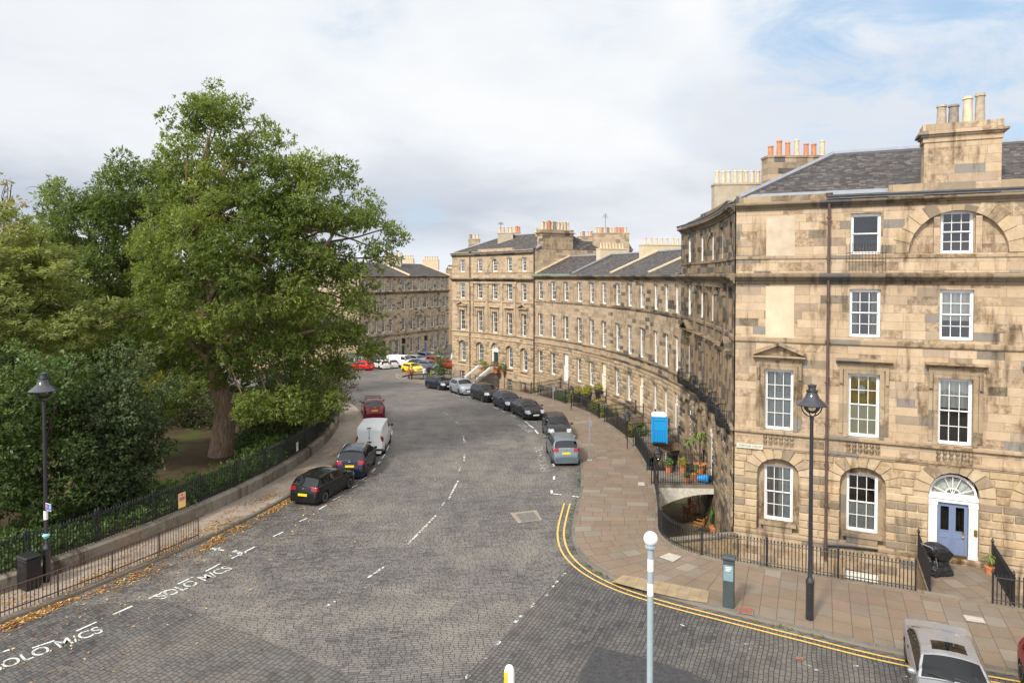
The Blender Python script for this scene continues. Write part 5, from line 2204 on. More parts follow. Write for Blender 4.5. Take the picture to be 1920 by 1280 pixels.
# street railings between the steps
seg = [(pf[0], pol(RR(6.7), 6.7), 'long black iron railing sweeping round the street corner on a stone plinth'), (pol(RR(9.75), 9.75), pol(RR(15.85), 15.85), 'black iron railing between the potted doorstep and the portable toilet step'), (pol(RR(18.65), 18.65), pol(RR(24.8), 24.8), 'black iron railing along the pavement just beyond the portable toilet'), (pol(RR(26.8), 26.8), pol(RR(33.5), 33.5), 'black iron railing before the yellow shrubs of the middle garden'), (pol(RR(35.5), 35.5), pol(RR(42.1), 42.1), 'black iron railing by the planters of the second garden'), (pol(RR(44.1), 44.1), pol(RR(49.5), 49.5), 'black iron railing before the white door and the garden'), (pol(RR(52), 52), pol(RR(57.5), 57.5), 'black iron railing below the near half of the end pavilion')]
for p, q, lab in seg:
    ln = on_pave([x - (k - x).normalized() * .14 for x, k in [(RAIL[i], KERB[i]) for i in range(min(range(len(RAIL)), key=lambda i: (RAIL[i] - p.to_2d().to_3d()).length), min(range(len(RAIL)), key=lambda i: (RAIL[i] - q.to_2d().to_3d()).length) + 1)]])
    railing(lab, ln, 1.12, .13, 2.8, None, .0125, True, 'railings of the terrace areas')
ln = [lift(RAILQ + FD * d + FN * .14, PAVH + .10) for d in (2.0, 12.0)]
railing('black iron railing right of the blue door step running out of the picture', ln, 1.12, .13, 2.8, None, .0125, True, 'railings of the terrace areas')

# steps and white wall of the end pavilion's door
sp = thing('stone_stair', 'curved stone stair climbing to the dark green door of the end pavilion', 'stair', pol(RF - 2, 59.7, gz(88)))
b = MB()
zb = gz(86)
for k in range(7):
    b2 = pol(RF - .1 - .0, 59.7)
    x = V((cos(PH0 + 59.7 / RF), sin(PH0 + 59.7 / RF), 0))
    y = V((-x.y, x.x, 0))
    W = frame((b2.x, b2.y, 0), x, y)
    z1 = ZO + .12 - k * .19
    b.box(-1.6 - k * .34, -1.6 - (k - 1) * .34 if k else 0, -1.1, 1.1, zb - .6, z1, M=W)
b.build('steps', M['coping'], sp)
b = MB()
for sg in (-1, 1):
    pts = [(-.1, .9), (-1.6, .9), (-3.7, -.35), (-3.7, -.62), (-1.6, .62), (-.1, .62)]
    b.extrude([W @ V((x_, sg * 1.15, ZO + z_)) for x_, z_ in pts], (W.to_3x3() @ V((0, sg * .16, 0))))
b.build('stair_wall', M['white'], sp)

# ------------------------------------------------------------------ park wall and railing
pw = thing('park_wall', 'low curved stone wall with worn coping along the park pavement', 'wall', lpol(41.6, 0, 0))
b = MB()
al = [a for a in np.arange(-50, 76, 1.5)]
for a0, a1 in zip(al[:-1], al[1:]):
    for (r0, z0), (r1, z1) in (((41.80, -.1), (41.80, .56)), ((41.80, .56), (41.70, .64)), ((41.70, .64), (41.38, .64)), ((41.38, .64), (41.34, .3))):
        P = []
        for r, a, z in ((r0, a0, z0), (r0, a1, z0), (r1, a1, z1), (r1, a0, z1)):
            q = lpol(r, a)
            P.append(V((q.x, q.y, gz(q.y) + PAVH + z)))
        u = [(a0 * 41.6 / RF, z0 - r0), (a1 * 41.6 / RF, z0 - r0), (a1 * 41.6 / RF, z1 - r1), (a0 * 41.6 / RF, z1 - r1)]
        b.face(P, u)
b.build('wall', M['coping'], pw)


def park_line(a0, a1, r=41.46, h=.74):
    out = []
    for a in np.arange(a0, a1 + .01, 1.2):
        q = lpol(r, a)
        out.append(V((q.x, q.y, gz(q.y) + h)))
    return out


railing('long black park railing standing on the curved stone wall behind the bin', park_line(-50, 74), 1.32, .125, 2.75, None, .013, True, None, 'park_railing', True)

# brown pedestrian guard rail at the kerb, bay by bay one fence
gl = []
ga = arc_at(0)
k0, k1 = ground(-160, 1215), ground(382, 1015)


def ang_of(p):
    return (atan2(p.y - CYW, p.x - CX) - PH0) * RF


a0, a1 = ang_of(k0), ang_of(k1)
gl = [lpol(43.72, a0 + (a1 - a0) * i / 14, PAVH) for i in range(15)]
railing('rusty brown guard rail along the kerb beside the fallen leaves', gl, .98, .135, 2.05, M['rust_iron'], .010, False, None, 'guard_rail', False, .024)

# ------------------------------------------------------------------ lamps
def lamp_post(label, foot, lean=0):
    L = thing('street_lamp', label, 'street lamp', foot, 0, 'old style street lamps')
    W = Matrix.Translation(foot)
    b = MB()
    b.lathe([(.135, -.05), (.135, 1.25), (.145, 1.27), (.145, 1.33), (.10, 1.42), (.075, 1.5), (.072, 3.2), (.06, 6.95), (.075, 6.97), (.075, 7.03), (.05, 7.06)], 14, M=W)
    b.build('post', M['lamp'], L, smooth=35)
    b = MB()
    n = 16
    ring = []
    for i in range(n + 1):
        t = pi * i / n
        ring.append((-.36 * cos(t), 7.44 - .38 * sin(t)))
    b.tube([V((x, 0, z)) for x, z in ring], .022, 6)
    b.tube([V((0, x, z)) for x, z in ring], .022, 6)
    for i in range(len(b.v)):
        b.v[i] = W @ b.v[i]
    b.build('bracket', M['lamp'], L, smooth=50)
    b = MB()
    b.lathe([(.02, 7.16), (.16, 7.2), (.26, 7.32), (.30, 7.46)], 16, M=W, cap=False)
    b.build('lamp_glass', M['shop_glass'], L, smooth=60)
    b = MB()
    b.lathe([(.30, 7.44), (.52, 7.45), (.53, 7.48), (.34, 7.62), (.24, 7.72), (.19, 7.84), (.17, 7.9), (.20, 7.92), (.20, 7.97), (.13, 7.98), (.12, 8.08), (.15, 8.10), (.15, 8.15), (.03, 8.18)], 18, M=W)
    b.build('lamp_hood', M['lamp'], L, smooth=40)
    return L


M['lamp'] = simple('black_lamp_enamel', (.022, .022, .028), .22, var=.15, spec=.5, coat=.6)
L1 = lamp_post('tall black street lamp on the pavement in front of the corner tenement', ground(1518, 1160, PAVH))
L2 = lamp_post('tall black street lamp beside the litter bin at the park railing', ground(88, 1090, PAVH))

# stickers and signs on the park lamp
f2 = L2.location.copy()
sg = thing('parking_sign', 'small blue and white parking sign with a P fixed to the park lamp post', 'sign', f2 + V((.07, -.02, 3.0)))
W = Matrix.Translation(f2 + V((.07, -.09, 2.86))) @ Matrix.Rotation(radians(-32), 4, 'Z')
M['sign_blue'] = simple('sign_blue', (.03, .12, .48), .4, var=.03)
M['sign_red'] = simple('sign_pink', (.62, .16, .22), .5, var=.03)
b = MB()
b.box(0, .40, -.008, .008, 0, .27)
b.build('plate', M['white'], sg, W)
b = MB()
b.box(.02, .385, -.012, -.0085, .02, .25)
b.build('blue_panel', M['sign_blue'], sg, W)
b = MB()
b.box(.03, .15, -.015, -.0125, .09, .21)
b.build('pink_panel', M['sign_red'], sg, W)
text_mesh('lettering', 'P', M['white'], sg, W @ Matrix.Translation((.27, -.0135, .06)) @ Matrix.Rotation(pi / 2, 4, 'X'), .2)
st = thing('sticker', 'strip of white and turquoise stickers wrapped on the park lamp post', 'sticker', f2 + V((0, -.08, 2.4)))
b = MB()
b.lathe([(.079, 2.45), (.079, 2.8)], 12, f2, cap=False)
b.build('white_strip', M['white'], st)
b = MB()
b.lathe([(.08, 1.72), (.14, 1.83), (.08, 1.9)], 9, f2, cap=False)
b.build('turquoise_tag', simple('turquoise_tape', (.25, .55, .56), .6), st)

# Belisha beacon
bp = at_depth(1220, 1010, 15.5)
base = V((bp.x, 15.5, 0))
BB = thing('belisha_beacon', 'grey and white banded crossing post topped with a white globe', 'beacon', base)
b = MB()
segs = [(0, bp.z - .17, 'g')]
zt = bp.z - .17
z = zt
M['post_grey'] = simple('grey_post_paint', (.30, .35, .37), .45, var=.06)
bands = []
col = 'g'
hgt = [.28, .28, .28, .28]
for i, hh in enumerate(hgt):
    bands.append((z - hh, z, col))
    z -= hh
    col = 'w' if col == 'g' else 'g'
bands.append((0, z, 'g'))
for z0, z1, c in bands:
    b = MB()
    b.lathe([(.075, z0), (.075, z1)], 14, base, cap=False)
    b.build('post_band', M['post_grey'] if c == 'g' else M['white'], BB, smooth=60)
b = MB()
b.lathe([(.08, zt - .04), (.13, zt - .02), (.13, zt + .02), (.08, zt + .04)], 14, base)
b.build('collar', M['post_grey'], BB, smooth=30)
b = MB()
b.sphere(bp + V((0, 0, .01)), .165, 20, 12)
M['globe'] = simple('opal_globe', (.82, .82, .80), .25, var=.04, spec=.5)
b.build('globe', M['globe'], BB, smooth=80)

# keep-left bollard at the bottom edge
kb = ground(955, 1318)
KB = thing('traffic_bollard', 'white rounded traffic bollard with a yellow side panel at the crossing', 'bollard', kb)
b = MB()
prof = []
for z, w_ in ((0, .15), (.8, .15), (.95, .14), (1.04, .115), (1.09, .07), (1.11, .02)):
    prof.append([V((kb.x + w_ * cos(2 * pi * j / 16), kb.y + w_ * .7 * sin(2 * pi * j / 16), kb.z + z)) for j in range(16)])
b.loft(prof, cap=True)
b.build('body', M['globe'], KB, smooth=50)
b = MB()
b.box(kb.x - .148, kb.x - .05, kb.y - .115, kb.y - .07, kb.z + .3, kb.z + .95)
b.build('yellow_panel', simple('sign_yellow', (.85, .55, .03), .5), KB)

# parking meter pillar
pm_ = ground(1366, 1136, PAVH)
PM = thing('parking_meter', 'dark green parking ticket pillar with a pale notice on the pavement', 'parking meter', pm_)
M['meter'] = simple('meter_green_grey', (.055, .07, .07), .5, var=.12)
M['meter_panel'] = simple('meter_panel', (.19, .27, .30), .4, var=.2, scale=14)
W = frame(pm_, FD, FN)
b = MB()
b.box(-.19, .19, -.14, .14, 0, 1.72, M=W, bev=.02)
b.build('body', M['meter'], PM)
b = MB()
b.box(-.24, .24, -.20, .18, 1.72, 1.84, M=W, bev=.03)
b.build('cap', M['meter'], PM)
b = MB()
b.box(-.17, .17, -.152, -.141, .98, 1.55, M=W)
b.build('panel', M['meter_panel'], PM)
b = MB()
for z in (1.46, 1.40, 1.34):
    b.box(-.10, .10 - .04 * (z < 1.36), -.156, -.1525, z, z + .03, M=W)
b.build('notice', M['white'], PM)

# litter bin
bn = ground(55, 1102, PAVH)
BN = thing('litter_bin', 'square black litter bin standing by the park wall', 'litter bin', bn)
W = Matrix.Translation(bn) @ Matrix.Rotation(radians(-28), 4, 'Z')
M['bin'] = simple('black_plastic', (.022, .021, .022), .4, var=.2)
b = MB()
b.box(-.33, .33, -.28, .28, .05, 1.18, M=W, bev=.04)
b.build('body', M['bin'], BN)
b = MB()
b.box(-.36, .36, -.31, .31, 1.18, 1.3, M=W, bev=.05)
b.build('lid', M['bin'], BN)
b = MB()
b.box(-.22, .22, -.288, -.281, .90, 1.08, M=W)
b.build('opening', M['dark'], BN)
b = MB()
b.box(-.28, .28, -.24, .24, 0, .05, M=W)
b.build('base', M['dark'], BN)

# notices tied to the park railing
def notice(label, px, py, w, h, mat, stripes):
    q = ground(px, py, 1.2)
    a = ang_of(q)
    p = lpol(41.52, a)
    c = at_depth(px, py, p.y)
    n = thing('notice', label, 'notice', V((p.x, p.y, c.z)))
    X = V((sin(PH0 + a / RF), -cos(PH0 + a / RF), 0)) * -1
    Y = V((X.y * -1, X.x, 0))
    W = frame((p.x, p.y, c.z), X, Y)
    b = MB()
    b.box(-w / 2, w / 2, -.006, .006, -h / 2, h / 2, M=W)
    b.build('sheet', mat[0], n)
    for (x0, x1, z0, z1, k) in stripes:
        b = MB()
        for sd_ in (-.0085, .0085):
            b.box(x0 * w, x1 * w, min(sd_, sd_ * .8), max(sd_, sd_ * .8), z0 * h, z1 * h, M=W)
        b.build('print', mat[k], n)


M['n_pink'] = simple('notice_peach', (.86, .46, .30), .6, var=.05)
M['n_yellow'] = simple('notice_yellow', (.90, .62, .22), .6, var=.05)
M['n_dark'] = simple('notice_print', (.42, .16, .15), .6)
notice('peach and yellow notice board tied to the park railing', 331, 937, .44, .72, (M['n_pink'], M['n_yellow'], M['n_dark']), ((-.5, .5, -.5, -.08, 1), (-.12, .12, .3, .42, 2), (-.35, .35, .06, .2, 2), (-.35, .3, -.02, .03, 2)))
notice('small white paper tied to the park railing behind the black hatchback', 553, 837, .30, .55, (M['white'], M['n_dark'], M['sign_blue']), ((-.3, .3, .2, .3, 1),))

# sign poles on the terrace pavement
def pole(label, px, py, h, px_top=None):
    p = ground(px, py, PAVH)
    r = thing('sign_pole', label, 'sign pole', p, 0, 'thin grey sign poles')
    b = MB()
    b.lathe([(.035, 0), (.035, h), (.02, h + .02)], 9, p)
    b.build('post', M['lead'], r, smooth=40)
    b = MB()
    b.box(p.x - .05, p.x + .16, p.y - .04, p.y - .025, p.z + h - .55, p.z + h - .15)
    b.build('plate', M['lead'], r)
    b = MB()
    b.box(p.x - .16, p.x + .16, p.y - .16, p.y + .16, p.z - .01, p.z + .015)
    b.build('foot', M['slab_plate'], r)


pole('thin grey sign pole on the pavement beside the grey estate car', 1105, 862, 2.75)
pole('thin grey sign pole on the pavement behind the dark saloon', 1037, 785, 2.9)

# ------------------------------------------------------------------ things on the steps and in the areas
def leaf_tuft(mb, c, r, h, n, droop=.5, w=.05, m=0):
    for i in range(n):
        t = rng.uniform(0, 2 * pi)
        e = rng.uniform(.2, 1)
        d = V((cos(t), sin(t), 0))
        s = V((-d.y, d.x, 0)) * w
        p0 = c
        p1 = c + d * r * e * .55 + V((0, 0, h * rng.uniform(.7, 1.1)))
        p2 = c + d * r * e + V((0, 0, h * (1 - droop) * rng.uniform(.6, 1.1)))
        mb.face([p0 - s * .4, p0 + s * .4, p1 + s, p1 - s], m=m, a=rng.random())
        mb.face([p1 - s, p1 + s, p2], m=m, a=rng.random())


def leaf_mat(name, c0, c1, trans=.35, rough=.5, c2=None, k2=.9):
    t = NT(name)
    tn = t.tone()
    stops = [(0, c0), (.75, c1)]
    if c2:
        stops = [(0, c0), (k2 - .2, c1), (k2, c2), (1, c2)]
    col = t.ramp(tn, stops)
    b = t.bsdf(col, rough, None, 0, .25)
    tr = t.n('ShaderNodeBsdfTranslucent', None, Color=t.mix(1.0, col, (1.5, 1.6, .7), 'MULTIPLY'))
    mx = t.n('ShaderNodeMixShader')
    mx.inputs[0].default_value = trans
    t.set(mx.inputs[1], b.outputs[0])
    t.set(mx.inputs[2], tr.outputs[0])
    return t.done(mx)


M['leaf_palm'] = leaf_mat('cordyline_leaf', (.10, .15, .04), (.25, .30, .09))
M['leaf_pot'] = leaf_mat('pot_leaf', (.05, .10, .03), (.13, .22, .06))
M['leaf_gold'] = leaf_mat('golden_leaf', (.13, .14, .03), (.33, .30, .06))
M['leaf_red'] = leaf_mat('red_leaf', (.16, .05, .03), (.35, .12, .05))


def bushy(mb, c, r, n, s=.06, flat=1.0, m=0):
    for i in range(n):
        d = V((rng.gauss(0, 1), rng.gauss(0, 1), rng.gauss(0, 1))).normalized()
        p = c + V((d.x * r, d.y * r, d.z * r * flat)) * rng.uniform(.45, 1) ** .5
        u = V((rng.gauss(0, 1), rng.gauss(0, 1), rng.gauss(0, .6))).normalized()
        v = u.cross(d)
        v = v.normalized() if v.length > 1e-6 else V((1, 0, 0))
        u, v = u * s, v * s * .55
        mb.face([p - u, p + v, p + u, p - v], m=m, a=rng.random())


def plant_pot(label, p, r, h, mat, kind='bush', pl='leaf_pot', group=None, size=1.0):
    t_ = thing('plant_pot', label, 'plant pot', p, 0, group)
    b = MB()
    b.lathe([(r * .72, 0), (r * .98, h * .82), (r * 1.06, h * .84), (r * 1.06, h), (r * .9, h), (r * .88, h * .9)], 14, p)
    b.build('pot', mat, t_, smooth=35)
    b = MB()
    top = p + V((0, 0, h * .95))
    if kind == 'bush':
        bushy(b, top + V((0, 0, r * .75 * size)), r * 1.25 * size, 170, .06 * size + .02)
    elif kind == 'palm':
        st_ = MB()
        st_.tube([top, top + V((0, 0, 1.05 * size))], .045, 7)
        st_.build('stem', M['rust_iron'], t_)
        leaf_tuft(b, top + V((0, 0, 1.0 * size)), .62 * size, .45 * size, 80, .6, .035)
    else:
        leaf_tuft(b, top, r * 1.8 * size, r * 2.2 * size, 50, .4, .03)
    b.build('foliage', M[pl], t_)
    return t_


tq0, zz0 = PT[0]


def on_step(i, u, v):
    """u along the step width from the near side, v from the street to the house"""
    q, z = PT[i]
    a = q[0].lerp(q[1], u)
    c = q[3].lerp(q[2], u)
    return a.lerp(c, v)


G1 = 'potted plants on the doorstep of the teal door'
plant_pot('terracotta pot with low green shrub nearest the black lantern', on_step(0, .86, .36), .24, .42, M['terracotta'], 'bush', 'leaf_pot', G1)
plant_pot('terracotta pot with bushy plant beside the dark palm pot', on_step(0, .84, .60), .25, .46, M['terracotta'], 'bush', 'leaf_gold', G1)
plant_pot('dark pot holding a spiky cabbage palm on the doorstep', on_step(0, .84, .73), .24, .48, M['pot_dark'], 'palm', 'leaf_palm', G1, 1.05)
plant_pot('big terracotta pot with second spiky palm by the teal door', on_step(0, .80, .88), .34, .58, M['terracotta'], 'palm', 'leaf_palm', G1, 1.3)
plant_pot('terracotta pot with upright green leaves behind the small front pot', on_step(0, .30, .74), .22, .42, M['terracotta'], 'tuft', 'leaf_pot', G1)
plant_pot('small terracotta pot at the front edge near the blue tub', on_step(0, .12, .58), .19, .36, M['terracotta'], 'bush', 'leaf_pot', G1, .8)
tb = on_step(0, .16, .84)
TB = thing('plastic_tub', 'blue plastic tub lying on its side on the doorstep', 'tub', tb)
b = MB()
Wt = Matrix.Translation(tb + V((0, 0, .24))) @ Matrix.Rotation(pi / 2, 4, 'Y') @ Matrix.Rotation(.3, 4, 'X')
M['tub_blue'] = simple('bright_blue_plastic', (.03, .30, .70), .4, var=.05)
b.lathe([(.17, -.3), (.24, .28), (.26, .3), (.22, .3), (.16, -.26)], 14, M=Wt)
b.build('tub', M['tub_blue'], TB, smooth=40)
b = MB()
b.sphere(tb + V((.38, .12, .2)), .24, 12, 7, sc=(1.2, .9, .8))
b.build('dark_bag', simple('navy_bag', (.03, .05, .12), .6), TB, smooth=60)
plant_pot('terracotta pot with silvery plant beside the blue front door', FRONT.P(9.82, .155, .55), .17, .30, M['terracotta'], 'tuft', 'leaf_palm', None, 1.2)
# big planters on the second house's step
for k, (u, v, lab) in enumerate(((.95, .98, 'black planter with clipped golden shrub farthest up the step'), (.95, .62, 'black planter with clipped golden shrub second from the door'), (.95, .28, 'black planter with clipped golden shrub halfway down the step'), (.05, .30, 'black planter with clipped golden shrub nearest the pavement'))):
    p = on_step(3, u, v) + V((.1 * k, 0, 0))
    t_ = thing('planter', lab, 'planter', p, 0, 'black planters on the step')
    b = MB()
    b.loft([[p + V((sx * w_, sy * w_, z)) for sx, sy in ((-1, -1), (1, -1), (1, 1), (-1, 1))] for z, w_ in ((0, .26), (.8, .38), (.86, .38))], cap=True)
    b.build('pot', M['pot_dark'], t_)
    b = MB()
    bushy(b, p + V((0, 0, 1.12)), .48, 260, .09)
    b.build('foliage', M['leaf_gold'], t_)
# flowers by the green door
for k in range(5):
    p = pol(RF - .5 - .3 * (k % 2), 57.3 + k * .95 + (.9 if k > 2 else 0), ZO + .12)
    plant_pot(['terracotta pot of trailing leaves left of the green door stair', 'terracotta pot of red flowers on the stair of the green door', 'terracotta pot of tall leaves beside the green door', 'terracotta pot of pale leaves right of the green door', 'terracotta pot of ivy at the stair head'][k], p, .3, .5, M['terracotta'], 'bush', ['leaf_pot', 'leaf_red', 'leaf_pot', 'leaf_gold', 'leaf_pot'][k], 'potted plants at the green door', 1.5)

# blue portable toilet
pt = ground(1236, 829, .3)
PL = thing('portable_toilet', 'bright blue portable toilet cabin with a white roof on a doorstep', 'portable toilet', pt)
ax = V((cos(PH0 + 17.5 / RF), sin(PH0 + 17.5 / RF), 0))
W = frame(pt, V((ax.y, -ax.x, 0)), ax) @ Matrix.Rotation(radians(78), 4, 'Z') @ Matrix.Scale(.90, 4)
M['loo_blue'] = simple('loo_blue_plastic', (.02, .29, .62), .38, var=.04)
M['loo_blue_dark'] = simple('loo_blue_dark', (.01, .22, .55), .4, var=.04)
M['loo_white'] = simple('loo_white', (.74, .77, .80), .45, var=.05)
b = MB()
b.box(-.55, .55, -.55, .55, .10, 2.12, M=W, bev=.05)
for sx, sy in ((-1, -1), (1, -1), (1, 1), (-1, 1)):
    b.box(sx * .555 - .05, sx * .555 + .05, sy * .555 - .05, sy * .555 + .05, .06, 2.15, M=W)
b.build('cabin', M['loo_blue'], PL)
b = MB()
for f in range(4):
    R_ = W @ Matrix.Rotation(f * pi / 2, 4, 'Z')
    for k in range(5):
        x = -.40 + k * .19
        b.box(x, x + .06, -.575, -.552, .2, .95, M=R_)
    b.box(-.44, .44, -.57, -.552, 1.02, 1.08, M=R_)
    b.box(-.44, .44, -.57, -.552, 1.78, 1.84, M=R_)
b.build('ribs', M['loo_blue_dark'], PL)
b = MB()
rings = []
for z, w_ in ((2.12, .60), (2.22, .60), (2.30, .52), (2.36, .40), (2.39, .2)):
    rings.append([W @ V((w_ * sx, w_ * sy, z)) for sx, sy in ((-1, -.8), (-.8, -1), (.8, -1), (1, -.8), (1, .8), (.8, 1), (-.8, 1), (-1, .8))])
b.loft(rings, cap=True)
b.build('roof', M['loo_white'], PL, smooth=40)
b = MB()
b.lathe([(.06, 2.3), (.06, 2.5), (.09, 2.52), (.02, 2.56)], 10, (-.3, .3, 0), M=W)
b.build('vent', M['pot_dark'], PL)
b = MB()
b.box(-.58, .58, -.58, .58, 0, .1, M=W)
b.build('base', M['pot_dark'], PL)

# lanterns on the railings
def rail_lantern(label, px, py, h=1.1):
    p = ground(px, py, PAVH + .1)
    t_ = thing('railing_lantern', label, 'lantern', p, 0, 'black lanterns on the railings')
    b = MB()
    b.lathe([(.035, 0), (.03, h + .62), (.05, h + .64), (.05, h + .7)], 8, p)
    b.build('post', M['iron'], t_)
    b = MB()
    b.lathe([(.10, h + .7), (.20, h + .86), (.21, h + 1.05), (.19, h + 1.1)], 12, p, cap=False)
    b.build('lamp_glass', M['shop_glass'], t_, smooth=50)
    b = MB()
    b.lathe([(.19, h + 1.09), (.30, h + 1.12), (.30, h + 1.16), (.18, h + 1.28), (.10, h + 1.34), (.10, h + 1.39), (.04, h + 1.46)], 12, p)
    b.build('lamp_hood', M['iron'], t_, smooth=40)


rail_lantern('black lantern on the railing beside the terracotta pots', 1233, 925)
rail_lantern('black lantern on the railing beside the portable toilet', 1176, 840)
rail_lantern('black lantern near the black planters and white door', 1071, 768, .7)
rail_lantern('black lantern on the railing in front of the end pavilion', 946, 729, 1.2)

# chairs on the sunken patio
def garden_chair(label, p, rz, mat):
    t_ = thing('garden_chair', label, 'chair', p, rz, 'wooden garden chairs on the patio')
    W = Matrix.Translation(p) @ Matrix.Rotation(rz, 4, 'Z')
    for sx in (-.24, .24):
        for y0, y1, h in ((-.24, -.24, .44), (.2, .32, .95)):
            b = MB()
            b.tube([W @ V((sx, y0, 0)), W @ V((sx, y0 if y0 < 0 else y0, .44)), W @ V((sx, y1, h))], .024, 5)
            b.build('leg', mat, t_)
        b = MB()
        b.box(sx - .03, sx + .03, -.28, .26, .64, .67, M=W)
        b.build('arm', mat, t_)
    b = MB()
    for k in range(6):
        y = -.25 + k * .085
        b.box(-.25, .25, y, y + .065, .43, .455, M=W)
    b.build('seat', mat, t_)
    b = MB()
    for k in range(6):
        x = -.2 + k * .08
        b.box(x - .025, x + .025, .235, .25, .5, .92, M=W @ Matrix.Translation((0, .02, 0)) @ Matrix.Rotation(-.1, 4, 'X'))
    b.build('backrest', mat, t_)


M['teak'] = simple('red_stained_wood', (.30, .085, .04), .5, var=.2)
M['teak2'] = simple('orange_stained_wood', (.42, .17, .05), .5, var=.2)
garden_chair('red stained wooden chair under the doorstep arch', ground(1292, 975, -2.6), 2.4, M['teak'])
garden_chair('orange wooden chair standing out on the patio', ground(1312, 998, -2.6), -2.2, M['teak2'])
garden_chair('dark red wooden chair against the wall below the doorstep', ground(1302, 962, -2.6), .8, M['teak'])
plant_pot('large terracotta pot with spiky leaves on the sunken patio', ground(1340, 1003, -2.6), .3, .5, M['terracotta'], 'tuft', 'leaf_pot', None, 1.5)

# pushchair under black covers
bq = FRONT.P(7.95, .155, 1.45)
BQ = thing('covered_pushchair', 'pushchair under creased black covers beside the blue door', 'pushchair', bq)
M['cover'] = simple('black_vinyl_cover', (.017, .017, .019), .30, var=.3, spec=.45, bump=.5)


def crumple(mb, rings, W, seg=44, amp=.04, seed=0):
    rg = []
    n = 22
    Z = [r[0] for r in rings]
    for i in range(n + 1):
        z = Z[0] + (Z[-1] - Z[0]) * i / n
        rx, ry, ox, oy = (float(np.interp(z, Z, [r[k] for r in rings])) for k in (1, 2, 3, 4))
        r_ = []
        for j in range(seg):
            t = 2 * pi * j / seg
            q = V((cos(t) * 1.6 + seed, sin(t) * 1.6, z * 1.3))
            e = 1 + amp * 3.5 * mnoise.noise(q) + amp * 3 * (abs(mnoise.noise(q * 2.6)) - .25) + amp * 1.2 * mnoise.noise(q * 7)
            cx_, cy_ = abs(cos(t)) ** .8 * (1 if cos(t) > 0 else -1), abs(sin(t)) ** .8 * (1 if sin(t) > 0 else -1)
            r_.append(W @ V((ox + rx * e * cx_, oy + ry * e * cy_, z + .05 * mnoise.noise(q * 1.5) * (0 < i))))
        rg.append(r_)
    mb.loft(rg, cap=True)


W = frame(bq, FRONT.t, FRONT.i) @ Matrix.Rotation(radians(40), 4, 'Z')
b = MB()
crumple(b, [(.58, .26, .24, .10, 0), (.68, .46, .31, .06, 0), (.85, .56, .33, 0, 0), (1.02, .50, .33, -.10, 0), (1.18, .34, .28, -.24, 0), (1.27, .2, .18, -.30, 0), (1.31, .05, .05, -.32, 0)], W, 44, .06, 2)
b.build('hood_cover', M['cover'], BQ, None, 40)
b = MB()
crumple(b, [(.02, .40, .33, .10, .02), (.06, .45, .36, .10, .02), (.25, .42, .32, .08, 0), (.42, .34, .26, .04, 0), (.60, .28, .22, .02, 0)], W, 44, .10, 5)
b.build('basket_cover', M['cover'], BQ, None, 40)
b = MB()
for sg in (-.24, .24):
    b.tube([W @ V(p) for p in ((-.30, sg, .45), (-.45, sg, .95), (-.62, sg, 1.22))], .014, 6)
b.tube([W @ V((-.62, sg, 1.22)) for sg in (-.24, 0, .24)], .02, 6)
b.build('handle', M['lead'], BQ)
for sg in (-.24, .24):
    b = MB()
    b.lathe([(.05, -.02), (.13, -.025), (.14, 0), (.13, .025), (.05, .02)], 14, M=W @ Matrix.Translation((-.36, sg, .14)) @ Matrix.Rotation(pi / 2, 4, 'X'))
    b.build('wheel', M['dark'], BQ)

# garden shrubs in the terrace areas
def shrub(label, p, r, h, mat, n=700, s=.08, group=None, name='garden_shrub'):
    t_ = thing(name, label, 'shrub', p, 0, group)
    b = MB()
    for k in range(5):
        d = V((rng.uniform(-1, 1), rng.uniform(-1, 1), 0)) * r * .6
        b.tube([p, p + d * .4 + V((0, 0, h * .4)), p + d + V((0, 0, h * .8))], .02, 4)
    b.build('stem', M['pipe'], t_)
    b = MB()
    for k in range(7):
        c = p + V((rng.uniform(-.55, .55) * r, rng.uniform(-.55, .55) * r, h * rng.uniform(.35, .8)))
        bushy(b, c, r * rng.uniform(.4, .65), n // 7, s, h / r * .6)
    b.build('foliage', mat, t_)


SH = [(21, 65.2, .8, 1.3, 'leaf_pot', 'green garden shrub just beyond the portable toilet'), (22.8, 64.9, .7, 1.1, 'leaf_gold', 'golden garden shrub next beyond the portable toilet'), (28.2, 64.7, 1.0, 1.5, 'leaf_gold', 'golden garden shrub in the middle garden near the cream door'), (30.2, 64.9, .9, 1.3, 'leaf_pot', 'green garden shrub in the middle of the middle garden'), (32.2, 64.6, 1.0, 1.6, 'leaf_gold', 'large golden garden shrub at the far end of the middle garden'), (36.8, 64.5, .8, 1.9, 'leaf_gold', 'tall yellow garden shrub beside the black planters'), (38.6, 64.9, 1.1, 1.6, 'leaf_pot', 'broad green garden shrub under the planters'), (40.4, 64.7, .9, 1.4, 'leaf_pot', 'round green garden shrub toward the white door'), (46.5, 64.7, 1.2, 1.6, 'leaf_pot', 'dark green garden shrub below the white door windows'), (48.4, 64.5, .8, 1.2, 'leaf_red', 'reddish garden shrub near the far downpipe'), (51.4, 63.3, .6, 1.0, 'leaf_gold', 'yellow garden shrub at the white stair wall')]
for a, r_, rr, hh, mt, lab in SH:
    q = pol(r_, a)
    shrub(lab, V((q.x, q.y, gz(q.y) - 1.25)), rr, hh + .6, M[mt], 800, .085, 'shrubs in the terrace gardens')
q = FRONT.P(4.7, -2.3, 1.6)
shrub('bright green fern growing in the sunken area behind the street lamp', V((q.x, q.y, -1.2)), .45, .75, M['leaf_pot'], 300, .07)
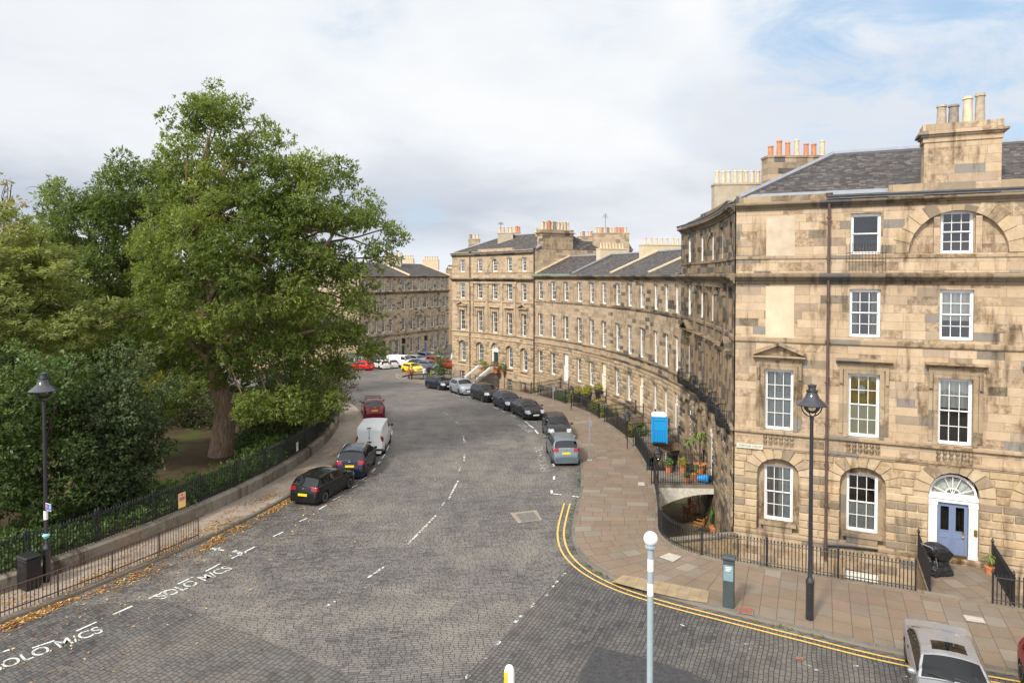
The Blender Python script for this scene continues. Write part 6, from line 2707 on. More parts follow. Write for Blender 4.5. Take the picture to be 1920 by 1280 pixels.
# ------------------------------------------------------------------ cars
TYPES = {
    'hatch': dict(L=4.2, W=1.79, H=1.48, wb=2.58, ro=.78, wr=.315, belt=.93, top=[(0, .52), (.02, .62), (.05, .74), (.12, .99), (.44, 1.39), (.62, 1.445), (1.3, 1.48), (2.0, 1.475), (2.42, 1.42), (3.16, 1.03), (3.6, .96), (3.98, .84), (4.14, .68), (4.2, .5)], rw=(.14, .43), ws=(2.44, 3.14), sg=(.62, 3.0), pil=(1.75,), tl=(.72, .98, .50), hl=(.60, .84, .42)),
    'suv': dict(L=4.45, W=1.84, H=1.68, wb=2.62, ro=.86, wr=.345, belt=1.08, top=[(0, .58), (.02, .70), (.06, .84), (.13, 1.12), (.42, 1.58), (.62, 1.64), (1.3, 1.68), (2.2, 1.67), (2.62, 1.60), (3.30, 1.18), (3.8, 1.10), (4.2, .98), (4.38, .80), (4.45, .58)], rw=(.15, .41), ws=(2.64, 3.28), sg=(.55, 3.15), pil=(1.0, 1.95), tl=(.84, 1.13, .50), hl=(.74, .98, .45)),
    'estate': dict(L=4.6, W=1.82, H=1.50, wb=2.70, ro=.92, wr=.32, belt=.95, top=[(0, .52), (.02, .62), (.05, .76), (.12, 1.0), (.48, 1.40), (.7, 1.46), (1.5, 1.50), (2.3, 1.49), (2.72, 1.43), (3.46, 1.04), (3.95, .96), (4.35, .84), (4.54, .68), (4.6, .5)], rw=(.14, .47), ws=(2.74, 3.44), sg=(.55, 3.3), pil=(1.1, 2.0), tl=(.72, 1.0, .5), hl=(.60, .84, .45)),
    'saloon': dict(L=4.75, W=1.84, H=1.44, wb=2.72, ro=1.05, wr=.325, belt=.94, top=[(0, .52), (.02, .66), (.06, .84), (.14, 1.01), (.62, 1.07), (1.28, 1.37), (1.6, 1.42), (2.4, 1.44), (2.85, 1.37), (3.58, 1.02), (4.1, .94), (4.5, .82), (4.68, .66), (4.75, .48)], rw=(.66, 1.26), ws=(2.87, 3.56), sg=(.95, 3.4), pil=(2.15,), tl=(.70, .96, .42), hl=(.58, .82, .5)),
    'van': dict(L=5.0, W=1.96, H=1.98, wb=3.0, ro=.95, wr=.33, belt=1.22, top=[(0, .50), (.02, .62), (.04, 1.0), (.08, 1.80), (.16, 1.92), (1.5, 1.98), (3.2, 1.96), (3.5, 1.90), (4.12, 1.28), (4.55, 1.14), (4.82, .98), (4.95, .76), (5.0, .5)], rw=None, ws=(3.52, 4.10), sg=(2.95, 3.95), pil=(), tl=(.95, 1.36, .78), hl=(.72, .98, .5)),
    'coupe': dict(L=4.85, W=1.88, H=1.45, wb=2.83, ro=1.03, wr=.34, belt=.96, top=[(0, .54), (.02, .66), (.06, .86), (.13, 1.02), (.22, 1.045), (.80, 1.09), (1.40, 1.37), (1.75, 1.43), (2.55, 1.45), (3.0, 1.38), (3.72, 1.03), (4.25, .94), (4.62, .82), (4.8, .66), (4.85, .48)], rw=(.86, 1.38), ws=(3.02, 3.70), sg=(1.05, 3.5), pil=(2.3,), tl=(.70, .96, .42), hl=(.58, .82, .5)),
}
M['cabin'] = simple('cabin_trim', (.055, .055, .06), .8)
M['tyre'] = simple('tyre_rubber', (.018, .018, .018), .75)
M['rim'] = simple('alloy', (.50, .51, .53), .32, metal=.85, var=.1)
M['trim_black'] = simple('black_trim', (.02, .02, .021), .5)
M['lamp_red'] = simple('red_lens', (.24, .006, .009), .15, spec=.6, var=.1)
M['lamp_clear'] = simple('clear_lens', (.36, .38, .40), .12, spec=.6, var=.1)
M['plate_y'] = simple('yellow_plate', (.85, .58, .02), .45, var=.04)
M['plate_w'] = simple('white_plate', (.80, .80, .78), .45, var=.04)
M['chrome'] = simple('chrome', (.72, .73, .74), .15, metal=1)
PAINT = {}


def paint(col, metal=.35, rough=.3):
    k = (col, metal)
    if k not in PAINT:
        PAINT[k] = paint_mat('car_paint_%d' % len(PAINT), col, metal, rough)
    return PAINT[k]


def car(label, typ, pos, head, mat, group='cars parked along the street', rails=False, sunroof=False, spokes=5, name='parked_car', cat='car', antenna_=False, cover_bumper=False, scale=1.0):
    P = TYPES[typ]
    L, Wd, H = P['L'], P['W'], P['H']
    X = V((head[0], head[1], 0)).normalized()
    Y = V((-X.y, X.x, 0))
    # slope of the street under the car
    za, zb = gz(pos[1] - X.y * 1.3), gz(pos[1] + X.y * 1.3)
    W = frame((pos[0], pos[1], gz(pos[1])), X, Y) @ Matrix.Rotation(-atan2(zb - za, 2.6), 4, 'Y') @ Matrix.Scale(scale, 4) @ Matrix.Translation((-(P['ro'] + P['wb'] / 2), 0, .004))
    root = thing(name, label, cat, (pos[0], pos[1], gz(pos[1])), 0, group)
    tp = P['top']
    xs = []
    gaps = [P['ws'][1] - .22, P['sg'][0] + .25] + list(P['pil'][-1:]) + [P['ws'][1] + .06]
    keys = sorted(set([k[0] for k in tp] + [P['ws'][0], P['ws'][1]] + list(P['rw'] or ()) + list(P['sg']) + [p - .05 for p in P['pil']] + [p + .05 for p in P['pil']] + [P['ws'][0] - .72, P['ws'][0] - .24] + [g_ + e_ for g_ in gaps for e_ in (-.011, .011)]))
    TX, TZ = [k[0] for k in tp], [k[1] for k in tp]
    top = lambda x: float(np.interp(x, TX, TZ))
    for a, b in zip(keys[:-1], keys[1:]):
        n = max(1, int(math.ceil(max((b - a) / .11, abs(top(b) - top(a)) / .09))))
        xs += [a + (b - a) * i / n for i in range(n)]
    xs.append(L)
    wc = [P['ro'], P['ro'] + P['wb']]
    Ra = P['wr'] + .055

    def hw(x):
        r = max(0, 1 - x / .55)
        f = max(0, 1 - (L - x) / .75)
        return Wd / 2 * (1 - .17 * r ** 2.4 - .22 * f ** 2.2)

    LOW = [0, .13, .27, .42, .58, .74, .88, 1.0]
    GRN = [.07, .86, 1.0]
    ROOF = [.92, .62, .32, 0]
    rows = []
    for x in xs:
        zt = top(x)
        bl = P['belt'] + .03 * (1 - x / L)
        zb_ = min(bl, zt - .085)
        h = hw(x)
        r = []
        for f in LOW:
            z = .19 + (zb_ - .19) * f
            y = h * (1 - .07 * (1 - f) ** 3 - .045 * f ** 5)
            r.append(V((x, y, z)))
        y0 = h * .955
        yr = (.68 if typ != 'van' else .84) * Wd / 2
        edge = (.055 if typ == 'van' else .095) if zt - zb_ > .2 else .05
        zc = zt - edge
        for f in GRN:
            z = zb_ + (zc - zb_) * f
            y = y0 - (y0 - yr) * max(0, (z - zb_) / (H - bl)) - (.012 if f > 0 else 0)
            r.append(V((x, y, z)))
        ye = r[-1].y
        for f in ROOF:
            r.append(V((x, ye * f, zt - edge * f ** 2.3)))
        rows.append(r)
    n = len(rows[0])
    for r in rows:                       # snap the shell to round wheel arches
        for k in range(0, 8):
            p = r[k]
            for c in wc:
                d = hypot(p.x - c, p.z - P['wr'])
                if abs(d - Ra) < .05 and d > 1e-3:
                    p.x, p.z = c + (p.x - c) * Ra / d, P['wr'] + (p.z - P['wr']) * Ra / d
    mbs = {k: MB() for k in ('body', 'windscreen', 'rear_window', 'sl', 'sr', 'tl', 'tr', 'hl', 'hr', 'low', 'trim')}
    tl, hl = P['tl'], P['hl']
    # shared vertices per part and side for smooth shading
    store = {}

    def put(part, side, q, ij):
        st_ = store.setdefault(part, ({}, [], []))
        idm, vs, fs = st_
        f = []
        for (i, j), p in zip(ij, q):
            key = (i, j, side if j < n - 1 else 0)
            if key not in idm:
                idm[key] = len(vs)
                vs.append(W @ p)
            f.append(idm[key])
        fs.append(tuple(f[::-1] if side > 0 else f))

    for side in (1, -1):
        for i in range(len(rows) - 1):
            for j in range(n - 1):
                ij = [(i, j), (i + 1, j), (i + 1, j + 1), (i, j + 1)]
                q = [V((rows[a][b].x, rows[a][b].y * side, rows[a][b].z)) for a, b in ij]
                c = (q[0] + q[1] + q[2] + q[3]) / 4
                if j < 8 and any(hypot(c.x - w_, c.z - P['wr']) < Ra - .002 for w_ in wc):
                    continue
                part = 'body'
                ghost = rows[i][10].z - rows[i][7].z > .10 or rows[i + 1][10].z - rows[i + 1][7].z > .10
                if j == 8 and P['sg'][0] <= c.x <= P['sg'][1] and ghost:
                    part = 'sl' if side > 0 else 'sr'
                    if any(abs(c.x - p) < .05 for p in P['pil']):
                        part = 'trim'
                elif j >= 11 and P['ws'][0] <= c.x <= P['ws'][1]:
                    part = 'windscreen'
                elif j >= 11 and P['rw'] and P['rw'][0] <= c.x <= P['rw'][1]:
                    part = 'rear_window'
                elif sunroof and j >= 12 and P['ws'][0] - .72 < c.x < P['ws'][0] - .24:
                    part = 'sunroof'
                elif c.x < .28 and tl[0] < c.z < tl[1] and abs(c.y) > tl[2] * Wd / 2 and (abs(c.y) > .62 * Wd / 2 or c.z > tl[0] + .3) and c.z > tl[0] + .06:
                    part = 'tl' if side > 0 else 'tr'
                elif c.x > L - .42 and hl[0] < c.z < hl[1] and abs(c.y) > hl[2] * Wd / 2:
                    part = 'hl' if side > 0 else 'hr'
                elif 1 <= j <= 7 and any(abs(c.x - g_) < .011 for g_ in gaps[:-1]):
                    part = 'gap'
                elif j >= 8 and abs(c.x - gaps[-1]) < .011:
                    part = 'gap'
                elif j < 1 or (j < 2 and (c.x < .3 or c.x > L - .3)):
                    part = 'low'
                put(part, side, q, ij)
    nm = dict(body='body', windscreen='windscreen', rear_window='rear_window', sl='side_window', sr='side_window', tl='tail_light', tr='tail_light', hl='headlight', hr='headlight', low='bumper_trim', trim='pillar', gap='panel_gap', sunroof='sunroof')
    mt = dict(body=mat, windscreen=M['car_glass'], rear_window=M['car_glass'], sl=M['car_glass'], sr=M['car_glass'], tl=M['lamp_red'], tr=M['lamp_red'], hl=M['lamp_clear'], hr=M['lamp_clear'], low=M['trim_black'], trim=M['trim_black'], gap=M['trim_black'], sunroof=M['car_glass'])
    for part, (idm, vs, fs) in store.items():
        b = MB()
        b.idx(vs, fs)
        if part == 'body':
            for xi in (0, len(xs) - 1):
                ring = [W @ rows[xi][j] for j in range(n)] + [W @ V((rows[xi][j].x, -rows[xi][j].y, rows[xi][j].z)) for j in range(n - 2, -1, -1)]
                b.face(ring)
        b.build(nm[part], mt[part], root, None, 44)
    b = MB()
    b.box(.15, L - .15, -Wd / 2 + .14, Wd / 2 - .14, .17, .21, M=W)
    for c in wc:
        for sg in (-1, 1):
            rg = []
            for yy in (Wd / 2 * .955, .42):
                rg.append([W @ V((c + Ra * 1.02 * cos(pi * k / 12 - .3 + .6 * (k / 12)), sg * yy, P['wr'] + Ra * 1.02 * sin(pi * k / 12 * 1.2 - .3))) for k in range(13)])
            b.loft(rg, closed=False)
            b.face([W @ V((c + Ra * 1.02 * cos(2 * pi * k / 14), sg * .42, P['wr'] + Ra * 1.02 * sin(2 * pi * k / 14))) for k in range(14)])
    b.build('underbody', M['dark'], root)
    # cabin: seats, dashboard, wheel
    xw = P['ws'][1]
    b = MB()
    b.box(xw - .50, xw - .04, -Wd / 2 * .80, Wd / 2 * .80, .5, P['belt'] - .10, M=W, bev=.06)
    b.build('dashboard', M['cabin'], root)
    if typ != 'van':
        for xr, ys in ((xw - 1.35, (-.38, .38)), (xw - 2.20, (-.36, .36))):
            for y in ys:
                b = MB()
                b.bevbox(xr - .05, xr + .45, y - .25, y + .25, .35, .60, .06, 0, W)
                b.bevbox(xr - .16, xr + .02, y - .25, y + .25, .55, P['belt'] + .12, .06, 0, W)
                b.bevbox(xr - .16, xr - .04, y - .13, y + .13, P['belt'] + .14, P['belt'] + .30, .04, 0, W)
                b.build('seat', M['cabin'], root)
    b = MB()
    b.tube([W @ V((xw - .62 + .06 * sin(2 * pi * k / 16), -.38 + .18 * cos(2 * pi * k / 16), P['belt'] - .06 + .16 * sin(2 * pi * k / 16))) for k in range(17)], .018, 6)
    b.build('steering_wheel', M['trim_black'], root)
    b = MB()
    for y0, y1 in ((-.62, -.02), (.0, .55)):
        b.tube([W @ V((xw + .03, y1, top(xw) + .0)), W @ V((xw - .10, y0, top(xw - .10) - .005))], .012, 4)
    b.build('wiper', M['trim_black'], root)
    for c in wc:
        for sg in (-1, 1):
            Ww = W @ Matrix.Translation((c, sg * (Wd / 2 - .115), P['wr'])) @ Matrix.Rotation(-sg * pi / 2, 4, 'X')
            r = P['wr']
            b = MB()
            b.lathe([(r * .62, -.10), (r * .93, -.10), (r, -.06), (r, .06), (r * .93, .10), (r * .66, .10)], 22, M=Ww)
            ty = b.build('wheel', M['tyre'], root, None, 40)
            b = MB()
            b.lathe([(r * .66, .06), (r * .68, .102), (r * .60, .10), (r * .58, .05)], 22, M=Ww, cap=False)
            b.lathe([(.05, .05), (.06, .09), (.02, .10)], 10, M=Ww)
            for k in range(spokes):
                R_ = Ww @ Matrix.Rotation(2 * pi * k / spokes, 4, 'Z')
                b.extrude([R_ @ V((x, y, .06)) for x, y in ((.03, -.035), (r * .63, -.05), (r * .63, .05), (.03, .035))], (R_.to_3x3() @ V((0, 0, .03))))
            b.build('rim', M['rim'], ty, None, 35)
            b = MB()
            b.lathe([(.001, .045), (r * .6, .045)], 16, M=Ww, cap=False)
            b.build('brake_disc', M['dark'], ty)
    for sg in (-1, 1):
        b = MB()
        mx = P['ws'][1] - .12
        mz = P['belt'] + .08
        b.bevbox(mx - .10, mx + .10, min(sg * (Wd / 2 - .02), sg * (Wd / 2 + .17)), max(sg * (Wd / 2 - .02), sg * (Wd / 2 + .17)), mz - .065, mz + .075, .04, 0, W)
        b.build('door_mirror', mat if typ != 'van' else M['trim_black'], root, None, 40)
    pz = {'hatch': .52, 'suv': .76, 'estate': .60, 'saloon': .64, 'van': .60, 'coupe': .66}[typ]
    fx = lambda z: float(np.interp(z, TZ[:5], TX[:5]))
    b = MB()
    b.box(fx(pz + .1) - .035, fx(pz) - .005 + .03, -.26, .26, pz, pz + .115, M=W)
    b.build('number_plate', M['plate_y'], root)
    b = MB()
    b.box(L - .015, L + .018, -.26, .26, .40, .51, M=W)
    b.build('number_plate', M['plate_w'], root)
    b = MB()
    b.box(L - .14, L - .005, -.42, .42, .56, .66, M=W)
    b.build('grille', M['trim_black'], root)
    b = MB()
    zt = tl[1] - .08
    b.lathe([(.055, -.01), (.055, .012), (.03, .016)], 12, M=W @ Matrix.Translation((fx(zt) - .012, 0, zt)) @ Matrix.Rotation(-pi / 2, 4, 'Y'))
    b.build('badge', M['chrome'], root)
    # side seams and handles as thin black shuts
    b = MB()
    for sg in (-1, 1):
        for p in (list(P['pil']) or [3.0]):
            x = p - .55
            b.box(x, x + .16, sg * hw(x) * .985 - .012, sg * hw(x) * .985 + .012, P['belt'] - .10, P['belt'] - .075, M=W)
    b.build('door_handle', M['trim_black'], root)
    if rails:
        for sg in (-1, 1):
            b = MB()
            x0, x1 = .75, P['ws'][0] - .1
            pts = [W @ V((x0 + (x1 - x0) * k / 8, sg * .66 * Wd / 2, top(x0 + (x1 - x0) * k / 8) + (.035 if 0 < k < 8 else -.02))) for k in range(9)]
            b.tube(pts, .02, 6)
            b.build('roof_rail', M['chrome'] if rails == 'chrome' else M['trim_black'], root)
    if rails == 'bars':
        b = MB()
        for x in (1.0, 2.1):
            b.box(x, x + .06, -.62, .62, top(x) + .06, top(x) + .10, M=W)
        b.build('roof_bar', M['trim_black'], root)
    if typ == 'van':
        b = MB()
        b.box(fx(1.0) - .008, fx(1.0) + .02, -.01, .01, .62, 1.8, M=W)
        b.box(fx(.9) - .03, fx(.9) + .02, -.16, .12, .93, 1.0, M=W)
        b.box(-.04, .06, -.85, .85, .40, .52, M=W)
        b.build('rear_door_trim', M['trim_black'], root)
        b = MB()
        b.box(.02, .10, -.14, .14, 1.88, 1.93, M=W)
        b.build('brake_light', M['lamp_red'], root)
    return root


def by_wheels(rear, front, side, typ, gap=.12):
    """car centre and heading from the ground contact pixels of the two wheels of its visible side (side: -1 right, +1 left)"""
    a, b = ground(*rear), ground(*front)
    h = V((b.x - a.x, b.y - a.y, 0)).normalized()
    m = (a + b) / 2
    n = V((-h.y, h.x, 0))
    P = TYPES[typ]
    c = a + h * P['wb'] / 2
    c = c - n * side * (P['W'] / 2 - gap)
    return (c.x, c.y), (h.x, h.y)


BLACK, NAVY, SILV, GREY = (.012, .012, .013), (.012, .016, .032), (.42, .44, .46), (.15, .18, .20)
c, h = by_wheels((607, 942), (650, 917), -1, 'hatch')
car('glossy black hatchback with alloy wheels parked beside the leaf strewn kerb', 'hatch', c, h, paint(BLACK, .2, .2))
c, h = by_wheels((687, 892), (699, 871), -1, 'suv')
car('dark blue black compact SUV with roof rails between black hatchback and white van', 'suv', c, (h[0] + .02, h[1]), paint(NAVY, .4, .25), rails='chrome')
c, h = by_wheels((720, 849), (733, 824), -1, 'van')
car('white panel van seen from behind with dirty rear doors', 'van', c, (-.06, 1), paint((.62, .63, .62), 0, .4), name='panel_van', cat='van')
c, h = by_wheels((718, 784), (715, 773), -1, 'suv')
car('dark red SUV with black roof bars parked beyond the white van', 'suv', c, (-.27, .96), paint((.16, .012, .022), .35, .25), rails='bars')
R_ = [
    ('dark navy estate car at the far end of the parked row', 'estate', (803, 727.5), (827.5, 731.7), paint((.010, .014, .03), .3), {}),
    ('silver SUV between the navy estate and a black SUV', 'suv', (847, 736), (866.5, 742), paint((.34, .37, .41), .6, .35), {}),
    ('black SUV below the curved stair of the end pavilion', 'suv', (887, 747.5), (905.6, 753.5), paint(BLACK, .2), {}),
    ('dark blue estate car second behind the black saloon', 'estate', (928.3, 761), (945.6, 769), paint((.014, .016, .04), .35), {}),
    ('black saloon with a white number plate facing the camera in the terrace row', 'saloon', (963, 775.5), (980.4, 785), paint((.016, .014, .015), .3), {}),
]
for lab, ty, a, b, m_, kw in R_:
    c, h = by_wheels(a, b, -1, ty)
    car(lab, ty, c, h, m_, **kw)
car('black SUV nose to tail with the grey estate SUV facing the camera', 'suv', (3.35, 51.1), (.07, -1), paint((.018, .016, .016), .3))
c, h = by_wheels((1037, 868), (1026, 848), 1, 'suv')
car('grey SUV with tall red tail lights seen from behind beside the terrace pavement', 'suv', (c[0], c[1]), (-.055, 1), paint((.17, .21, .235), .6, .3), rails='chrome')
# cars end-on to the kerb at the bottom right
kp = ground(1702, 1240)
hd = V((-.413, -.911, 0))
P_ = TYPES['coupe']
cc_ = kp + hd * (P_['wb'] / 2) + FD * (P_['W'] / 2 - .1)
car('silver saloon with a sunroof parked nose out from the kerb by the doorstep', 'coupe', (cc_.x, cc_.y), (hd.x, hd.y), paint((.47, .48, .51), .75, .3), sunroof=True)
cr = cc_ + FD * 2.95 + hd * -.25
car('dark red car just showing at the edge beside the silver saloon', 'hatch', (cr.x, cr.y), (hd.x, hd.y), paint((.22, .012, .02), .3))
# cars across the square
GF = 'cars parked across the square'
far = [
    ('bright red hatchback at the road end by the trees', 'hatch', (679, 693.3), (-.86, .5), (.62, .015, .015)),
    ('white hatchback parked next behind the red hatchback', 'hatch', (713, 690.6), (-.62, .78), (.68, .69, .70)),
    ('second white hatchback beside a dark car across the square', 'hatch', (731, 688.8), (-.5, .86), (.64, .65, .67)),
    ('dark grey hatchback right of the two white hatchbacks', 'hatch', (748, 685.6), (-.45, .9), (.06, .065, .075)),
    ('silver estate parked right of the white van across the square', 'estate', (783, 681), (.72, -.69), (.34, .37, .42)),
    ('dark car behind the yellow hatchback across the square', 'hatch', (786, 690.5), (.85, -.5), (.025, .03, .035)),
    ('blue grey car near the back of the square', 'suv', (800, 677), (.7, -.7), (.10, .14, .20)),
    ('pale silver car farthest back at the right of the square', 'estate', (812, 675.5), (.7, -.7), (.40, .42, .44)),
    ('grey SUV between the yellow hatchback and the shrub', 'suv', (805, 694.5), (.75, -.65), (.12, .14, .18)),
    ('red car glimpsed behind the street shrub', 'hatch', (846, 690), (.8, -.6), (.5, .02, .02)),
    ('orange red car at the back behind the grey SUV', 'hatch', (817, 683), (.75, -.65), (.35, .06, .03)),
]
for lab, ty, px, hd_, col in far:
    g = ground(*px)
    car(lab, ty, (g.x, g.y), hd_, paint(col, .2), GF)
g = ground(752, 687)
car('white panel van standing among the cars across the square', 'van', (g.x, g.y), (.93, -.38), paint((.68, .69, .70), 0, .4), GF, name='panel_van', cat='van')
c, h = by_wheels((757, 697.2), (783.5, 700.5), -1, 'hatch')
car('bright yellow hatchback pulled up at the far corner', 'hatch', c, h, paint((.80, .52, .01), .05), GF)
g = at_depth(851, 668, 120)
car('white van partly hidden behind the end pavilion', 'van', (g.x + 1.0, 118), (.3, -.95), paint((.66, .67, .68), 0, .4), GF, name='panel_van', cat='van')

# ------------------------------------------------------------------ people
def person(label, px, head, coat, trousers, hair=(.05, .03, .02), stride=.22, coat_len=.55, arms=(.25, -.2), bag=None):
    f = ground(*px, PAVH)
    rt = thing('person', label, 'person', f)
    X = V((head[0], head[1], 0)).normalized()
    W = frame((f.x, f.y, f.z), X, V((-X.y, X.x, 0)))
    vs, es, rs = [], [], []

    def add(p, r, par=None):
        vs.append(W @ V(p))
        rs.append(r)
        if par is not None:
            es.append((par, len(vs) - 1))
        return len(vs) - 1
    pel = add((0, 0, .95), .15)
    w1 = add((0, 0, 1.12), .14, pel)
    ch = add((.01, 0, 1.32), .165, w1)
    nk = add((.01, 0, 1.48), .065, ch)
    hd_ = add((.03, 0, 1.58), .09, nk)
    add((.04, 0, 1.70), .085, hd_)
    for sg in (-1, 1):
        hp = add((0, sg * .10, .88), .105, pel)
        kn = add((.06 + sg * stride * .6, sg * .10, .48), .065, hp)
        an = add((sg * stride, sg * .10, .09), .045, kn)
        add((sg * stride + .13, sg * .11, .05), .04, an)
        sh = add((0, sg * .19, 1.40), .065, ch)
        el = add((-sg * arms[0] * .4, sg * .25, 1.13), .048, sh)
        hn = add((.1 - sg * arms[0], sg * .24, .90), .04, el)
        add((.13 - sg * arms[0], sg * .24, .84), .03, hn)
    me = bpy.data.meshes.new('body')
    me.from_pydata([tuple(v) for v in vs], es, [])
    o = bpy.data.objects.new('body', me)
    place(o, rt)
    sk = o.modifiers.new('skin', 'SKIN')
    for i, sv in enumerate(me.skin_vertices[0].data):
        sv.radius = (rs[i], rs[i])
    me.skin_vertices[0].data[0].use_root = True
    o.modifiers.new('sub', 'SUBSURF').levels = 2
    o.modifiers['sub'].render_levels = 2
    me.materials.append(simple('trouser_cloth', trousers, .8))
    b = MB()
    rg = []
    for z, rx, ry in ((.95 - coat_len * .3, .20, .25), (.98, .18, .22), (1.14, .165, .20), (1.32, .185, .225), (1.43, .13, .20), (1.49, .07, .085)):
        rg.append([W @ V((rx * cos(2 * pi * j / 14), ry * sin(2 * pi * j / 14), z)) for j in range(14)])
    b.loft(rg, cap=True)
    for sg in (-1, 1):
        b.tube([W @ V(p) for p in ((0, sg * .18, 1.42), (-sg * arms[0] * .4, sg * .26, 1.13), (.1 - sg * arms[0], sg * .25, .92))], [.085, .07, .055], 8)
    b.build('coat', simple('coat_cloth', coat, .8), rt, None, 50)
    b = MB()
    b.sphere(W @ V((.035, 0, 1.645)), .095, 12, 8, sc=(1, .9, 1.15))
    b.build('head', simple('skin_tone', (.48, .28, .20), .6), rt, None, 70)
    b = MB()
    b.sphere(W @ V((.012, 0, 1.685)), .105, 12, 8, sc=(1, .95, 1.0))
    b.build('hair', simple('hair_colour', hair, .6), rt, None, 70)
    if bag:
        b = MB()
        b.box(bag[0][0] - .14, bag[0][0] + .14, bag[0][1] - .08, bag[0][1] + .08, bag[0][2] - .2, bag[0][2] + .2, M=W, bev=.04)
        b.build('bag', simple('bag_cloth', bag[1], .7), rt)


person('person in a rust brown coat walking on the far corner with the left leg forward', (767, 712), (-.7, -.7), (.30, .10, .03), (.03, .03, .04))
person('person in an orange jacket with a white scarf on the far corner', (772.5, 711.5), (-.5, -.85), (.42, .15, .04), (.03, .03, .045), (.08, .03, .02), bag=((.19, 0, 1.28), (.75, .72, .70)))
person('person in a pale top and dark trousers walking toward the terrace', (796, 710.5), (.6, -.8), (.55, .60, .68), (.06, .07, .10))
person('person in black clothes holding a yellow bag by the street shrub', (803, 709), (.5, -.85), (.02, .02, .025), (.02, .02, .025), bag=((.05, .34, .62), (.75, .58, .12)))
# ------------------------------------------------------------------ trees and shrubs
NR = np.random.RandomState(11)


def bark_mat(name, c0, c1):
    t = NT(name)
    p = t.pos()
    mp = t.n('ShaderNodeMapping', None, Vector=p)
    mp.inputs['Scale'].default_value = (5, 5, .8)
    n = t.noise(mp.outputs[0], 2.2, 7, .65, .5)
    return t.done(t.bsdf(t.ramp(n, [(.3, c0), (.7, c1)]), .9, t.bump(n, .8, .08), 0, .1))


M['bark'] = bark_mat('ash_bark', (.085, .055, .04), (.31, .215, .155))
M['bark_dark'] = bark_mat('dark_bark', (.03, .024, .02), (.09, .07, .055))
M['lf_ash'] = leaf_mat('ash_leaf', (.058, .090, .020), (.215, .255, .060), .42, .5, (.40, .37, .08), .93)
M['lf_ash2'] = leaf_mat('ash_leaf_dark', (.062, .094, .026), (.185, .23, .062), .4, .5, (.32, .30, .08), .96)
M['lf_yew'] = leaf_mat('feathery_leaf', (.135, .16, .05), (.33, .345, .125), .42, .55)
M['lf_autumn'] = leaf_mat('ochre_leaf', (.13, .105, .03), (.30, .22, .06), .35, .55)
M['lf_holly'] = leaf_mat('holly_leaf', (.028, .047, .020), (.095, .125, .045), .18, .5, (.15, .16, .05), .97)
M['lf_laurel'] = leaf_mat('laurel_leaf', (.036, .064, .02), (.115, .165, .045), .26, .5, (.19, .21, .06), .96)
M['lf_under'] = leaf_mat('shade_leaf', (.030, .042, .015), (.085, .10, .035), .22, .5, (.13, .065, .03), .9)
M['lf_brown'] = leaf_mat('bronze_leaf', (.05, .045, .018), (.13, .10, .035), .25, .5, (.24, .10, .05), .88)
M['lf_hedge'] = leaf_mat('hedge_leaf', (.05, .085, .025), (.13, .20, .05), .28, .45)


def leaf_mesh(name, base, axis, side, tone, mat, parent):
    """one quad per leaf: base points, axis vectors (full length) and half width side vectors"""
    n = len(base)
    v = np.empty((n, 4, 3), np.float32)
    v[:, 0] = base
    v[:, 1] = base + axis * .45 + side
    v[:, 2] = base + axis
    v[:, 3] = base + axis * .45 - side
    me = bpy.data.meshes.new(name)
    me.vertices.add(n * 4)
    me.vertices.foreach_set('co', v.reshape(-1))
    me.loops.add(n * 4)
    me.loops.foreach_set('vertex_index', np.arange(n * 4, dtype=np.int32))
    me.polygons.add(n)
    me.polygons.foreach_set('loop_start', np.arange(0, n * 4, 4, dtype=np.int32))
    at = me.attributes.new('tone', 'FLOAT', 'FACE')
    at.data.foreach_set('value', tone.astype(np.float32))
    me.materials.append(mat)
    me.update(calc_edges=True)
    me.validate()
    o = bpy.data.objects.new(name, me)
    return place(o, parent)


def unit(a):
    return a / np.maximum(np.linalg.norm(a, axis=1, keepdims=True), 1e-6)


def foliage(name, puffs, dens, L, Wd, mat, parent, k=6, droop=.15, flat=0.0, spread=.85):
    """puffs: rows (x, y, z, r, squash, tint); dens: sprays per square metre of puff surface"""
    B, A, S, T = [], [], [], []
    for x, y, z, r, sq, tint in puffs:
        m = max(3, int(dens * 4 * pi * r * r * .55))
        d = unit(NR.normal(size=(m, 3)))
        rad = r * (NR.uniform(.16, 1, size=(m, 1)) ** .42)
        p = np.array([x, y, z]) + d * rad * np.array([1, 1, sq])
        out = unit(d + np.array([0, 0, -droop]) + NR.normal(size=(m, 3)) * .45)
        out[:, 2] *= (1 - flat)
        out = unit(out)
        base = np.repeat(p, k, 0)
        o = np.repeat(out, k, 0)
        ax = unit(o + NR.normal(size=(m * k, 3)) * spread * np.array([1, 1, 1 - flat * .8]))
        up = np.array([0, 0, 1.0]) + NR.normal(size=(m * k, 3)) * (.5 - .3 * flat) + np.repeat(d, k, 0) * .8
        sd = unit(np.cross(ax, up))
        ln = L * NR.uniform(.65, 1.25, size=(m * k, 1))
        B.append(base + NR.normal(size=(m * k, 3)) * L * .25)
        A.append(ax * ln)
        S.append(sd * Wd * .5 * ln / L)
        sp = np.repeat(NR.uniform(-.18, .18, m), k)
        T.append(np.clip(tint + sp + NR.uniform(-.16, .16, m * k), 0, 1))
    return leaf_mesh(name, np.concatenate(B), np.concatenate(A), np.concatenate(S), np.concatenate(T), mat, parent)


def inside(poly, x, y):
    c = False
    j = len(poly) - 1
    for i in range(len(poly)):
        (xi, yi), (xj, yj) = poly[i], poly[j]
        if (yi > y) != (yj > y) and x < (xj - xi) * (y - yi) / (yj - yi) + xi:
            c = not c
        j = i
    return c


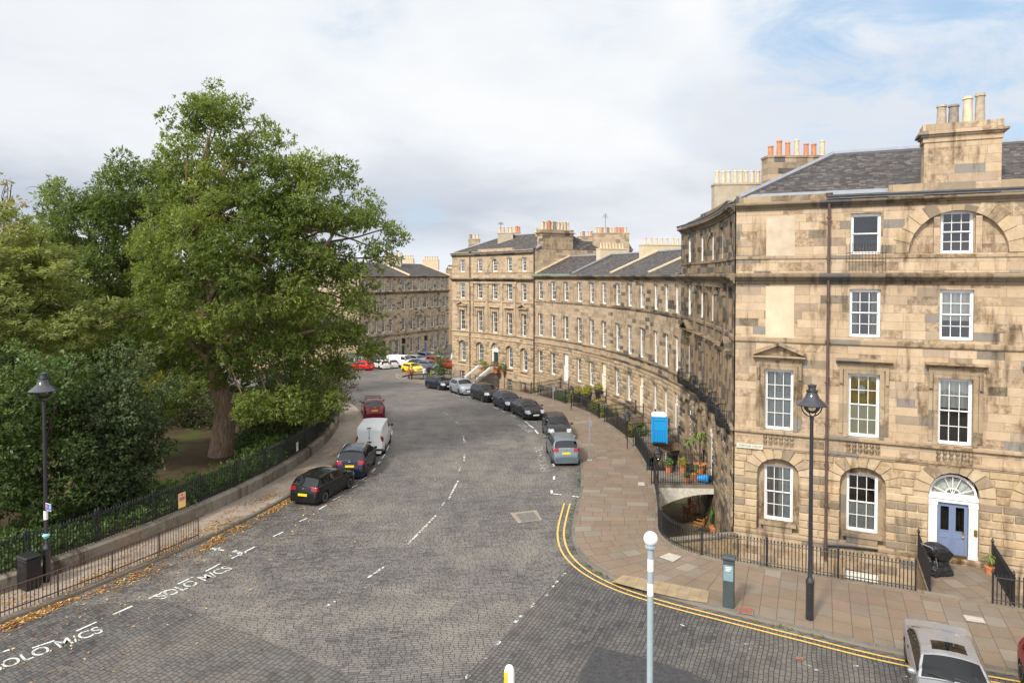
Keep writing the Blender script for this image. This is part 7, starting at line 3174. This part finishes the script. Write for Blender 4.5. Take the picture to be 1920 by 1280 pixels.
def edge_dist(poly, x, y):
    best = 1e9
    for i in range(len(poly)):
        (ax, ay), (bx_, by_) = poly[i], poly[(i + 1) % len(poly)]
        dx, dy = bx_ - ax, by_ - ay
        t = max(0, min(1, ((x - ax) * dx + (y - ay) * dy) / (dx * dx + dy * dy + 1e-9)))
        best = min(best, hypot(x - ax - dx * t, y - ay - dy * t))
    return best


def crown(outline, depth, sp, rr, maxd, gap=-.36, seed=0.0, tint=.38, sq=.85, layer=2.0, lump=1.4, airy=None):
    """a rounded crown volume filled with leaf clumps; outline is its profile seen square-on, at its real size and distance"""
    ppm = FPX / depth
    xs = [p[0] for p in outline]
    ys = [p[1] for p in outline]
    out = []
    st = sp * ppm
    y = min(ys)
    row = 0
    while y < max(ys):
        x = min(xs) + (st / 2 if row % 2 else 0)
        while x < max(xs):
            px, py = x + rng.uniform(-.4, .4) * st, y + rng.uniform(-.4, .4) * st
            if inside(outline, px, py) and not (airy and py < airy[0] and rng.random() < airy[1]):
                e = edge_dist(outline, px, py) / ppm
                c = at_depth(px, py, depth)
                hd_ = min(maxd, .95 * e + .4)
                d = -hd_
                first = True
                while d <= hd_ + .01:
                    nz = mnoise.noise(V((c.x * .33 + seed, d * .33, c.z * .33)))
                    n2_ = mnoise.noise(V((c.x * .8 + seed, d * .8 + 9, c.z * .8)))
                    if nz + .35 * n2_ > gap:
                        r = rng.uniform(*rr) * (1 if e > .9 else .66)
                        out.append((c.x + rng.uniform(-.3, .3), depth + d + lump * nz + rng.uniform(-.4, .4), c.z + rng.uniform(-.3, .3), r, sq, tint + .46 * mnoise.noise(V((c.x * .25, d * .25 + seed, c.z * .25 + 5))) + rng.uniform(-.06, .06)))
                    d += layer * (1 if first else 1.35)
                    first = False
            x += st
        y += st * .86
        row += 1
    return out


def limb(mb, p0, p1, r0, r1, bend=.6, n=6):
    p0, p1 = V(p0), V(p1)
    d = p1 - p0
    o = V((rng.uniform(-1, 1), rng.uniform(-1, 1), rng.uniform(.1, .8))) * bend
    pts, rs = [], []
    for i in range(n + 1):
        t = i / n
        q = p0.lerp(p1, t) + o * sin(pi * t) * d.length * .12
        q += V((rng.uniform(-1, 1), rng.uniform(-1, 1), rng.uniform(-1, 1))) * d.length * .018
        pts.append(q)
        rs.append(r0 + (r1 - r0) * t ** .8)
    mb.tube(pts, rs, 7)
    return pts


def tree(label, puffs, foot, trunk, leaf, L, Wd, dens, bark='bark', k=6, cat='tree', name='tree', droop=.15, flat=0.0, nl=26, group=None, rt=.3, spread=.85, twig=0):
    """trunk: list of (point, radius) from the foot up; limbs run from its top to the clumps"""
    T = thing(name, label, cat, foot, 0, group)
    b = MB()
    b.tube([p for p, r in trunk], [r for p, r in trunk], 14)
    top = trunk[-1][0]
    pick = rng.sample(puffs, min(nl, len(puffs)))
    ends = []
    for i, q in enumerate(pick):
        e = V(q[:3])
        s = trunk[-1 - (i % 2 if len(trunk) > 2 else 0)][0]
        pts = limb(b, s, e, rt * rng.uniform(.45, 1), .035, .8)
        ends.append(pts[3])
    for i in range(nl):
        q = V(rng.choice(puffs)[:3])
        s = min(ends, key=lambda u: (u - q).length)
        limb(b, s, q, rt * .28, .02, 1.0, 4)
    for i in range(twig):
        q = V(rng.choice(puffs)[:3])
        d = V((rng.gauss(0, 1), rng.gauss(0, 1) - .6, rng.gauss(0, .6))).normalized()
        limb(b, q, q + d * rng.uniform(.9, 1.9), .028, .008, 2.2, 4)
    b.build('trunk', M[bark], T, None, 60)
    foliage('crown', puffs, dens, L, Wd, M[leaf], T, k, droop, flat, spread)
    return T


# the great ash leaning out of the park
o1 = [(276, 770), (262, 700), (245, 620), (262, 520), (268, 440), (272, 380), (288, 330), (303, 300), (310, 240), (340, 195), (365, 185), (388, 158), (405, 155), (432, 165), (442, 190), (478, 196), (486, 214), (470, 238), (500, 262), (522, 222), (532, 245), (572, 275), (612, 280), (650, 272), (678, 295), (672, 330), (690, 356), (712, 385), (736, 404), (728, 440), (742, 462), (716, 482), (702, 520), (716, 548), (700, 590), (690, 620), (664, 648), (640, 668), (632, 705), (604, 716), (600, 752), (570, 772), (548, 752), (520, 745), (500, 768), (462, 776), (444, 742), (420, 712), (398, 704), (372, 700), (344, 700), (322, 740), (300, 765)]
cx0 = 470
o1 = [(cx0 + (x - cx0) * (1.045 if y > 230 else 1.0), y - 4 if y < 420 else y) for x, y in o1]
f1 = ground(415, 853, .5)
D1 = f1.y
pf1 = crown(o1, D1, 1.24, (.74, 1.14), 6.2, -.25, 2.0, .42, .74, 2.1, 2.2, (300, .22))
for (px, py, dy, n_) in ((402, 176, 0, 4), (420, 200, 0, 4), (375, 205, 0, 3), (470, 212, 0, 2), (525, 245, 0, 2), (345, 240, 0, 3), (610, 735, -1, 5), (575, 760, -2, 7), (640, 690, 0, 6), (520, 760, -3, 6), (470, 770, -3.5, 5), (300, 755, -3, 7), (345, 725, -3.5, 5), (690, 640, 1, 5), (725, 470, 0, 4), (275, 700, -2, 5), (735, 430, 1, 3)):
    for k in range(n_):
        q = at_depth(px + rng.uniform(-24, 24), py + rng.uniform(-22, 22), D1 + dy + rng.uniform(-1.6, 1.6))
        pf1.append((q.x, q.y, q.z, rng.uniform(.6, .95), .74, .45))
tp1 = [(V((f1.x, f1.y, f1.z - .3)), .88), (V((f1.x + .02, f1.y, f1.z + .5)), .74), (at_depth(420, 800, D1), .66), (at_depth(421, 760, D1), .59), (at_depth(408, 715, D1 - .2), .56), (at_depth(392, 668, D1 - .4), .44), (at_depth(385, 600, D1 - .2), .40), (at_depth(380, 520, D1), .32), (at_depth(386, 430, D1), .22)]
T1 = tree('great leaning ash tree with a thick pale trunk overhanging the park railing', pf1, f1, tp1, 'lf_ash', .24, .095, 11.0, 'bark', 6, nl=40, rt=.22, twig=110, droop=.3)
b = MB()
for pa, pb in (((396, 690), (300, 585)), ((300, 585), (210, 600)), ((385, 600), (335, 480)), ((392, 560), (470, 430)), ((400, 660), (520, 560)), ((380, 500), (330, 380)), ((386, 430), (392, 260)), ((386, 430), (350, 300)), ((392, 430), (440, 300)), ((470, 430), (560, 330)), ((520, 560), (630, 430)), ((400, 690), (480, 660)), ((480, 660), (590, 620))):
    limb(b, at_depth(*pa, D1 - 1.5), at_depth(*pb, D1 - 2.2 + rng.uniform(-1, 1)), .20, .09, .8, 7)
b.build('trunk', M['bark'], T1, None, 60)

o2 = [(52, 440), (72, 398), (98, 348), (122, 330), (146, 344), (172, 346), (190, 350), (208, 318), (238, 290), (266, 284), (304, 296), (350, 345), (345, 480), (345, 620), (310, 740), (215, 770), (120, 720), (92, 600), (62, 500)]
D2 = 53.0
pf2 = crown(o2, D2, 1.5, (.95, 1.45), 5.0, -.42, 7.0, .38, .75, 2.2, 1.6)
b2 = at_depth(225, 800, D2)
b2.z = .5
tree('tall dark green ash tree behind and left of the great leaning ash', pf2, b2, [(b2 - V((0, 0, .4)), .5), (b2 + V((0, 0, 3)), .4), (b2 + V((0, 0, 9)), .28)], 'lf_ash2', .30, .12, 7.5, 'bark', 6, nl=16, rt=.2, twig=20)

o3 = [(-90, 380), (-20, 372), (30, 388), (64, 402), (82, 440), (120, 475), (150, 500), (178, 540), (205, 566), (192, 600), (200, 640), (160, 668), (80, 690), (0, 690), (-90, 680)]
D3 = 37.0
pf3 = crown(o3, D3, .95, (.65, 1.1), 3.6, -.42, 13.0, .5, .45, 1.7)
b3 = at_depth(20, 800, D3)
b3.z = .5
tree('light yellow green tree with feathery layered sprays at the left edge', pf3, b3, [(b3 - V((0, 0, .4)), .32), (b3 + V((0, 0, 4)), .25), (b3 + V((0, 0, 8)), .15)], 'lf_yew', .22, .075, 16.0, 'bark_dark', 7, droop=.25, flat=.72, nl=16, rt=.12, spread=.7, twig=20)

o4 = [(-60, 385), (-20, 376), (0, 368), (30, 376), (58, 378), (76, 392), (70, 430), (40, 470), (-60, 480)]
D4 = 62.0
pf4 = crown(o4, D4, 1.5, (1.0, 1.5), 2.5, -.3, 3.0, .5) + [(at_depth(12, 338, D4).x, D4, at_depth(12, 338, D4).z, .6, 1, .5), (at_depth(2, 352, D4).x, D4, at_depth(2, 352, D4).z, .45, 1, .4), (at_depth(20, 344, D4).x, D4, at_depth(20, 344, D4).z, .3, 1, .4)]
b4 = at_depth(0, 700, D4)
b4.z = .3
tree('ochre tinted treetop rising behind the feathery tree at the left edge', pf4, b4, [(b4 - V((0, 0, .4)), .4), (b4 + V((0, 0, 6)), .3), (b4 + V((0, 0, 13)), .16)], 'lf_autumn', .34, .14, 3.0, 'bark_dark', 5, nl=8, rt=.14)

# far park trees closing the view under the crowns
for i, (ol, dd_, lab) in enumerate((([(-160, 470), (-60, 430), (60, 450), (160, 500), (240, 520), (250, 700), (240, 760), (-160, 760)], 70, 'broad dark park tree far back at the left edge of the gardens'), ([(180, 520), (260, 470), (360, 480), (440, 520), (480, 600), (470, 745), (330, 760), (190, 760)], 72, 'broad dark park tree far back behind the trunk of the great ash'), ([(430, 540), (500, 500), (570, 510), (620, 560), (638, 620), (640, 690), (600, 730), (440, 745)], 76, 'dark park tree far back beyond the shrubs near the road bend'))):
    pf = crown(ol, dd_, 2.2, (1.5, 2.3), 5, -.45, 20.0 + i, .3, .85, 3.2)
    xm = sum(p[0] for p in ol) / len(ol)
    bb = at_depth(xm, 700, dd_)
    bb.z = gz(dd_) + .3
    tree(lab, pf, bb, [(bb - V((0, 0, .4)), .5), (bb + V((0, 0, 3)), .4), (bb + V((0, 0, 7)), .25)], 'lf_ash2', .55, .24, 1.5, 'bark_dark', 5, nl=10, rt=.2)

# shrubs in the park
SHR = [
    ('large glossy dark holly bush behind the park railing', 'lf_holly', [(150, 720), (196, 640), (255, 632), (312, 655), (340, 715), (338, 790), (310, 850), (300, 945), (235, 985), (160, 975), (140, 850)], 33.2, 1.0, (.5, .9), 2.6, .16, .09, 25.0, 220, 'bark_dark'),
    ('mid green laurel bush behind the park lamp post', 'lf_laurel', [(-90, 665), (10, 640), (80, 650), (150, 640), (185, 700), (180, 760), (150, 850), (172, 930), (100, 975), (-90, 985)], 30.6, 1.0, (.55, .95), 2.6, .19, .095, 21.0, 200, 'bark_dark'),
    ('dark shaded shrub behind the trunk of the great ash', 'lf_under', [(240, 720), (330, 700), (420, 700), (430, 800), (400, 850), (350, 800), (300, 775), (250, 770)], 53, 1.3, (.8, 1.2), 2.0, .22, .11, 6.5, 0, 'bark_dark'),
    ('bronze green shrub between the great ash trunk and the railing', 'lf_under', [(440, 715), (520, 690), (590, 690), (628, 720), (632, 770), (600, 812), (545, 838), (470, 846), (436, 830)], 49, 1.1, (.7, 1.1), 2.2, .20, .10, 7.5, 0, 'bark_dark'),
    ('reddish brown shrub spilling over the railing at the road bend', 'lf_brown', [(560, 740), (590, 690), (622, 668), (650, 672), (664, 705), (668, 745), (640, 775), (610, 790), (575, 790)], 57.5, .9, (.55, .9), 1.8, .18, .085, 9.0, 0, 'bark_dark'),
]
for lab, mt, ol, dd_, sp, rr, md, L, Wd, dn, _, bk in SHR:
    pf = crown(ol, dd_, sp, rr, md, -.52, dd_, .4, .8, 1.4, .9)
    xm = sum(p[0] for p in ol) / len(ol)
    bb = at_depth(xm, 800, dd_)
    bb.z = gz(dd_) + .5
    tree(lab, pf, bb, [(bb - V((0, 0, .3)), .14), (bb + V((0, 0, .8)), .11), (bb + V((0, 0, 1.6)), .08)], mt, L, Wd, dn, bk, 5, 'shrub', 'park_shrub', nl=14, rt=.06, twig=10)
# yellow spray low on the ash
g = at_depth(302, 718, 39.5)
T = thing('park_shrub', 'bright yellow green bough hanging beside the holly bush', 'shrub', (g.x, g.y, .5))
b = MB()
limb(b, (g.x - .2, g.y + .6, .5), (g.x, g.y, g.z), .07, .03)
b.build('stem', M['bark'], T)
foliage('foliage', [(g.x + rng.uniform(-.8, .8), g.y + rng.uniform(-.4, .4), g.z + rng.uniform(-.5, .4), .55, .7, .8) for k in range(7)], 9, .2, .09, M['leaf_gold'], T)
# street shrub and the bush by the red car
g = ground(828, 713, PAVH)
D_ = g.y
pf = crown([(806, 712), (803, 690), (812, 664), (822, 652), (834, 660), (846, 668), (852, 690), (850, 712)], D_, .75, (.45, .7), 1.5, -.5, 1, .45, .9, 1.2, .5)
tree('bushy dark green street shrub at the far corner by the end pavilion', pf, g, [(g, .09), (g + V((0, 0, .8)), .07), (g + V((0, 0, 1.4)), .05)], 'lf_laurel', .22, .1, 7, 'bark_dark', 5, 'shrub', 'street_shrub', nl=8, rt=.04)
D_ = 112.0
g = at_depth(664, 690, D_)
g.z = gz(D_)
pf = crown([(640, 690), (645, 668), (660, 655), (676, 660), (684, 674), (682, 690)], D_, 1.1, (.7, 1.0), 1.5, -.5, 4, .5, .8, 1.6, .5)
tree('rounded green bush behind the bright red hatchback', pf, g, [(g, .1), (g + V((0, 0, .6)), .08), (g + V((0, 0, 1.0)), .05)], 'lf_laurel', .3, .14, 4, 'bark_dark', 5, 'shrub', 'street_shrub', nl=6, rt=.05)

# hedge of ground cover behind the railing
H_ = thing('hedge', 'loose green hedge of low leaves along the inside of the park railing', 'hedge', lpol(40.5, 0, .5))
pf = []
for a in np.arange(-50, 60, .62):
    for r in (40.75, 39.9, 39.0, 38.0, 37.0):
        if r < 38.5 and not (a < -4 or a > 12):
            continue
        if rng.random() < .1:
            continue
        q = lpol(r + rng.uniform(-.3, .3), a + rng.uniform(-.3, .3))
        hgt = .6 + .35 * mnoise.noise(V((q.x * .4, q.y * .4, 2))) + (.35 if a > 4 else 0)
        pf.append((q.x, q.y, gz(q.y) + .55 + hgt * .5, .42 + .2 * hgt, .75, .35 + .35 * mnoise.noise(V((q.x * .3, q.y * .3, 8)))))
foliage('foliage', pf, 9.0, .19, .085, M['lf_hedge'], H_, 5)
b = MB()
for q in pf[::3]:
    b.tube([(q[0], q[1], gz(q[1]) + .3), (q[0], q[1], q[2])], .02, 4)
b.build('stem', M['bark_dark'], H_)['kind'] = 'stuff'

# fallen leaves in the gutter, on the pavement and a few on the setts
M['lf_fallen'] = leaf_mat('fallen_leaf', (.16, .07, .022), (.40, .19, .05), .15, .7, (.58, .42, .17), .88)
N_ = 26000
aa = NR.uniform(-33, 17, N_)
kind = NR.uniform(0, 1, N_)
rr_ = np.where(kind < .55, 44.12 + np.abs(NR.normal(0, .38, N_)), np.where(kind < .86, 43.95 - np.abs(NR.normal(0, .9, N_)), 44 + np.abs(NR.normal(0, 3.4, N_))))
keep = rr_ > 41.9
dens_ = np.array([.36 + 1.3 * mnoise.noise(V((a * .35, r * 1.3, 3))) + .55 * mnoise.noise(V((a * 1.7, r * 2.5, 6))) for a, r in zip(aa, rr_)])
dens_ -= np.where(aa > 4, (aa - 4) * .05, 0)
keep &= NR.uniform(0, 1, N_) < np.clip(dens_, .012, 1)
aa, rr_ = aa[keep], rr_[keep]
ph = PH0 + aa / RF
bx_, by2 = CX + rr_ * np.cos(ph), CYW + rr_ * np.sin(ph)
bz = np.interp(by2, GX, GZ) + np.where(rr_ < 44.0, PAVH + .03, .02) + NR.uniform(0, .035, len(aa))
th = NR.uniform(0, 2 * pi, len(aa))
ln = NR.uniform(.05, .13, (len(aa), 1))
ax_ = np.stack([np.cos(th), np.sin(th), NR.normal(0, .25, len(aa))], 1) * ln
sd_ = np.stack([-np.sin(th), np.cos(th), NR.normal(0, .25, len(aa))], 1) * ln * .30
fo_ = leaf_mesh('fallen_leaves', np.stack([bx_, by2, bz], 1), ax_, sd_, NR.uniform(0, 1, len(aa)), M['lf_fallen'], None)
tag(fo_, 'orange brown fallen leaves drifted along the park kerb', None, None, 'stuff')
# weeds in the kerb of the terrace
wd = []
for i in range(600):
    j = rng.randrange(20, len(KERB) - 40)
    p, q = KERB[j], RAIL[j]
    n_ = (q - p).normalized()
    if mnoise.noise(V((p.x * .5, p.y * .5, 3))) < .02:
        continue
    c = p - n_ * rng.uniform(.17, .3) if rng.random() < .7 else q - n_ * rng.uniform(.0, .12)
    t_ = V((-n_.y, n_.x, 0))
    c = c + t_ * rng.uniform(-.8, .8)
    wd.append((c.x, c.y, gz(c.y) + .02, rng.uniform(.04, .10), .6, rng.uniform(.2, .8)))
wo = foliage('weeds', wd, 160, .07, .03, M['lf_hedge'], None, 4)
tag(wo, 'small green weeds growing along the terrace kerb', None, None, 'stuff')
# ------------------------------------------------------------------ sky, sun, view
SUN_AZ = radians(-143)      # measured from +Y towards +X: behind the camera, to the left
SUN_EL = radians(42)
sd = V((sin(SUN_AZ) * cos(SUN_EL), cos(SUN_AZ) * cos(SUN_EL), sin(SUN_EL)))
sl_ = bpy.data.lights.new('sun', 'SUN')
sl_.energy = 2.9
sl_.angle = radians(7)
sl_.color = (1.0, .93, .82)
so = bpy.data.objects.new('sun', sl_)
COL.objects.link(so)
so.rotation_euler = sd.to_track_quat('Z', 'Y').to_euler()

w = bpy.data.worlds.new('World')
SC.world = w
w.use_nodes = True
t = NT.__new__(NT)
t.t = w.node_tree
t.t.nodes.clear()
t.out = t.t.nodes.new('ShaderNodeOutputWorld')
sky = t.n('ShaderNodeTexSky', dict(sky_type='NISHITA', sun_disc=False, sun_elevation=SUN_EL, sun_rotation=SUN_AZ, air_density=1.0, dust_density=1.0, ozone_density=1.0))
skyc = t.n('ShaderNodeVectorMath', dict(operation='SCALE'), i0=sky.outputs[0])
skyc.inputs['Scale'].default_value = .085
gen = t.n('ShaderNodeTexCoord').outputs['Generated']
sp = t.n('ShaderNodeSeparateXYZ', None, Vector=gen)
zz = t.math('MAXIMUM', sp.outputs[2], 0.0)
den = t.math('ADD', zz, .22)
cx = t.math('DIVIDE', sp.outputs[0], den)
cy = t.math('DIVIDE', sp.outputs[1], den)
cv = t.n('ShaderNodeCombineXYZ', None, X=cx, Y=cy, Z=2.7)
n1 = t.noise(cv, .5, 6, .5, .3)
n2 = t.noise(cv, 1.1, 8, .55, .3)
n3 = t.noise(cv, .30, 4, .5)
# the cloud layer is broken by a few blue openings towards the upper right
az = t.math('DIVIDE', sp.outputs[0], t.math('MAXIMUM', sp.outputs[1], .05))


def opening(px, py, r0, r1, k):
    d = ray(px, py).normalized()
    dt = t.n('ShaderNodeVectorMath', dict(operation='DOT_PRODUCT'), i0=gen, i1=tuple(d)).outputs['Value']
    return t.math('MULTIPLY', t.maprange(dt, cos(radians(r1)), cos(radians(r0)), 0, 1, True), k)


hole = opening(1560, 110, 1, 9, .9)
for a_ in ((1890, 60, 2, 12, .9), (1910, 220, 1, 7, .8), (1480, 30, 0, 6, .6), (660, 5, 0, 5, .55), (1120, -10, 0, 6, .45), (1330, 200, 0, 5, .3), (790, 410, 0, 3, .5)):
    hole = t.math('MAXIMUM', hole, opening(*a_))
n4 = t.noise(cv, 2.6, 9, .62, .6)
brk = t.math('ADD', t.math('MULTIPLY', n2, .45), t.math('MULTIPLY', n4, .55))
mask = t.math('SUBTRACT', 1.0, t.math('MULTIPLY', hole, t.maprange(brk, .58, .42, .12, 1, True)))
shade = t.math('ADD', t.math('MULTIPLY', n1, .6), t.math('MULTIPLY', n2, .4))
band = t.math('MULTIPLY', t.maprange(zz, .02, .075, 0, 1, True), t.maprange(zz, .20, .085, 0, 1, True))
left = t.maprange(az, -.15, -.85, 0, 1, True)
dk = t.math('ADD', t.math('MULTIPLY', t.maprange(shade, .43, .60, 0, 1, True), .50), t.math('ADD', t.math('MULTIPLY', band, .42), t.math('MULTIPLY', left, .34)), clamp=True)
dk = t.math('ADD', dk, t.math('MULTIPLY', t.math('SUBTRACT', n4, .5), .35), clamp=True)
cc = t.ramp(dk, [(0, (.64, .65, .66)), (.35, (.575, .592, .62)), (.7, (.47, .498, .545)), (1, (.375, .415, .475))])
gap = t.math('MULTIPLY', t.maprange(zz, .07, .01, 0, 1, True), t.maprange(n2, .42, .6, .1, .85, True))
cc = t.mix(gap, cc, (.58, .62, .67))
blue = t.mix(.55, skyc.outputs[0], (.32, .50, .70))
col = t.mix(mask, blue, cc)
# the veiled sun behind the camera brightens the clouds round it
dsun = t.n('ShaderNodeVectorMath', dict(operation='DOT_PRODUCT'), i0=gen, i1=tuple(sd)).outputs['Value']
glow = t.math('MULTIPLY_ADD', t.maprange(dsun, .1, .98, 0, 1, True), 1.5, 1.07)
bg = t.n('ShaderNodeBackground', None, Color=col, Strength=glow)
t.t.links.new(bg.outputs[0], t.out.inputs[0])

SC.view_settings.view_transform = 'Standard'
SC.view_settings.look = 'None'
SC.view_settings.exposure = 0.5
SC.view_settings.gamma = 1.0
SC.view_settings.use_curve_mapping = False
SC.cycles.use_denoising = True
SC.cycles.max_bounces = 6
SC.cycles.diffuse_bounces = 3
SC.cycles.glossy_bounces = 3
SC.cycles.transmission_bounces = 4
SC.cycles.transparent_max_bounces = 12
SC.cycles.caustics_reflective = False
SC.cycles.caustics_refractive = False
